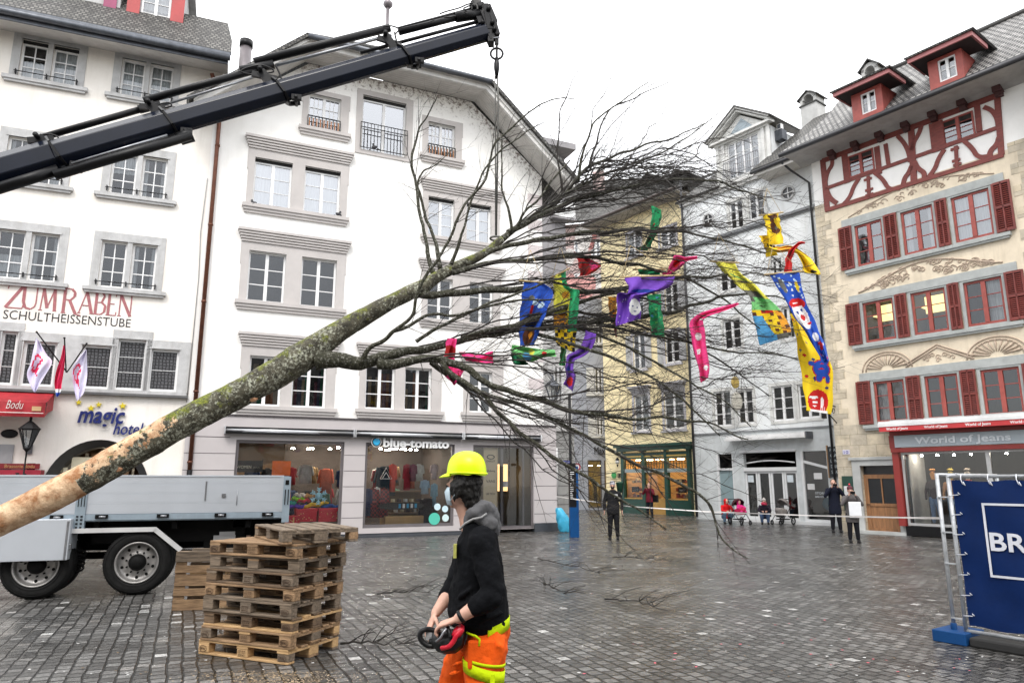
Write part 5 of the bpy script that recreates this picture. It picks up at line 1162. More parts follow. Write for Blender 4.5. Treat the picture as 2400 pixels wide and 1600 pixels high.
 g = MB(); g.add([(x0_+.1, -.09, .85), (x1_-.1, -.09, .85), (x1_-.1, -.09, 2.15), (x0_+.1, -.09, 2.15)], [(0,1,2,3)]); g.build('door_pane', M_shopglass, do)
 for (p, q) in ((a+.2, a+1.55), (a+3.35, b-.2)): g = MB(); g.add([(p, -.06, .8), (q, -.06, .8), (q, -.06, 2.25), (p, -.06, 2.25)], [(0,1,2,3)]); g.build('shop_pane', M_shopglass, T)
 g = MB(); room_box(g, (a+.1, b-.1, .1, 3.3), 2.0, .05, grow=.05); g.build('shop_room', mat('room_warm', (0.55, 0.36, 0.16), .8), T)
 lm = MB()
 for k in range(6): lm.box((a+.4+k*.75, .6, 2.9), (a+.7+k*.75, .9, 2.95))
 lm.build('shop_lamp', emis('shop_light', (1, 0.72, 0.36), 22), T)
 rr = random.Random(11)
 for (p, q) in ((a+.3, a+1.45), (a+3.4, b-.3)):
  for lv_, z in enumerate((.85, 1.2, 1.65)):
   sh = MB(); sh.box((p, .3, z), (q, .6, z+.03)); x = p+.05
   while x < q-.1:
    w_ = rr.uniform(.06, .16); h = rr.uniform(.1, .26); sh.box((x, .32, z+.03), (x+w_, .5, z+.03+h), rr.randint(1, 4)); x += w_+rr.uniform(.02, .06)
   sh.build('display_shelf', [wd, mat('good_red', (0.4, 0.05, 0.03)), mat('good_cream', (0.7, 0.6, 0.4)), mat('good_dark', (0.06, 0.04, 0.05)), mat('good_rose', (0.5, 0.3, 0.3))], T)
 for p in (a+.62, a+3.9):
  g = MB(); g.box((p, -.045, 1.15), (p+.55, -.04, 1.45)); s_ = g.build('window_poster', M_black, T); g = MB(); put_text(g, 'SALE %', p+.08, p+.47, 1.25, -.05, h=.09, depth=.003); g.build('poster_lettering', mat('letter_white', (0.85,)*3), s_)
 # rusticated base of the yellow wall
 q = MB()
 for z in (.5, .95, 1.4, 1.85, 2.3, 2.75): q.box((x0+.01, -.006, z), (a-.01, .01, z+.02))
 q.build('wall_joint', mat('joint_tan', (0.35, 0.27, 0.15)), T)
 # green logo sign
 c = S(1440, 1113); g = MB(); g.lathe([(.2, 0), (.2, .04)], n=6, M=Matrix.Translation((c[0], -.02, c[1])) @ Matrix.Rotation(R(90), 4, 'X'), smooth=False); lg = g.build('shop_logo', mat('logo_green', (0.03, 0.35, 0.08), .4), T)
 g = MB(); put_text(g, 'REMY & BUB', S(1447, 1113)[0]+.05, S(1465, 1113)[0]+.1, c[1]-.14, -.04, h=.26, depth=.01, bold=.03); g.build('logo_lettering', M_black, lg)
 for i, (u, v, lab) in enumerate(((1447, 1082, 'black globe wall lamp left of the green shop front'), (1631, 1077, 'black globe wall lamp right of the green shop front'))):
  c = S(u, v, -.25); E_ = empty('wall_lamp', FY.W(c[0], -.25, c[1]), FY.th, lab, 'wall lamp', 'lamps flanking the green shop front'); g = MB(); g.lathe([(.02, .25), (.1, .16), (.12, .1)], n=10); g.lathe([(.06, -.14), (.02, -.28)], n=8); g.tube([(0, 0, .25), (0, .25, .3)], .015, 6); g.build('lamp_body', M_iron, E_); g = MB(); g.ball((0, 0, 0), .12, 10); g.build('lamp_globe', mat('globe_pale', (0.6, 0.6, 0.58), .2), E_)
 return T
TY = house_Y()
# ================================================================ HOUSE M, N and the pink house behind
def small_houses():
 # narrow stone-based house right after the sports shop
 p = at(1303, 1190, 31.5); FN = Fac((p.x-.15, p.y), 24); S = FN.S
 T = empty('narrow_house', FN.O, FN.th, 'narrow pale house with grey striped stone base between shop and dark grey house', 'house')
 m = MB(); wd = S(1347, 1100)[0]; zt = 3.95
 gw = mat('narrow_grey', (0.36, 0.36, 0.35), .85, stain=.3); wh = mat('narrow_white', (0.68, 0.67, 0.66), .85, stain=.3); dk = mat('narrow_shaded', (0.30, 0.29, 0.3), .85, stain=.3)
 m.box((-.6, 0, 0), (wd, 8, zt)); m.build('stone_base', gw, T); m = MB(); m.box((-.6, .05, zt), (wd-.05, 8, 9.2)); m.box((-.6, -.12, zt), (wd+.1, .1, zt+.22)); m.build('wall', wh, T)
 m = MB(); m.box((-1.4, .07, 9.2), (.9, 8, 17.2)); m.box((-1.5, -.9, 17.2), (1.0, 8, 17.5)); m.build('upper_wall', dk, T)  # upper wall lies in shade; that shade is put into its darker grey
 m = MB()
 for k in range(9): m.box((0.05, -.006, .35+k*.4), (wd-.05, .01, .37+k*.4))
 m.build('wall_joint', mat('joint_dark', (0.06, 0.05, 0.055)), T)
 m = MB(); m.tube([(.2, -.06, 1.2), (.2, -.06, 3.2)], .05, 8); m.build('downpipe', M_wframe, T)
 window(T, (.1, .55, 5.3, 6.9), y=-.08, rec=.02, leaves=2, rows=2); m = MB(); m.box((.05, -.3, 13.9), (1.3, .1, 14.0), 0); m.box((.08, -.28, 14.0), (1.25, -.25, 14.8), 1); m.build('balcony', [dk, M_wframe], T)
 # dark grey-blue fashion house
 p = at(1346, 1185, 45); FM = Fac((p.x-.6, p.y), 3); S = FM.S
 T = empty('bluegrey_house', FM.O, FM.th, 'blue-grey house with shuttered windows and a lit fashion shop, at the end of the lane', 'house')
 mt = mat('plaster_slate', (0.36, 0.38, 0.43), .85, c2=(0.3, 0.32, 0.37), stain=.2)
 sh = [FM.rect(1378, 1411, 1080, 1185), FM.rect(1417, 1440, 1080, 1180)]; sh = [(o[0], o[1], .1, 3.05) for o in sh]
 wn = [FM.rect(1394, 1412, 862, 922), FM.rect(1398, 1414, 966, 1020), FM.rect(1394, 1412, 745, 805)]; x1 = S(1470, 1100)[0]
 ztp = S(1380, 700)[1]
 wall_mb([(0, 0), (x1, 0), (x1, ztp), (0, ztp)], sh+wn, rev=.2).build('wall', mt, T)
 rm = MB()
 for o in wn: room_box(rm, o, 1, .2, grow=.2)
 rm.build('room', M_room, T)
 rm = MB(); room_box(rm, (sh[0][0], sh[1][1], .1, 3.05), 2.5, .2, grow=.1); rm.build('shop_room', mat('room_warm2', (0.5, 0.4, 0.2), .8), T)
 m = MB()
 for k in range(4): m.box((sh[0][0]+.2+k*.6, .8, 2.7), (sh[0][0]+.45+k*.6, 1.0, 2.74))
 m.build('shop_lamp', emis('shop_light2', (1, .8, .4), 20), T)
 for o in wn:
  window(T, o, rec=.05, leaves=2, rows=3, fw=.07, mun=.04)
  for q in (-1, 1):
   m = MB(); xs = o[0]-.55 if q < 0 else o[1]+.05; m.box((xs, -.07, o[2]), (xs+.5, -.02, o[3]))
   for k in range(12): m.box((xs+.05, -.085, o[2]+.06+k*(o[3]-o[2]-.12)/12), (xs+.45, -.072, o[2]+.1+k*(o[3]-o[2]-.12)/12))
   m.build('shutter', M_cw, T)
  m = MB(); m.box((o[0]-.6, -.12, o[2]-.15), (o[1]+.6, .01, o[2]-.03)); m.build('sill', M_cw, T)
 for o in sh: window(T, o, rec=.08, leaves=1, rows=1, fm=mat('frame_brown', (0.12, 0.1, 0.08), .5), fw=.08, glass=M_shopglass, name='shop_window')
 m = MB(); a = S(1393, 1064)[0]; put_text(m, 'MaxMara', a, a+1.5, S(1393, 1064)[1], -.08, h=.5, depth=.05, bold=.0); m.build('shop_lettering', M_black, T)
 m = MB()
 for k in range(3):
  x = sh[0][0]+.25+k*.33; m.lathe([(.1, .3), (.14, .8), (.09, 1.1), (.13, 1.35), (.05, 1.45), (.07, 1.6)], (x, .7, .1), 8, k % 2)
 m.build('display_dress', [mat('dress_gold', (0.5, 0.3, 0.08)), mat('dress_dark', (0.05, 0.04, 0.04))], T)
 # pink painted house towering behind
 p = at(1330, 1150, 58); FP = Fac((p.x-3, p.y), -12); S = FP.S
 T = empty('pink_house', FP.O, FP.th, 'tall pink painted house with brown tiled roof far behind the tree crown', 'house')
 pk = mat('plaster_pink', (0.52, 0.38, 0.36), .9, c2=(0.42, 0.33, 0.32), stain=.4, vscale=.5)
 zt = S(1420, 520)[1]; wn = [FP.rect(u, u+22, v, v+42) for v in (560, 640, 730) for u in (1345, 1385)]
 wall_mb([(0, 0), (14, 0), (14, zt), (0, zt)], wn, rev=.2).build('wall', pk, T)
 rm = MB()
 for o in wn: room_box(rm, o, 1, .2, grow=.2)
 rm.build('room', M_room, T)
 for o in wn: window(T, o, rec=.05, leaves=2, rows=2, fw=.12, mun=.06)
 rf = MB(); zr = S(1400, 425, 5)[1]; slab(rf, [(-.5, -.8, zt), (14.5, -.8, zt), (13, 5, zr), (1.5, 5, zr)], .2); slab(rf, [(14.5, -.8, zt), (14.5, 10, zt), (13, 5, zr)], .2); slab(rf, [(-.5, -.8, zt), (1.5, 5, zr), (-.5, 10, zt)], .2); uv_face(rf.build('roof', M_tile, T))
 # painted figures on the facade: loose patches of colour
 m = MB(); rr = random.Random(5)
 for k in range(16):
  x = rr.uniform(3.5, 9.5); z = rr.uniform(zt-7, zt-1.0); w_, h = rr.uniform(.3, .9), rr.uniform(.5, 1.5)
  m.add([(x+w_*math.cos(a)*(1+.3*math.sin(3*a)), -.02-k*.002, z+h*math.sin(a)) for a in [i*math.pi/5 for i in range(10)]], [list(range(10))], k % 3)
 m.build('wall_painting', [mat('fresco_white', (0.65, 0.62, 0.6)), mat('fresco_rose', (0.6, 0.3, 0.28)), mat('fresco_red', (0.4, 0.15, 0.14))], T)
 ch = MB(); c = S(1402, 402, 3); ch.box((c[0]-.5, 3, c[1]-3.5), (c[0]+.5, 4, c[1])); ch.tube([(c[0]-.2, 3.5, c[1]), (c[0]-.2, 3.5, c[1]+.7)], .2, 10, 1); ch.tube([(c[0]+.3, 3.5, c[1]), (c[0]+.3, 3.5, c[1]+.7)], .2, 10, 1); ch.build('chimney', [pk, M_wframe], T)
 # corner house at the far right, only its left sliver shows
 FQ = Fac(FJ.W(5.62, 0, 0), -53.5)
 T = empty('corner_house', FQ.O, FQ.th, 'cream house with drainpipe and red verge at the far right edge', 'house')
 m = MB(); m.box((0, -.02, 0), (5, 8, 13.2)); m.build('wall', mat('plaster_butter', (0.72, 0.6, 0.36), .9, stain=.3), T)
 m = MB(); m.tube([(.3, -.12, 0), (.3, -.12, 12.6), (.1, -.5, 13.1)], .06, 8); m.build('downpipe', M_iron, T)
 m = MB(); slab(m, [(-.2, -1.2, 13.4), (5, -1.2, 13.4), (5, 4, 17), (-.2, 4, 17)], .15); uv_face(m.build('roof', M_tile, T))
 # row on the near side of the square (behind the camera): closes the square and is what the panes mirror
 Fb = Fac((-16, -9), 0)
 T = empty('opposite_house', (-16, -9, 0), R(0), 'long beige house row closing the near side of the square', 'house row')
 m = MB(); m.box((-14, -8, 0), (48, 0, 10)); m.build('wall', mat('plaster_beige', (0.5, 0.47, 0.42), .9, stain=.3), T)
 m = MB()
 for i in range(24):
  for z in (1.2, 4.2, 7.2): m.box((-12+i*2.5, .01, z), (-10.9+i*2.5, .05, z+1.7))
 m.build('window_row', mat('pane_dark', (0.02, 0.022, 0.025), .08), T)
 m = MB(); slab(m, [(-14.5, .8, 10), (48.5, .8, 10), (48.5, -4, 13.5), (-14.5, -4, 13.5)], .2); uv_face(m.build('roof', M_tile, T))
small_houses()
# ================================================================ LOADER CRANE BOOM
def dep(u): return 9.3+1.7*u/1155.0
M_boom = mat('boom_black', (0.007, 0.010, 0.020), .24, var=.15, vscale=3, bump=.03, spec=.28)
M_hyd = mat('hydraulic_black', (0.005, 0.005, 0.006), .4, spec=.25, var=.2, bump=.08, bscale=30)
M_steel = mat('steel_worn', (0.32, 0.33, 0.35), .35, metal=.8, var=.15, vscale=8)
def crane():
 A = at(-260, 476, dep(-260)); Bp = at(1140, 76, dep(1140)); ax = (Bp-A); L = ax.length; ax.normalize()
 side = ax.cross(Vector((0, 0, 1))).normalized(); up = side.cross(ax).normalized()
 T = empty('loader_crane', A, 0, 'black telescopic crane boom reaching over the square with hydraulic rams on its back', 'crane')
 O = A
 def loc(u): # parameter along the boom for pixel column u
  d = (at(u, 400, dep(u))-A)
  best = 0; lo, hi = 0, L
  for _ in range(40):
   m = (lo+hi)/2; p = A+ax*m; uu = CU+F*p.x/(p.y*math.cos(PITCH)+(p.z-CH)*math.sin(PITCH))
   if uu < u: lo = m
   else: hi = m
  return lo
 def pt(t, a, b): return ax*t+side*a+up*b
 prof = [(-.13,.5), (.13,.5), (.4,.2), (.4,-.28), (.14,-.5), (-.14,-.5), (-.4,-.28), (-.4,.2)]
 secs = [(-260, 132, .475), (120, 400, .425), (385, 660, .385), (645, 950, .345), (935, 1142, .315)]
 for i, (u0, u1, h) in enumerate(secs):
  m = MB(); t0, t1 = loc(u0), loc(u1); rings = [[pt(t, a*h*.95, b*h) for a, b in prof] for t in (t0, t1)]; m.loft(rings, 0, False); o = m.build('boom_section', M_boom, T); bevel(o, .012, 2)
 def collar(u, h, top=.17, lean=.12):
  m = MB(); t = loc(u)
  for k in range(8):
   a0, b0 = prof[k]; a1, b1 = prof[(k+1) % 8]; s = 1.14
   p = pt(t-b0*h*lean*2, a0*h*.97*s, b0*h*s); q = pt(t-b1*h*lean*2, a1*h*.97*s, b1*h*s); m.beam(p, q, .055, .03, up=ax)
  m.beam(pt(t-.1, 0, h*.5), pt(t-.16, 0, h*.5+top), .13, .07, up=side); m.beam(pt(t+.02, 0, h*.56), pt(t-.3, 0, h*.5+top), .09, .05, up=side)
  m.beam(pt(t+.05, -.09, -h*.52), pt(t+.22, -.09, -h*.62), .06, .05, up=side); m.beam(pt(t+.1, .09, -h*.52), pt(t+.24, .09, -h*.68), .08, .07, up=side)
  m.tube([pt(t-.16, -.12, h*.5+top), pt(t-.16, .12, h*.5+top)], .035, 10); m.tube([pt(t+.16, -.14, -h*.6), pt(t+.16, .14, -h*.6)], .03, 10)
  m.build('collar', M_hyd, T)
 for u, h, tp in ((138, .45, .1), (398, .41, .17), (658, .37, .22), (948, .335, .26)): collar(u, h, tp)
 def line(pts, r, mt, name, n=10, dy=0):
  m = MB(); m.tube([at(u, v, dep(u)+dy)-O for u, v in pts], r, n); m.build(name, mt, T)
 z1 = lambda x, y: (x/2.613, y/2.613); z3_ = lambda x, y: (500+x/2.613, y/2.613); z8 = lambda x, y: (880+x/4.3556, y/4.3556)
 line([z1(-100, 985), z1(245, 872)], .022, M_steel, 'ram_rod'); line([z1(230, 850), z1(870, 668)], .05, M_hyd, 'hydraulic_ram'); line([z1(850, 672), z1(985, 640)], .065, M_hyd, 'ram_head')
 line([z1(880, 618), z1(1568, 430)], .058, M_hyd, 'hydraulic_ram'); line([z1(990, 648), z3_(300, 458)], .02, M_steel, 'ram_rod')
 line([z3_(165, 435), z3_(370, 395)], .075, M_hyd, 'ram_head'); line([z3_(250, 382), z3_(1080, 172)], .068, M_hyd, 'hydraulic_ram'); line([z3_(380, 402), z3_(1090, 216)], .028, M_steel, 'ram_rod')
 line([z3_(900, 325), z8(1040, 225)], .03, M_hyd, 'hydraulic_pipe'); line([z8(230, 296), z8(990, 92)], .03, M_hyd, 'hydraulic_pipe'); line([z8(240, 330), z8(850, 175)], .058, M_hyd, 'hydraulic_ram'); line([z8(820, 180), z8(1060, 145)], .09, M_hyd, 'ram_head')
 line([z1(335, 1075), z1(1165, 832)], .07, M_hyd, 'hydraulic_ram', dy=-.25); line([z1(440, 1002), z1(1025, 828)], .02, M_steel, 'ram_rod', dy=-.25); line([z1(1100, 850), z1(1180, 828)], .1, M_hyd, 'ram_head', dy=-.2)
 line([z1(-60, 1170), z1(360, 1040)], .08, M_hyd, 'hydraulic_ram', dy=-.2)
 def hose(pts, r=.012):
  m = MB(); P = [at(u, v, dep(u)-.12)-O for u, v in pts]; Q = []
  for i in range(len(P)-1):
   for k in range(5): 
    t = k/5; p0 = P[max(0, i-1)]; p1 = P[i]; p2 = P[i+1]; p3 = P[min(len(P)-1, i+2)]
    Q.append(.5*((2*p1)+(p2-p0)*t+(2*p0-5*p1+4*p2-p3)*t*t+(3*p1-p0-3*p2+p3)*t**3))
  Q.append(P[-1]); m.tube(Q, r, 6); m.build('hose', M_hyd, T)
 hose([z8(655, 145), z8(720, 120), z8(850, 85), z8(930, 50), z8(990, 35)]); hose([z8(980, 50), z8(940, 70), z8(900, 90), z8(930, 120)]); hose([z8(700, 175), z8(760, 178), z8(820, 165)]); hose([z8(230, 300), z8(520, 235), z8(600, 205)], .008)
 hose([z1(240, 830), z1(300, 822), z1(355, 840), z1(345, 870), z1(300, 850)]); hose([z1(970, 640), z1(1030, 630), z1(1050, 650), z1(1000, 665)]); hose([z3_(165, 440), z3_(200, 418), z3_(300, 400), z3_(370, 440), z3_(230, 455), z3_(165, 440)]); hose([z3_(1040, 165), z3_(1090, 160), z3_(1135, 180), z3_(1110, 215)])
 hose([z1(345, 880), z1(380, 950), z1(440, 1020)], .016); hose([z1(1010, 690), z1(1045, 750), z1(1095, 820)], .016); hose([z3_(380, 400), z3_(405, 450), z3_(430, 520), z3_(465, 600)], .016); hose([z3_(1110, 200), z3_(1125, 260), z3_(1160, 320), z3_(1180, 400)], .016)
 # boom head
 m = MB(); d = dep(1140); g = lambda x, y, dd=0: at(*z8(x, y), d+dd)-O
 for k, (p, q, w_) in enumerate((((1000, 40), (1080, 260), .13), ((1060, 60), (1160, 300), .12), ((1110, 75), (1160, 330), .1), ((1140, 75), (1215, 250), .09), ((1180, 180), (1240, 380), .08), ((1100, 250), (1190, 430), .1), ((980, 50), (1080, 60), .1), ((990, 100), (1110, 130), .12))):
  m.beam(g(*p), g(*q), w_, .16+.02*(k % 3), up=side)
 for p in ((1010, 70), (1070, 70), (1195, 230), (1215, 300), (1155, 90), (1095, 230)): m.tube([g(*p, -.13), g(*p, .13)], .04, 10)
 m.cbox(g(1180, 430), (.1, .2, .09)); m.build('boom_head', M_hyd, T)
 m = MB(); m.tube([g(1205, 390, -.12), g(1270, 383, -.12)], .012, 6); m.beam(g(1215, 255), g(1225, 380), .05, .06, up=side); m.build('head_pin', M_steel, T)
 # lifting gear: a thing of its own hanging from the head
 top = at(*z8(1238, 395), d); bot = at(1163, 552, 10.85)
 H = empty('lifting_sling', top, 0, 'steel ring and turnbuckle with a long sling hanging from the crane tip', 'sling')
 dn = bot-top; dl = dn.length
 m = MB(); m.beam((0, 0, 0), dn*(.12/dl), .07, .05); c = dn*(.3/dl); R0 = .105; m.tube([c+Vector((math.cos(a)*R0, 0, math.sin(a)*R0)) for a in [k*math.pi/10 for k in range(21)]], .02, 8, cap=False); m.beam(dn*(.1/dl), dn*(.38/dl), .04, .03); m.build('lifting_ring', M_iron, H)
 m = MB(); m.tube([dn*(.38/dl), dn*(.5/dl), dn*(.58/dl), dn*(.78/dl)], [.03, .05, .05, .022], 10); m.build('hook', M_hyd, H)
 m = MB(); m.tube([dn*(.74/dl)+Vector((.012, 0, 0)), dn*(1.25/dl)+Vector((.03, 0, 0)), dn], .017, 6); m.tube([dn*(.74/dl)-Vector((.03, 0, 0)), dn*(1.2/dl)-Vector((.02, 0, 0)), dn-Vector((.01, 0, 0))], .012, 6); m.tube([dn+Vector((math.cos(a)*.1, math.sin(a)*.1, -.05)) for a in [k*math.pi/6 for k in range(13)]], .016, 6); m.build('sling_strap', mat('strap_grey', (0.13, 0.13, 0.12), .8), H)
crane()
# ================================================================ TRUCK BED
FT = Fac(gnd(322, 1393), 18)
def truck():
 T = empty('flatbed_truck', FT.O, FT.th, 'grey aluminium-sided flatbed truck with two black wheels showing, parked before the houses', 'truck')
 S = FT.S; alu = mat('side_board_alu', (0.47, 0.50, 0.54), .42, metal=.25, var=.04, vscale=1.2, bump=.03, bscale=12, rvar=.08); blu = mat('rail_bluegrey', (0.30, 0.37, 0.43), .45, metal=.3, var=.12, stain=.3); blk = mat('chassis_black', (0.005, 0.005, 0.005), .7, var=.3, spec=.15)
 zt = S(450, 1113)[1]; zm = S(450, 1201)[1]; zb = S(450, 1215)[1]; xs0, xs1 = S(179, 1180)[0], S(204, 1180)[0]; xe = S(663, 1160)[0]; xt = S(680, 1160)[0]; xL = S(-150, 1160)[0]
 for (a, b) in ((xs1, xe), (xL, xs0)):
  m = MB(); nb = 4; h = (zt-zm)/nb
  for k in range(nb): m.box((a, -.02, zm+h*k+.0007), (b, .02, zm+h*(k+1)-.0007)); m.box((a, -.022, zm+h*k+.03), (b, -.02, zm+h*k+.034))
  m.box((a, -.03, zt-.03), (b, .03, zt)); m.box((b-.05, -.028, zm), (b, .025, zt-.03)); o = m.build('side_board', alu, T); bevel(o, .004, 1)
 m = MB(); m.box((xL, -.03, zb), (xe, .12, zm-.004)); m.box((xL, .0, zb-.02), (xe, .1, zb)); 
 m.build('bed_rail', blu, T)
 for u in (135, 240, 383, 517, 627):
  x = S(u, 1205)[0]; m = MB(); m.box((x-.09, -.06, zm-.07), (x+.09, -.028, zm-.01)); m.tube([(x-.03, -.075, zm-.04), (x+.06, -.075, zm-.045)], .018, 8, 1); m.build('board_latch', [blk, M_steel], T)
 m = MB(); m.box((xs0, -.05, zb-.2), (xs1, .05, zt-.04)); 
 for k in range(3): m.box((xs0+.035+k*.042, -.06, zm+.12), (xs0+.045+k*.042, -.05, zt-.2), 1)
 for q in (.05, .0, -.06, -.12): m.box((xs0+.03, -.06, zb+q), (xs0+.06, -.05, zb+q+.025), 1); m.box((xs1-.06, -.06, zb+q), (xs1-.03, -.05, zb+q+.025), 1)
 m.build('stake_post', [blu, blk], T)
 m = MB(); m.box((xe, -.05, zb-.08), (xt, .05, zt-.02))
 for k in range(2): m.box((xe+.03+k*.05, -.06, zm+.12), (xe+.045+k*.05, -.05, zt-.24), 1)
 m.box((xe+.03, -.06, zt-.16), (xt-.03, -.05, zt-.08), 1); m.build('tail_post', [blu, blk], T)
 m = MB(); m.tube([(S(557, 1150)[0]-.001, -.03, zt-.25), (S(557, 1150)[0], -.03, zm+.12)], .006, 6); x = S(482, 1160)[0]; m.box((x-.012, -.032, zm+.2), (x+.012, -.02, zt-.1)); x = S(525, 1155)[0]; m.box((x-.03, -.05, zm+.26), (x+.03, -.02, zm+.31)); m.build('board_lock', M_steel, T)
 m = MB(); m.box((xL, 0.05, zb+.05), (xe, 2.45, zb+.12)); m.box((xL, 2.43, zm), (xt, 2.48, zt)); m.box((xe+.02, 0.05, zm-.1), (xt-.02, 2.45, zt-.02)); m.build('bed_floor', blu, T)
 m = MB(); zc = zb-.02
 m.box((xL, .75, zc-.32), (xt-.1, .9, zc)); m.box((xL, 1.6, zc-.32), (xt-.1, 1.75, zc)); 
 for k in range(7):
  if xL+1.1+k*1.15 < xe-.3: m.box((xL+1+k*1.15, .1, zc-.14), (xL+1.08+k*1.15, 2.4, zc))
 m.box((xs1+1.75, .35, zc-.5), (xe-.6, 1.5, zc-.15)); m.box((xs1-.3, 1.0, .62), (xe-.9, 2.2, zc)); m.box((xs1+.05, .34, .78), (xs1+2.2, .4, zc)); m.box((xs1+.9, .3, .35), (xs1+1.0, .5, 1.0)); m.tube([(xL, 1.2, .52), (xe-1.5, 1.2, .52)], .06, 8); m.box((xe-.5, .3, zc-.45), (xe-.35, 2.1, zc-.3)); m.build('chassis', blk, T)
 m = MB(); m.box((xs1+1.9, .33, zc-.36), (xs1+2.25, .35, zc-.28)); m.box((xe-1.0, .33, zc-.3), (xe-.75, .35, zc-.22)); m.build('reflector_plate', mat('plate_pale', (0.5, 0.5, 0.5)), T)
 m = MB(); x0, x1 = xL, S(171, 1250)[0]; z0, z1 = S(90, 1311)[1], S(90, 1214)[1]; m.box((x0, -.2, z0), (x1, .3, z1-.01)); m.box((x1-.05, -.215, z0+.01), (x1-.02, -.2, z1-.03), 1); m.box((x1-.01, -.16, z0+.15), (x1+.03, -.1, z0+.24), 1); o = m.build('toolbox', [alu, M_steel], T); bevel(o, .012, 2)
 m = MB(); pA, pB, pC = S(172, 1243), S(368, 1239), S(425, 1288); yy = -.06; m.beam((pA[0], yy, pA[1]), (pB[0], yy, pB[1]), .05, .07); m.beam((pB[0]-.02, yy, pB[1]), (pC[0], yy, pC[1]), .05, .07); m.build('underrun_bar', mat('bar_alu', (0.62, 0.62, 0.62), .45, metal=.2), T)
 # hoses under the bed
 m = MB(); 
 for k in range(4): x = -.95; z = .42+.07*k; m.tube([(x+.09*math.cos(a), .25+.02*k, z+.06*math.sin(a)) for a in [t*.7 for t in range(10)]], .018, 6)
 m.build('coiled_hose', blk, T)
 # wheels
 tyre = mat('tyre_rubber', (0.008, 0.008, 0.008), .75, spec=.25, var=.3, vscale=9, bump=.3, bscale=40); rimm = mat('rim_silver', (0.36, 0.35, 0.34), .4, metal=.6, var=.2, vscale=7)
 for (u, v) in ((321, 1322), (84, 1336)):
  c = S(u, v); W_ = empty('wheel', (c[0], 0.0, .5)); W_.parent = T; W_.rotation_euler = (0, .2, 0)
  Mx = Matrix.Rotation(R(90), 4, 'X')
  m = MB(); m.lathe([(.30, .0), (.33, .035), (.42, .05), (.475, .03), (.5, -.02), (.505, -.06), (.505, -.24), (.49, -.29), (.3, -.3)], n=56, M=Mx, cap=False)
  for k in range(56):
   a = 2*math.pi*k/56; m.cbox((0, 0, 0), (.004, .09, .012), 0, Matrix.Rotation(a, 4, 'Y') @ Matrix.Translation((.506, .05, 0))); m.cbox((0, 0, 0), (.004, .09, .012), 0, Matrix.Rotation(a+.05, 4, 'Y') @ Matrix.Translation((.506, .2, 0)))
  for rr_ in (.36, .45): m.lathe([(rr_-.004, .046), (rr_, .054), (rr_+.004, .046)], n=56, M=Mx, cap=False)
  m.build('tyre', tyre, W_)
  m = MB(); m.lathe([(.315, .03), (.325, .045), (.31, .05), (.295, .035), (.285, -.02), (.27, -.055), (.2, -.06), (.15, -.04), (.12, -.035)], n=48, M=Mx, cap=False); m.build('rim', rimm, W_)
  for k in range(10):
   a = 2*math.pi*k/10+.1; m = MB(); m.lathe([(.001, .0), (.024, .001)], n=10, M=Matrix.Rotation(a, 4, 'Y') @ Matrix.Translation((.235, .052, 0)) @ Mx @ Matrix.Scale(1.0, 4), cap=False); m.build('rim_hole', blk, W_)
  m = MB(); m.lathe([(.13, -.04), (.13, .0), (.1, .05), (.085, .08), (.02, .085)], n=24, M=Mx)
  for k in range(10): a = 2*math.pi*k/10; m.lathe([(.014, -.05), (.014, .0), (.004, .002)], n=6, M=Matrix.Rotation(a, 4, 'Y') @ Matrix.Translation((.165, 0, 0)) @ Mx)
  m.build('hub', blk, W_)
  m = MB(); m.lathe([(.505, -.32), (.505, -.6), (.2, -.6)], n=40, M=Mx); m.build('inner_tyre', tyre, W_)
truck()
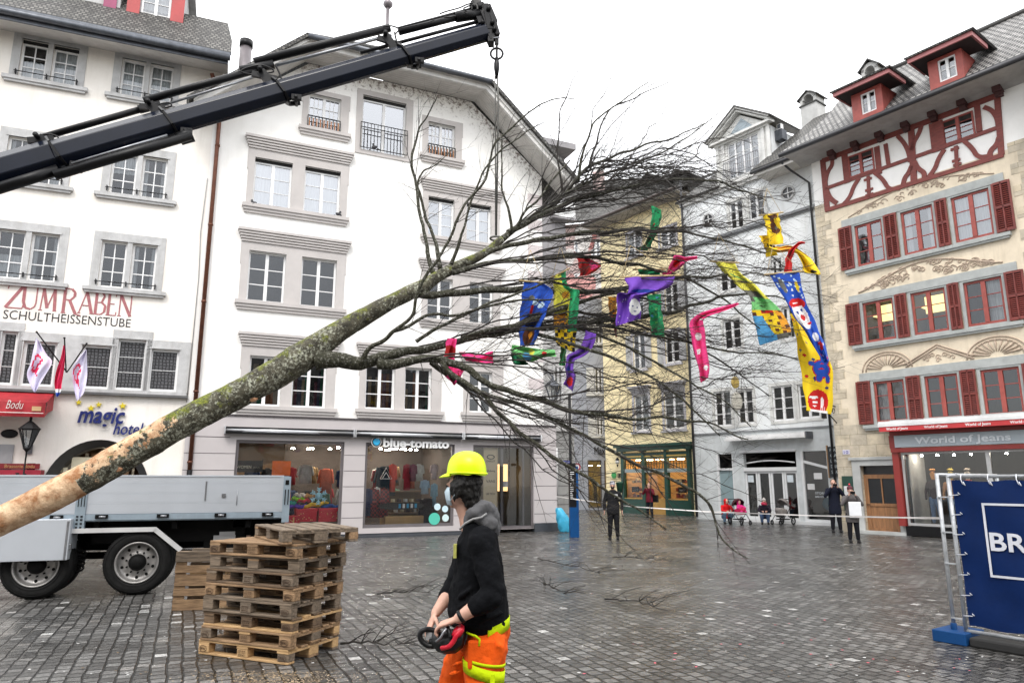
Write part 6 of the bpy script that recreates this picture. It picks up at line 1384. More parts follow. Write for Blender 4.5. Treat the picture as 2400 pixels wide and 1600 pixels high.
# ================================================================ PALLETS
PW = [mat('pallet_new', (0.52, 0.34, 0.165), .75, c2=(0.3, 0.18, 0.08), stretch=(1.5, 12, 12), vscale=3, bump=.25, bscale=20), mat('pallet_grey', (0.22, 0.165, 0.115), .85, c2=(0.06, 0.045, 0.032), stretch=(1.5, 12, 12), vscale=3, bump=.35, bscale=20),
   mat('pallet_tan', (0.34, 0.215, 0.115), .8, c2=(0.12, 0.07, 0.035), stretch=(1.5, 12, 12), vscale=3, bump=.35, bscale=20), mat('pallet_dark', (0.18, 0.115, 0.065), .85, c2=(0.05, 0.032, 0.02), stretch=(1.5, 12, 12), vscale=3, bump=.35, bscale=20)]
M_brand = mat('burn_mark', (0.06, 0.03, 0.015), .9)
def pallet(shade, seed, label, marks=0, group='pallets of the tall stack'):
 rr = random.Random(seed); T = empty('wooden_pallet', (0, 0, 0), 0, label, 'pallet', group)
 ms = [PW[shade], PW[(shade+rr.choice((0, 1, 2))) % 4], PW[1]]
 pk = lambda: 0 if rr.random() < .7 else rr.choice((1, 2))
 m = MB(); ys = [-.4, -.235, -.05, .135, .255]; wd = [.145, .1, .145, .1, .145]; ys = [-.4, -.2075, -.0725, .1075, .255]
 for y, w_ in zip(ys, wd):
  j = rr.uniform(-.008, .008); m.box((-.6+j, y, .122), (.6+j, y+w_, .144), pk())
 o = m.build('deck_boards', ms, T); bevel(o, .004, 1)
 m = MB()
 for x in (-.6, -.0725, .455): m.box((x, -.4, .1), (x+.145, .4, .121), pk())
 m.build('cross_boards', ms, T)
 for x, w_ in ((-.6, .145), (-.0725, .145), (.455, .145)):
  for y, h in ((-.4, .1), (-.0725, .145), (.3, .1)):
   m = MB(); j = rr.uniform(-.006, .006); m.box((x, y+j, .0225), (x+w_, y+h+j, .0995), pk()); o = m.build('block', ms, T); bevel(o, .006, 1)
 m = MB()
 for y, w_ in ((-.4, .1), (-.0725, .145), (.3, .1)): m.box((-.6, y, 0), (.6, y+w_, .022), pk())
 o = m.build('skid_boards', ms, T); bevel(o, .004, 1)
 if marks:
  m = MB()
  for x in (-.528, .528):
   if marks == 1 or x > 0:
    m.tube([(x+.05*math.cos(a), -.4085, .061+.03*math.sin(a)) for a in [k*math.pi/9 for k in range(19)]], .0022, 4, cap=False); put_text(m, 'EPAL', x-.038, x+.038, .047, -.408, h=.027, depth=.002)
  for k, t in enumerate(('CH 414', '11-17', 'IPPC')): put_text(m, t, -.045, .045, .078-k*.02, -.408, h=.013, depth=.002)
  m.build('brand_mark', M_brand, T)
 return T
nn = ['lowest pale pallet of the tall stack, fresh yellow wood standing on the cobbles', 'second pallet from the ground in the tall stack, pale with an oval brand', 'third pallet from the ground in the tall stack, weathered brown',
   'fourth pallet from the ground in the tall stack, grey and worn', 'fifth pallet from the ground in the tall stack, brown with oval brand marks', 'sixth pallet from the ground in the tall stack, orange-brown', 'seventh pallet from the ground in the tall stack, grey with battered edges', 'eighth pallet from the ground, pale brown, right under the twisted top one']
c0 = Vector((-2.6, 8.06, 0)); rr = random.Random(21)
for k in range(8):
 t = pallet((0, 2, 3, 1, 2, 3, 1, 2)[k], k+5, nn[k], marks=1 if k in (0, 1, 4, 7) else (2 if k in (2, 3, 5) else 0))
 t.location = c0+Vector((rr.uniform(-.015, .015)+.004*k, rr.uniform(-.015, .015), k*.1445+.003)); t.rotation_euler = (0, 0, R(-24)+R(rr.uniform(-1.2, 1.2)))
t = pallet(1, 77, 'topmost pallet lying twisted across the tall stack', 0); t.location = (-2.31, 8.1, 8*.1445+.004); t.rotation_euler = (0, 0, R(-57.5))
t = pallet(2, 91, 'broken pallet standing on its long edge behind the stack, with yellowish corner', 0, 'pallets standing on edge by the truck'); t.rotation_euler = (R(90), 0, R(8)); t.location = (-4.22, 10.68, .4)
t = pallet(3, 92, 'dark pallet standing on edge, rearmost behind the broken one by the truck', 0, 'pallets standing on edge by the truck'); t.rotation_euler = (R(86), 0, R(9)); t.location = (-4.12, 10.93, .41)
# ================================================================ STREET THINGS
def street():
 # information stele
 p = gnd(1348, 1259); E = empty('information_stele', p, R(8), 'slim dark information stele with blue side and foot, beside the pale blue sack', 'stele')
 m = MB(); m.box((-.17, -.05, 0), (.12, .1, .95)); m.box((.05, -.052, .0), (.13, .102, 2.25)); o = m.build('blue_casing', mat('stele_blue', (0.003, 0.06, 0.2), .35, spec=.3), E); bevel(o, .01, 2)
 m = MB(); m.box((-.17, -.055, .95), (.05, .1, 2.35)); f = m.build('dark_panel', M_black, E)
 m = MB(); rr = random.Random(2)
 for k in range(15):
  z = 2.05-k*.06; m.box((-.15, -.058, z), (-.15+rr.uniform(.05, .14), -.055, z+.018))
 m.box((-.16, -.058, 2.13), (.0, -.055, 2.15)); m.build('panel_lines', mat('letter_white', (0.85,)*3), f)
 # sign post with street name and no-vehicle sign
 p = gnd(1341, 1255); E = empty('sign_post', p, 0, 'tall dark sign post behind the stele with small blue plate and round sign', 'sign post')
 m = MB(); m.tube([(0, .2, 0), (0, .2, 4.7)], .05, 10); m.tube([(0, .2, 2.0), (0, .2, 2.3)], .06, 10); m.build('post', M_iron, E)
 m = MB(); z = 2.36; m.box((-.26, .1, z), (-.03, .13, z+.09)); s_ = m.build('street_plate', mat('sign_navy', (0.03, 0.05, 0.3), .4), E); m = MB(); put_text(m, 'Kornmarkt', -.24, -.05, z+.025, .095, h=.04, depth=.003); m.build('plate_lettering', mat('letter_white', (0.85,)*3), s_)
 m = MB(); Mx = Matrix.Translation((.2, .1, 2.24)) @ Matrix.Rotation(R(90), 4, 'X'); m.lathe([(.13, 0), (.13, .012)], n=28, M=Mx, smooth=False); m.lathe([(.085, .013), (.085, .016)], n=28, mi=1, M=Mx, smooth=False); m.box((0, .12, 2.22), (.15, .14, 2.26), 2); m.build('round_sign', [mat('sign_red', (0.4, 0.03, 0.05), .4), mat('sign_white', (0.7,)*3, .4), M_iron], E)
 # blue rubbish sack
 p = gnd(1317, 1247); E = MB(); rr = random.Random(9); n = 22; rings = []
 for i in range(13):
  t = i/12; z = .02+.82*t; r0 = .21*math.sin(math.pi*(.2+.75*t))**.6+.02; sh = -.22*t*t+.1
  rings.append([Vector((sh+math.cos(2*math.pi*k/n)*r0*(1+.12*math.sin(5*k+i*1.3)), math.sin(2*math.pi*k/n)*r0*.9*(1+.1*math.sin(3*k+i*2)), z+.015*math.sin(k*2+i))) for k in range(n)])
 E.loft(rings); o = E.build('rubbish_sack', mat('sack_blue', (0.06, 0.45, 0.7), .3, bump=.7, bscale=9, var=.15, vscale=5), loc=p+Vector((0, 0, 0))); tag(o, 'bulging light blue rubbish sack slumped against the stele foot', 'rubbish sack'); o.rotation_euler = (0, .0, .3); bevel(o, 0.002, 1)
 # lantern on the narrow house corner
 p = at(1296, 915, 27.5); E = empty('street_lantern', p, R(10), 'grey four-sided street lantern hanging high at the narrow house', 'lantern')
 m = MB(); m.lathe([(.32, .2), (.36, .16), (.2, .34), (.06, .42), (.03, .6)][::-1], n=6, smooth=False); m.lathe([(.12, -.36), (.04, -.5), (.01, -.6)], n=6)
 for k in range(6): a = math.pi/3*k; m.beam((.3*math.cos(a), .3*math.sin(a), .17), (.13*math.cos(a), .13*math.sin(a), -.36), .03, .03)
 m.tube([(0, 0, .55), (-.1, .5, .8), (-.3, 1.6, .7)], .03, 6); m.build('lantern_frame', M_zinc, E); m = MB(); m.lathe([(.28, .16), (.12, -.35)], n=6, smooth=False, cap=False); m.build('lantern_glass', glass_mat('lantern_glass'), E)
 # green wall bin and litter things
 p = at(1452, 1142, 36.3); m = MB(); m.lathe([(.14, -.25), (.2, .2), (.22, .22), (.22, .26), (.05, .3)], n=12, sx=1.0, sy=.7); o = m.build('wall_bin', mat('bin_green', (0.01, 0.07, 0.04), .5), loc=p+Vector((0, -.2, 0))); tag(o, 'small dark green bin hung on the yellow wall beside the shop', 'bin')
 p = gnd(512, 1322); E = MB(); E.lathe([(.16, 0), (.2, .55), (.21, .58), (.19, .6)], n=16); o = E.build('dust_bin', M_black, loc=Vector((p.x, p.y, 0))); tag(o, 'black round bin standing under the truck tail behind the pallets', 'bin')
 p = gnd(590, 1300); E = MB(); E.box((-.2, -.15, 0), (.2, .15, .5)); E.box((-.15, -.1, .5), (.15, .1, .62)); E.box((-.04, -.11, .55), (.05, -.1, .66), 1); o = E.build('paper_sack', [mat('sack_brown', (0.1, 0.06, 0.04), .7), M_steel], loc=Vector((p.x, p.y, 0))); tag(o, 'brown sack standing behind the top pallet near the shop window', 'sack')
 # iron bracket lamp at the half-timbered house corner
 c = FJ.S(1980, 962, -.5); E = empty('wall_bracket', FJ.W(-2.0, 0, FJ.S(1960, 952)[1]), FJ.th, 'black scrolled iron bracket at the corner of the sandstone house', 'bracket'); m = MB(); m.tube([(0, 0, 0), (.1, -.9, .02), (.12, -1.0, 0)], .025, 6); m.tube([(0, 0, -.6), (.05, -.5, -.35), (.1, -.95, -.02)], .02, 6)
 for k in range(4): m.tube([(.03+.02*k, -.2-.18*k+.09*math.cos(a), -.17+.03*k+.09*math.sin(a)) for a in [t*.7 for t in range(10)]], .013, 5)
 m.box((.06, -1.1, -.5), (.18, -.95, -.02)); m.build('scroll_iron', M_iron, E)
 # barrier tape
 P = [(1305, 1163, 25.0), (1347, 1169, 23.2), (1475, 1186, 23.6), (1650, 1198, 22.6), (1780, 1203, 21.3), (1900, 1207.5, 19.5), (2100, 1212, 15.2), (2228, 1214, 10.2)]
 m = MB(); Q = [at(*p) for p in P]; vs = []; fs = []
 for i in range(len(Q)-1):
  for k in range(8):
   q = Q[i].lerp(Q[i+1], k/8); sag = -.0; tw = math.sin((i*8+k)*.35)*.6; wv = Vector((0, math.sin(tw)*.017, math.cos(tw)*.017)); vs += [q-wv, q+wv]
 for i in range(len(vs)//2-1): fs.append((2*i, 2*i+2, 2*i+3, 2*i+1))
 m.add(vs, fs, 0, True); o = m.build('barrier_tape', mat('tape_white', (0.75, 0.72, 0.7), .5)); tag(o, 'thin white barrier tape stretched across the square at waist height', 'barrier tape')
 # construction fence with navy banner
 a = gnd(2268, 1508); b = gnd(2400, 1531); th = math.atan2(b.y-a.y, b.x-a.x); E = empty('site_fence', a, th, 'galvanised site fence panel covered by a navy banner with white lettering, far right', 'fence')
 FF = Fac((a.x, a.y), math.degrees(th)); gal = mat('galvanised', (0.48, 0.5, 0.52), .45, metal=.5, var=.2, vscale=9); H = FF.S(2232, 1112)[1]
 m = MB(); m.tube([(0, 0, .12), (0, 0, H)], .022, 10); m.tube([(0, 0, H-.02), (2.6, 0, H-.02)], .02, 10); m.tube([(0, 0, .14), (2.6, 0, .14)], .02, 10); m.tube([(2.6, 0, .12), (2.6, 0, H)], .022, 10); m.build('fence_frame', gal, E)
 m = MB(); m.tube([(-.14, .03, .1), (-.14, .03, H+.02)], .022, 10); m.tube([(-.14, .03, H+.0), (-.14, 1.6, H)], .02, 8); m.tube([(-.14, 1.6, 0.1), (-.14, 1.6, H)], .022, 10)
 for z in (.25, .85, 1.2, 1.6): m.box((-.15, -.005, z), (.01, .025, z+.014))
 m.build('return_frame', gal, E)
 ft = MB(); ft.box((-.3, -.16, 0.0), (.06, .3, .13)); ft.tube([(-.14, .03, .1), (-.14, .03, .2)], .035, 10); o = ft.build('fence_foot', mat('foot_blue', (0.004, 0.05, 0.17), .6, spec=.2), E); bevel(o, .02, 2)
 ft = MB(); ft.box((.08, -.14, 0.0), (.7, .14, .1)); o = ft.build('fence_foot', mat('foot_black', (0.015, 0.015, 0.015), .8), E); bevel(o, .02, 2)
 bn = MB(); nx, nz_ = 40, 30; x0, x1, z0, z1 = .05, 2.55, .2, H-.07; vs = []; fs = []
 for j in range(nz_+1):
  for i in range(nx+1):
   x = x0+(x1-x0)*i/nx; z = z0+(z1-z0)*j/nz_; vs.append((x, -.03+.012*math.sin(x*4+z*2)+.006*math.sin(z*9+x*7), z+.01*math.sin(x*12)*(1 if j in (0, nz_) else 0)))
 for j in range(nz_):
  for i in range(nx): fs.append((j*(nx+1)+i, j*(nx+1)+i+1, (j+1)*(nx+1)+i+1, (j+1)*(nx+1)+i))
 bn.add(vs, fs, 0, True); bo = bn.build('banner', mat('banner_navy', (0.0015, 0.016, 0.085), .5, spec=.15, var=.12, vscale=3, bump=.1, bscale=15), E)
 wl = mat('banner_white', (0.62, 0.64, 0.7), .5); t = MB(); q0 = FF.S(2305, 1181); q1 = FF.S(2331, 1350)
 xa = FF.S(2318, 1260)[0]; zt_, zb_ = FF.S(2350, 1179)[1], FF.S(2360, 1354)[1]; yq = -.052
 t.box((xa-.012, yq, zb_), (xa+.012, yq+.004, zt_)); t.box((xa+.012, yq, zt_-.024), (x1-.1, yq+.004, zt_)); t.box((xa+.012, yq, zb_), (x1-.1, yq+.004, zb_+.024)); la, lb = FF.S(2328, 1288)[0], FF.S(2415, 1288)[0]
 zz0, zz1 = FF.S(2345, 1289)[1], FF.S(2345, 1246)[1]; put_text(t, 'BR', la, lb, zz0, yq, h=zz1-zz0, depth=.005, bold=.02); t.build('banner_lettering', wl, bo)
 for k in range(8): m = MB(); z = .3+k*.22; m.tube([(.0, -.02, z), (.05, -.06, z+.01), (.11, -.045, z+.015), (.11, -.05, z+.04), (.13, -.05, z+.02)], .006, 5); m.build('cable_tie', wl, bo)
 for k in range(4): m = MB(); x = .15+k*.28; m.tube([(x, -.02, H), (x+.01, -.06, H-.05), (x+.02, -.05, H-.1), (x+.05, -.055, H-.12), (x+.03, -.055, H-.08)], .006, 5); m.build('cable_tie', wl, bo)
street()
# ================================================================ THE FELLED TREE
def bark_mat():
 m, n, o, b = nodes_of('mossy_bark'); N = n.nodes.new; L = n.links.new
 tcn = N('ShaderNodeTexCoord'); geo = N('ShaderNodeNewGeometry'); sp = N('ShaderNodeSeparateXYZ'); L(geo.outputs['Normal'], sp.inputs[0])
 def noise_(s, d=6, r=.65):
  q = N('ShaderNodeTexNoise'); q.inputs['Scale'].default_value = s; q.inputs['Detail'].default_value = d; q.inputs['Roughness'].default_value = r; L(tcn.outputs['Object'], q.inputs[0]); return q
 def ramp(src, p0, p1, c0=(0, 0, 0, 1), c1=(1, 1, 1, 1)):
  q = N('ShaderNodeValToRGB'); q.color_ramp.elements[0].position = p0; q.color_ramp.elements[1].position = p1; q.color_ramp.elements[0].color = c0; q.color_ramp.elements[1].color = c1; L(src, q.inputs[0]); return q
 def mix(f, a, bb):
  q = N('ShaderNodeMix'); q.data_type = 'RGBA'; L(f, q.inputs[0])
  if isinstance(a, tuple): q.inputs[6].default_value = a
  else: L(a, q.inputs[6])
  if isinstance(bb, tuple): q.inputs[7].default_value = bb
  else: L(bb, q.inputs[7])
  return q.outputs[2]
 n1 = noise_(9); base = ramp(n1.outputs[0], .35, .7, (0.022, 0.02, 0.013, 1), (0.12, 0.11, 0.075, 1)).outputs[0]
 # lichen: pale crusts in clusters
 n2 = noise_(26, 5, .75); n3 = noise_(3.2, 4); mu = N('ShaderNodeMath'); mu.operation = 'MULTIPLY_ADD'; mu.inputs[1].default_value = .55; L(n3.outputs[0], mu.inputs[0]); L(n2.outputs[0], mu.inputs[2])
 lich = ramp(mu.outputs[0], .79, .93); c = mix(lich.outputs[0], base, (0.42, 0.43, 0.34, 1))
 # moss: yellow green on the sides facing the sky and in patches
 n4 = noise_(5, 6, .7); m4 = N('ShaderNodeMath'); m4.operation = 'MULTIPLY_ADD'; m4.inputs[1].default_value = .16; L(sp.outputs[2], m4.inputs[0]); L(n4.outputs[0], m4.inputs[2])
 moss = ramp(m4.outputs[0], .56, .7); n5 = noise_(40, 3); mc = ramp(n5.outputs[0], .35, .65, (0.035, 0.05, 0.006, 1), (0.22, 0.24, 0.03, 1)); c = mix(moss.outputs[0], c, mc.outputs[0])
 # stripped pale wood near the butt, ragged limit
 at_ = N('ShaderNodeAttribute'); at_.attribute_name = 'strip'; n6 = noise_(9, 6, .75); m6 = N('ShaderNodeMath'); m6.operation = 'MULTIPLY_ADD'; m6.inputs[1].default_value = .75; L(n6.outputs[0], m6.inputs[0]); hf = N('ShaderNodeMath'); hf.operation = 'MULTIPLY'; hf.inputs[1].default_value = .5; L(at_.outputs['Fac'], hf.inputs[0]); L(hf.outputs[0], m6.inputs[2])
 st = ramp(m6.outputs[0], .56, .585); n7 = noise_(7, 7, .6); wc = ramp(n7.outputs[0], .36, .62, (0.34, 0.16, 0.07, 1), (0.74, 0.53, 0.34, 1)); c = mix(st.outputs[0], c, wc.outputs[0])
 L(c, b.inputs['Base Color']); b.inputs['Roughness'].default_value = .75; b.inputs['Specular IOR Level'].default_value = .3
 h = N('ShaderNodeMath'); h.operation = 'MULTIPLY_ADD'; h.inputs[1].default_value = .7; L(n2.outputs[0], h.inputs[0]); L(n1.outputs[0], h.inputs[2])
 bp = N('ShaderNodeBump'); bp.inputs['Strength'].default_value = .9; bp.inputs['Distance'].default_value = .03; L(h.outputs[0], bp.inputs['Height']); L(bp.outputs[0], b.inputs['Normal'])
 return m
M_bark = bark_mat()
M_twig = mat('twig_dark', (0.042, 0.036, 0.032), .7, c2=(0.016, 0.014, 0.012), var=.3, vscale=12, bump=.2, spec=.3)
M_limb = None
def limb_mat():
 m, n, o, b = nodes_of('limb_bark'); N = n.nodes.new; L = n.links.new
 tcn = N('ShaderNodeTexCoord'); a = N('ShaderNodeTexNoise'); a.inputs['Scale'].default_value = 30; a.inputs['Detail'].default_value = 5; a.inputs['Roughness'].default_value = .75; L(tcn.outputs['Object'], a.inputs[0])
 r = N('ShaderNodeValToRGB'); e = r.color_ramp.elements; e[0].position = .4; e[0].color = (0.022, 0.02, 0.016, 1); e[1].position = .68; e[1].color = (0.36, 0.37, 0.33, 1); q = e.new(.56); q.color = (0.065, 0.06, 0.045, 1); q = e.new(.47); q.color = (0.028, 0.03, 0.012, 1)
 L(a.outputs[0], r.inputs[0]); L(r.outputs[0], b.inputs['Base Color']); b.inputs['Roughness'].default_value = .7; b.inputs['Specular IOR Level'].default_value = .3
 bp = N('ShaderNodeBump'); bp.inputs['Strength'].default_value = .8; bp.inputs['Distance'].default_value = .02; L(a.outputs[0], bp.inputs['Height']); L(bp.outputs[0], b.inputs['Normal']); return m
M_limb = limb_mat()
def catmull(P, k=6):
 Q = []
 for i in range(len(P)-1):
  p0 = P[max(0, i-1)]; p1 = P[i]; p2 = P[i+1]; p3 = P[min(len(P)-1, i+2)]
  for j in range(k):
   t = j/k; Q.append(tuple(.5*((2*b)+(c-a)*t+(2*a-5*b+4*c-d)*t*t+(3*b-a-3*c+d)*t**3) for a, b, c, d in zip(p0, p1, p2, p3)))
 Q.append(tuple(P[-1])); return Q
def tree():
 rr = random.Random(4)
 root = at(-150, 1298, 8.75); T = empty('felled_tree', root, 0, 'long bare mossy tree hanging from the crane, pale stripped butt left and twiggy crown right', 'tree')
 def rad(rp, d): return rp*d/F*(.93 if rp > 12 else .86)
 def poly3(pts, k=6):
  P = [(*at(u, v, d), rad(r_, d)) for u, v, d, r_ in pts]; return [(Vector(q[:3]), q[3]) for q in catmull(P, k)]
 # trunk, lumpy cross sections
 trunk_px = [(-150,1300,8.75,14),(-110,1280,8.77,26),(-60,1252,8.8,32),(0,1221,8.85,35),(70,1187,8.9,37),(140,1152,8.95,38),(210,1114,9.02,37),(306,1059,9.12,37),(380,1018,9.2,37),(450,978,9.3,37),(525,941,9.4,36),(600,903,9.5,36),(660,868,9.6,38),(705,838,9.68,39),(750,806,9.74,33),
    (800,774,9.82,27),(844,747,9.9,24),(921,705,10.0,20),(965,683,10.1,19),(997,668,10.2,18),(1030,646,10.3,15),(1080,620,10.45,13),(1130,597,10.6,12),(1175,562,10.8,10.5)]
 P = poly3(trunk_px, 8); m = MB(); nseg = 26; rings = []; strip = []
 ref = Vector((0, 0, 1))
 for i, (p, r_) in enumerate(P):
  d = (P[min(i+1, len(P)-1)][0]-P[max(i-1, 0)][0]).normalized(); a = d.cross(ref).normalized(); b = a.cross(d); b.normalize()
  ring = []
  u = trunk_px[min(len(trunk_px)-1, i//8)][0]
  for k in range(nseg):
   an = 2*math.pi*k/nseg; q = p+a*math.cos(an)*r_+b*math.sin(an)*r_
   nz = noise.noise(q*3.1)*.10+noise.noise(q*9)*.045+noise.noise(q*22)*.02
   if u < 190: nz = nz*.4+.05*(abs(((an*3.5/math.pi+i*.02) % 1)-.5)-.25)     # flat facets left by the saw
   ring.append(q+(q-p)*nz)
  rings.append([q-root for q in ring])
 m.loft(rings); o = m.build('trunk', M_bark, T)
 at_ = o.data.attributes.new('strip', 'FLOAT', 'POINT')
 vals = []
 us = [t_[0] for t_ in trunk_px]
 for i in range(len(P)):
  u = us[min(len(us)-1, i//8)]+(i % 8)/8*((us[min(len(us)-1, i//8+1)]-us[min(len(us)-1, i//8)]))
  base = 1.2 if u < 190 else .40-(u-190)/2500
  if u > 425: base = -.6
  for k in range(nseg):
   an = math.cos(2*math.pi*k/nseg-1.0); vals.append(base+(.12*an if u < 400 else 0)+(-.15 if k % 26 > 17 and u > 140 else 0))
 at_.data.foreach_set('value', vals)
 # cut branch stubs
 stub = mat('cut_wood', (0.5, 0.26, 0.14), .8, var=.2, vscale=12)
 for (u, v, d, r_, dx, dz) in ((640, 882, 9.5, 10, -.1, .12), (592, 936, 9.4, 8, .02, -.16), (274, 1098, 8.98, 11, .05, -.15)):
  c = at(u, v, d); s = MB(); dr = Vector((dx*2, -.5, dz*1.6)).normalized(); c = c+dr*.02; s.tube([c-root-dr*.09, c-root-dr*.03, c-root+dr*.0], [rad(r_, d)*1.5, rad(r_, d)*1.25, rad(r_, d)*.9], 14, 0, smooth=False, flat=.7); s.build('cut_stub', stub, T)
 # traced limbs
 limbs = [
  [(1175,562,10.8,10.5),(1230,520,11,9.5),(1283,486,11.2,8.5),(1330,450,11.4,7.5),(1375,398,11.5,6.5),(1430,372,11.7,5.5),(1500,345,11.9,4.5),(1580,320,12.1,3),(1650,290,12.3,2)],
  [(740,845,9.7,26),(790,843,9.75,22),(844,848,9.85,19),(885,838,9.9,17),(921,828,9.95,14),(975,822,10.1,12),(1043,806,10.2,10.5),(1100,791,10.3,9.5),(1200,775,10.5,9),(1322,763,10.8,8.5),(1445,748,11.1,7.5),(1567,733,11.4,6),(1640,712,11.7,5),(1697,694,12,4),(1790,690,12.2,2.5),(1870,720,12.4,1.5)],
  [(885,852,9.85,14),(940,855,9.85,13),(997,842,9.8,12),(1043,850,9.75,12),(1100,872,9.7,11),(1160,905,9.7,9),(1250,928,9.8,8),(1330,956,9.9,7.5),(1409,973,10,6.5),(1486,981,10.1,5),(1569,981,10.2,4),(1660,995,10.3,3),(1750,1030,10.4,2)],
  [(1035,848,9.75,9),(1048,868,9.7,8.5),(1080,892,9.68,8),(1104,911,9.66,8),(1135,928,9.65,7.5),(1159,957,9.62,7),(1191,986,9.6,6.5),(1250,1038,9.6,6),(1298,1070,9.6,6),(1377,1118,9.6,5),(1422,1150,9.6,4),(1500,1195,9.6,3),(1562,1242,9.6,1.8)],
  [(1010,848,9.9,8),(1048,876,9.95,8),(1090,905,10,7),(1135,922,10,7),(1175,934,10.05,6.5),(1220,948,10.1,6),(1300,986,10.1,5.5),(1380,1022,10.1,5),(1440,1060,10.1,5),(1520,1100,10.1,4.5),(1600,1135,10,4.5),(1655,1169,10,4),(1680,1225,10,3.2),(1700,1270,9.95,2.6),(1750,1310,9.9,1.5)],
  [(965,683,10.1,13),(1010,690,10.2,12),(1070,690,10.3,11),(1150,680,10.45,10),(1230,678,10.6,9.5),(1330,684,10.8,8.5),(1420,684,11,7.5),(1480,676,11.1,6.5),(1560,660,11.3,5),(1640,650,11.4,4),(1740,640,11.6,2.5),(1830,650,11.8,1.5)],
  [(1080,790,10.3,8),(1150,775,10.35,8),(1200,762,10.4,8),(1260,745,10.5,8),(1320,718,10.7,7.5),(1370,702,10.9,6),(1450,690,11,4),(1530,700,11.1,2.5)],
  [(845,852,9.8,8),(862,820,9.7,7),(905,792,9.6,6.5),(925,772,9.55,6),(960,740,9.5,5),(975,690,9.45,5),(1000,640,9.4,5),(1030,590,9.38,4.5),(1061,540,9.36,4.5),(1090,480,9.34,4),(1130,418,9.32,4),(1150,372,9.3,3.5),(1168,330,9.3,3.5),(1202,295,9.3,3),(1244,261,9.3,2.6),(1283,240,9.3,2.2),(1351,232,9.3,1.5)],
  [(925,775,9.7,6),(960,765,9.75,5.5),(1000,742,9.8,5),(1060,735,9.9,4.5),(1120,722,10,4),(1200,705,10.2,3.5),(1300,700,10.4,2.5)],
  [(975,800,9.95,6),(1000,785,9.95,5.5),(1045,760,10,5),(1080,740,10.1,5),(1140,715,10.2,4.5),(1210,690,10.3,4),(1300,655,10.5,3),(1420,640,10.7,2)],
  [(1015,640,10.3,8),(998,580,10.3,7.5),(985,500,10.35,7),(975,430,10.4,6),(963,391,10.4,5.5),(969,345,10.4,5),(984,303,10.4,4),(1005,270,10.4,3),(1025,225,10.4,2)],
  [(1032,630,10.35,7.5),(1018,565,10.4,7),(1000,510,10.5,6.5),(984,465,10.5,6),(976,437,10.5,5),(990,400,10.5,3.5),(1020,380,10.5,2.2),(1060,350,10.5,1.5)],
  [(1057,620,10.2,6),(1084,551,10.1,5.5),(1099,487,10.05,5),(1120,430,10,4.6),(1145,387,10,4.2),(1195,341,10,3.5),(1235,305,10,2.6),(1271,287,10,1.8)],
  [(1200,545,10.8,5),(1187,475,10.7,4.5),(1175,429,10.7,4),(1173,345,10.7,3),(1178,300,10.7,1.6)],
  [(1212,535,10.9,5),(1225,502,10.8,5),(1256,471,10.8,4.8),(1302,418,10.8,4),(1334,377,10.8,3)],
  [(1355,425,11.3,5),(1371,345,11.2,4.5),(1390,291,11.2,4),(1436,253,11.2,3.2),(1500,203,11.2,2.2),(1530,185,11.2,1.4)],
  [(1318,450,11.2,4),(1311,383,11.1,3.6),(1309,291,11.1,3),(1329,215,11.1,2.2),(1355,157,11.1,1.3)],
  [(1382,392,11.4,4.5),(1398,330,11.4,4),(1428,261,11.4,3.2),(1500,222,11.4,2.5),(1570,190,11.4,1.5)],
  [(1190,545,10.85,9),(1250,515,11,8.5),(1320,480,11.2,7.5),(1400,455,11.4,6.5),(1500,432,11.6,5),(1600,420,11.9,4),(1700,430,12.1,3),(1790,470,12.3,1.6)],
  [(1100,615,10.5,8),(1180,580,10.7,7.5),(1270,560,10.9,7),(1380,545,11.1,6),(1500,540,11.3,5),(1600,545,11.6,4),(1700,565,11.9,3),(1800,600,12.1,2),(1860,640,12.2,1.3)],
  [(1060,640,10.3,8),(1140,620,10.4,7.5),(1240,608,10.6,6.5),(1340,600,10.8,6),(1460,615,11,5),(1570,640,11.2,4),(1680,690,11.3,3),(1780,770,11.4,2)],
  [(1290,480,11.2,6),(1360,435,11.4,5.5),(1440,400,11.7,5),(1520,370,12,4),(1600,330,12.2,3),(1690,262,12.4,1.5)],
  [(1330,763,10.8,5),(1420,790,10.7,4.5),(1500,830,10.6,4),(1590,880,10.5,3.2),(1680,930,10.4,2.4),(1760,1000,10.3,1.5)],
  [(1250,780,10.6,6),(1340,805,10.5,5.5),(1430,835,10.4,5),(1520,880,10.3,4),(1610,950,10.2,3),(1690,1020,10.1,2)],
  [(1400,760,11,5),(1500,780,11,4.5),(1600,800,11.1,4),(1700,820,11.2,3),(1800,830,11.3,2.2),(1900,850,11.4,1.5)],
  [(1320,720,10.7,5),(1400,740,11,4.5),(1520,770,11.2,4),(1640,815,11.4,3),(1740,880,11.5,2),(1800,930,11.6,1.5)],
 ]
 CH_ = []   # all carrying curves: list of (pos, rad)
 for i, lp in enumerate(limbs):
  ks = .68 if i in (0, 10, 11, 12, 13, 14, 15, 16, 17, 21) else .9
  Q = [(p, r_*(ks+(1-ks)*max(0, 1-j/7))) for j, (p, r_) in enumerate(poly3(lp, 6))]
  # small irregular kinks
  Q = [(p+Vector((noise.noise(p*2.3+Vector((i, 0, 0))), noise.noise(p*2.3+Vector((0, i, 5))), noise.noise(p*2.3+Vector((7, 0, i)))))*.05*min(1, j/6)+Vector((noise.noise(p*8), noise.noise(p*8+Vector((3, 3, 3))), noise.noise(p*8+Vector((9, 1, 3)))))*.01*min(1, j/6), r_) for j, (p, r_) in enumerate(Q)]
  CH_.append(Q); m = MB(); m.tube([p-root for p, r_ in Q], [r_*(1+.12*noise.noise(p*11)) for p, r_ in Q], 10 if Q[0][1] > .04 else 7)
  o = m.build('limb', M_limb if Q[0][1] > .028 else M_twig, T)
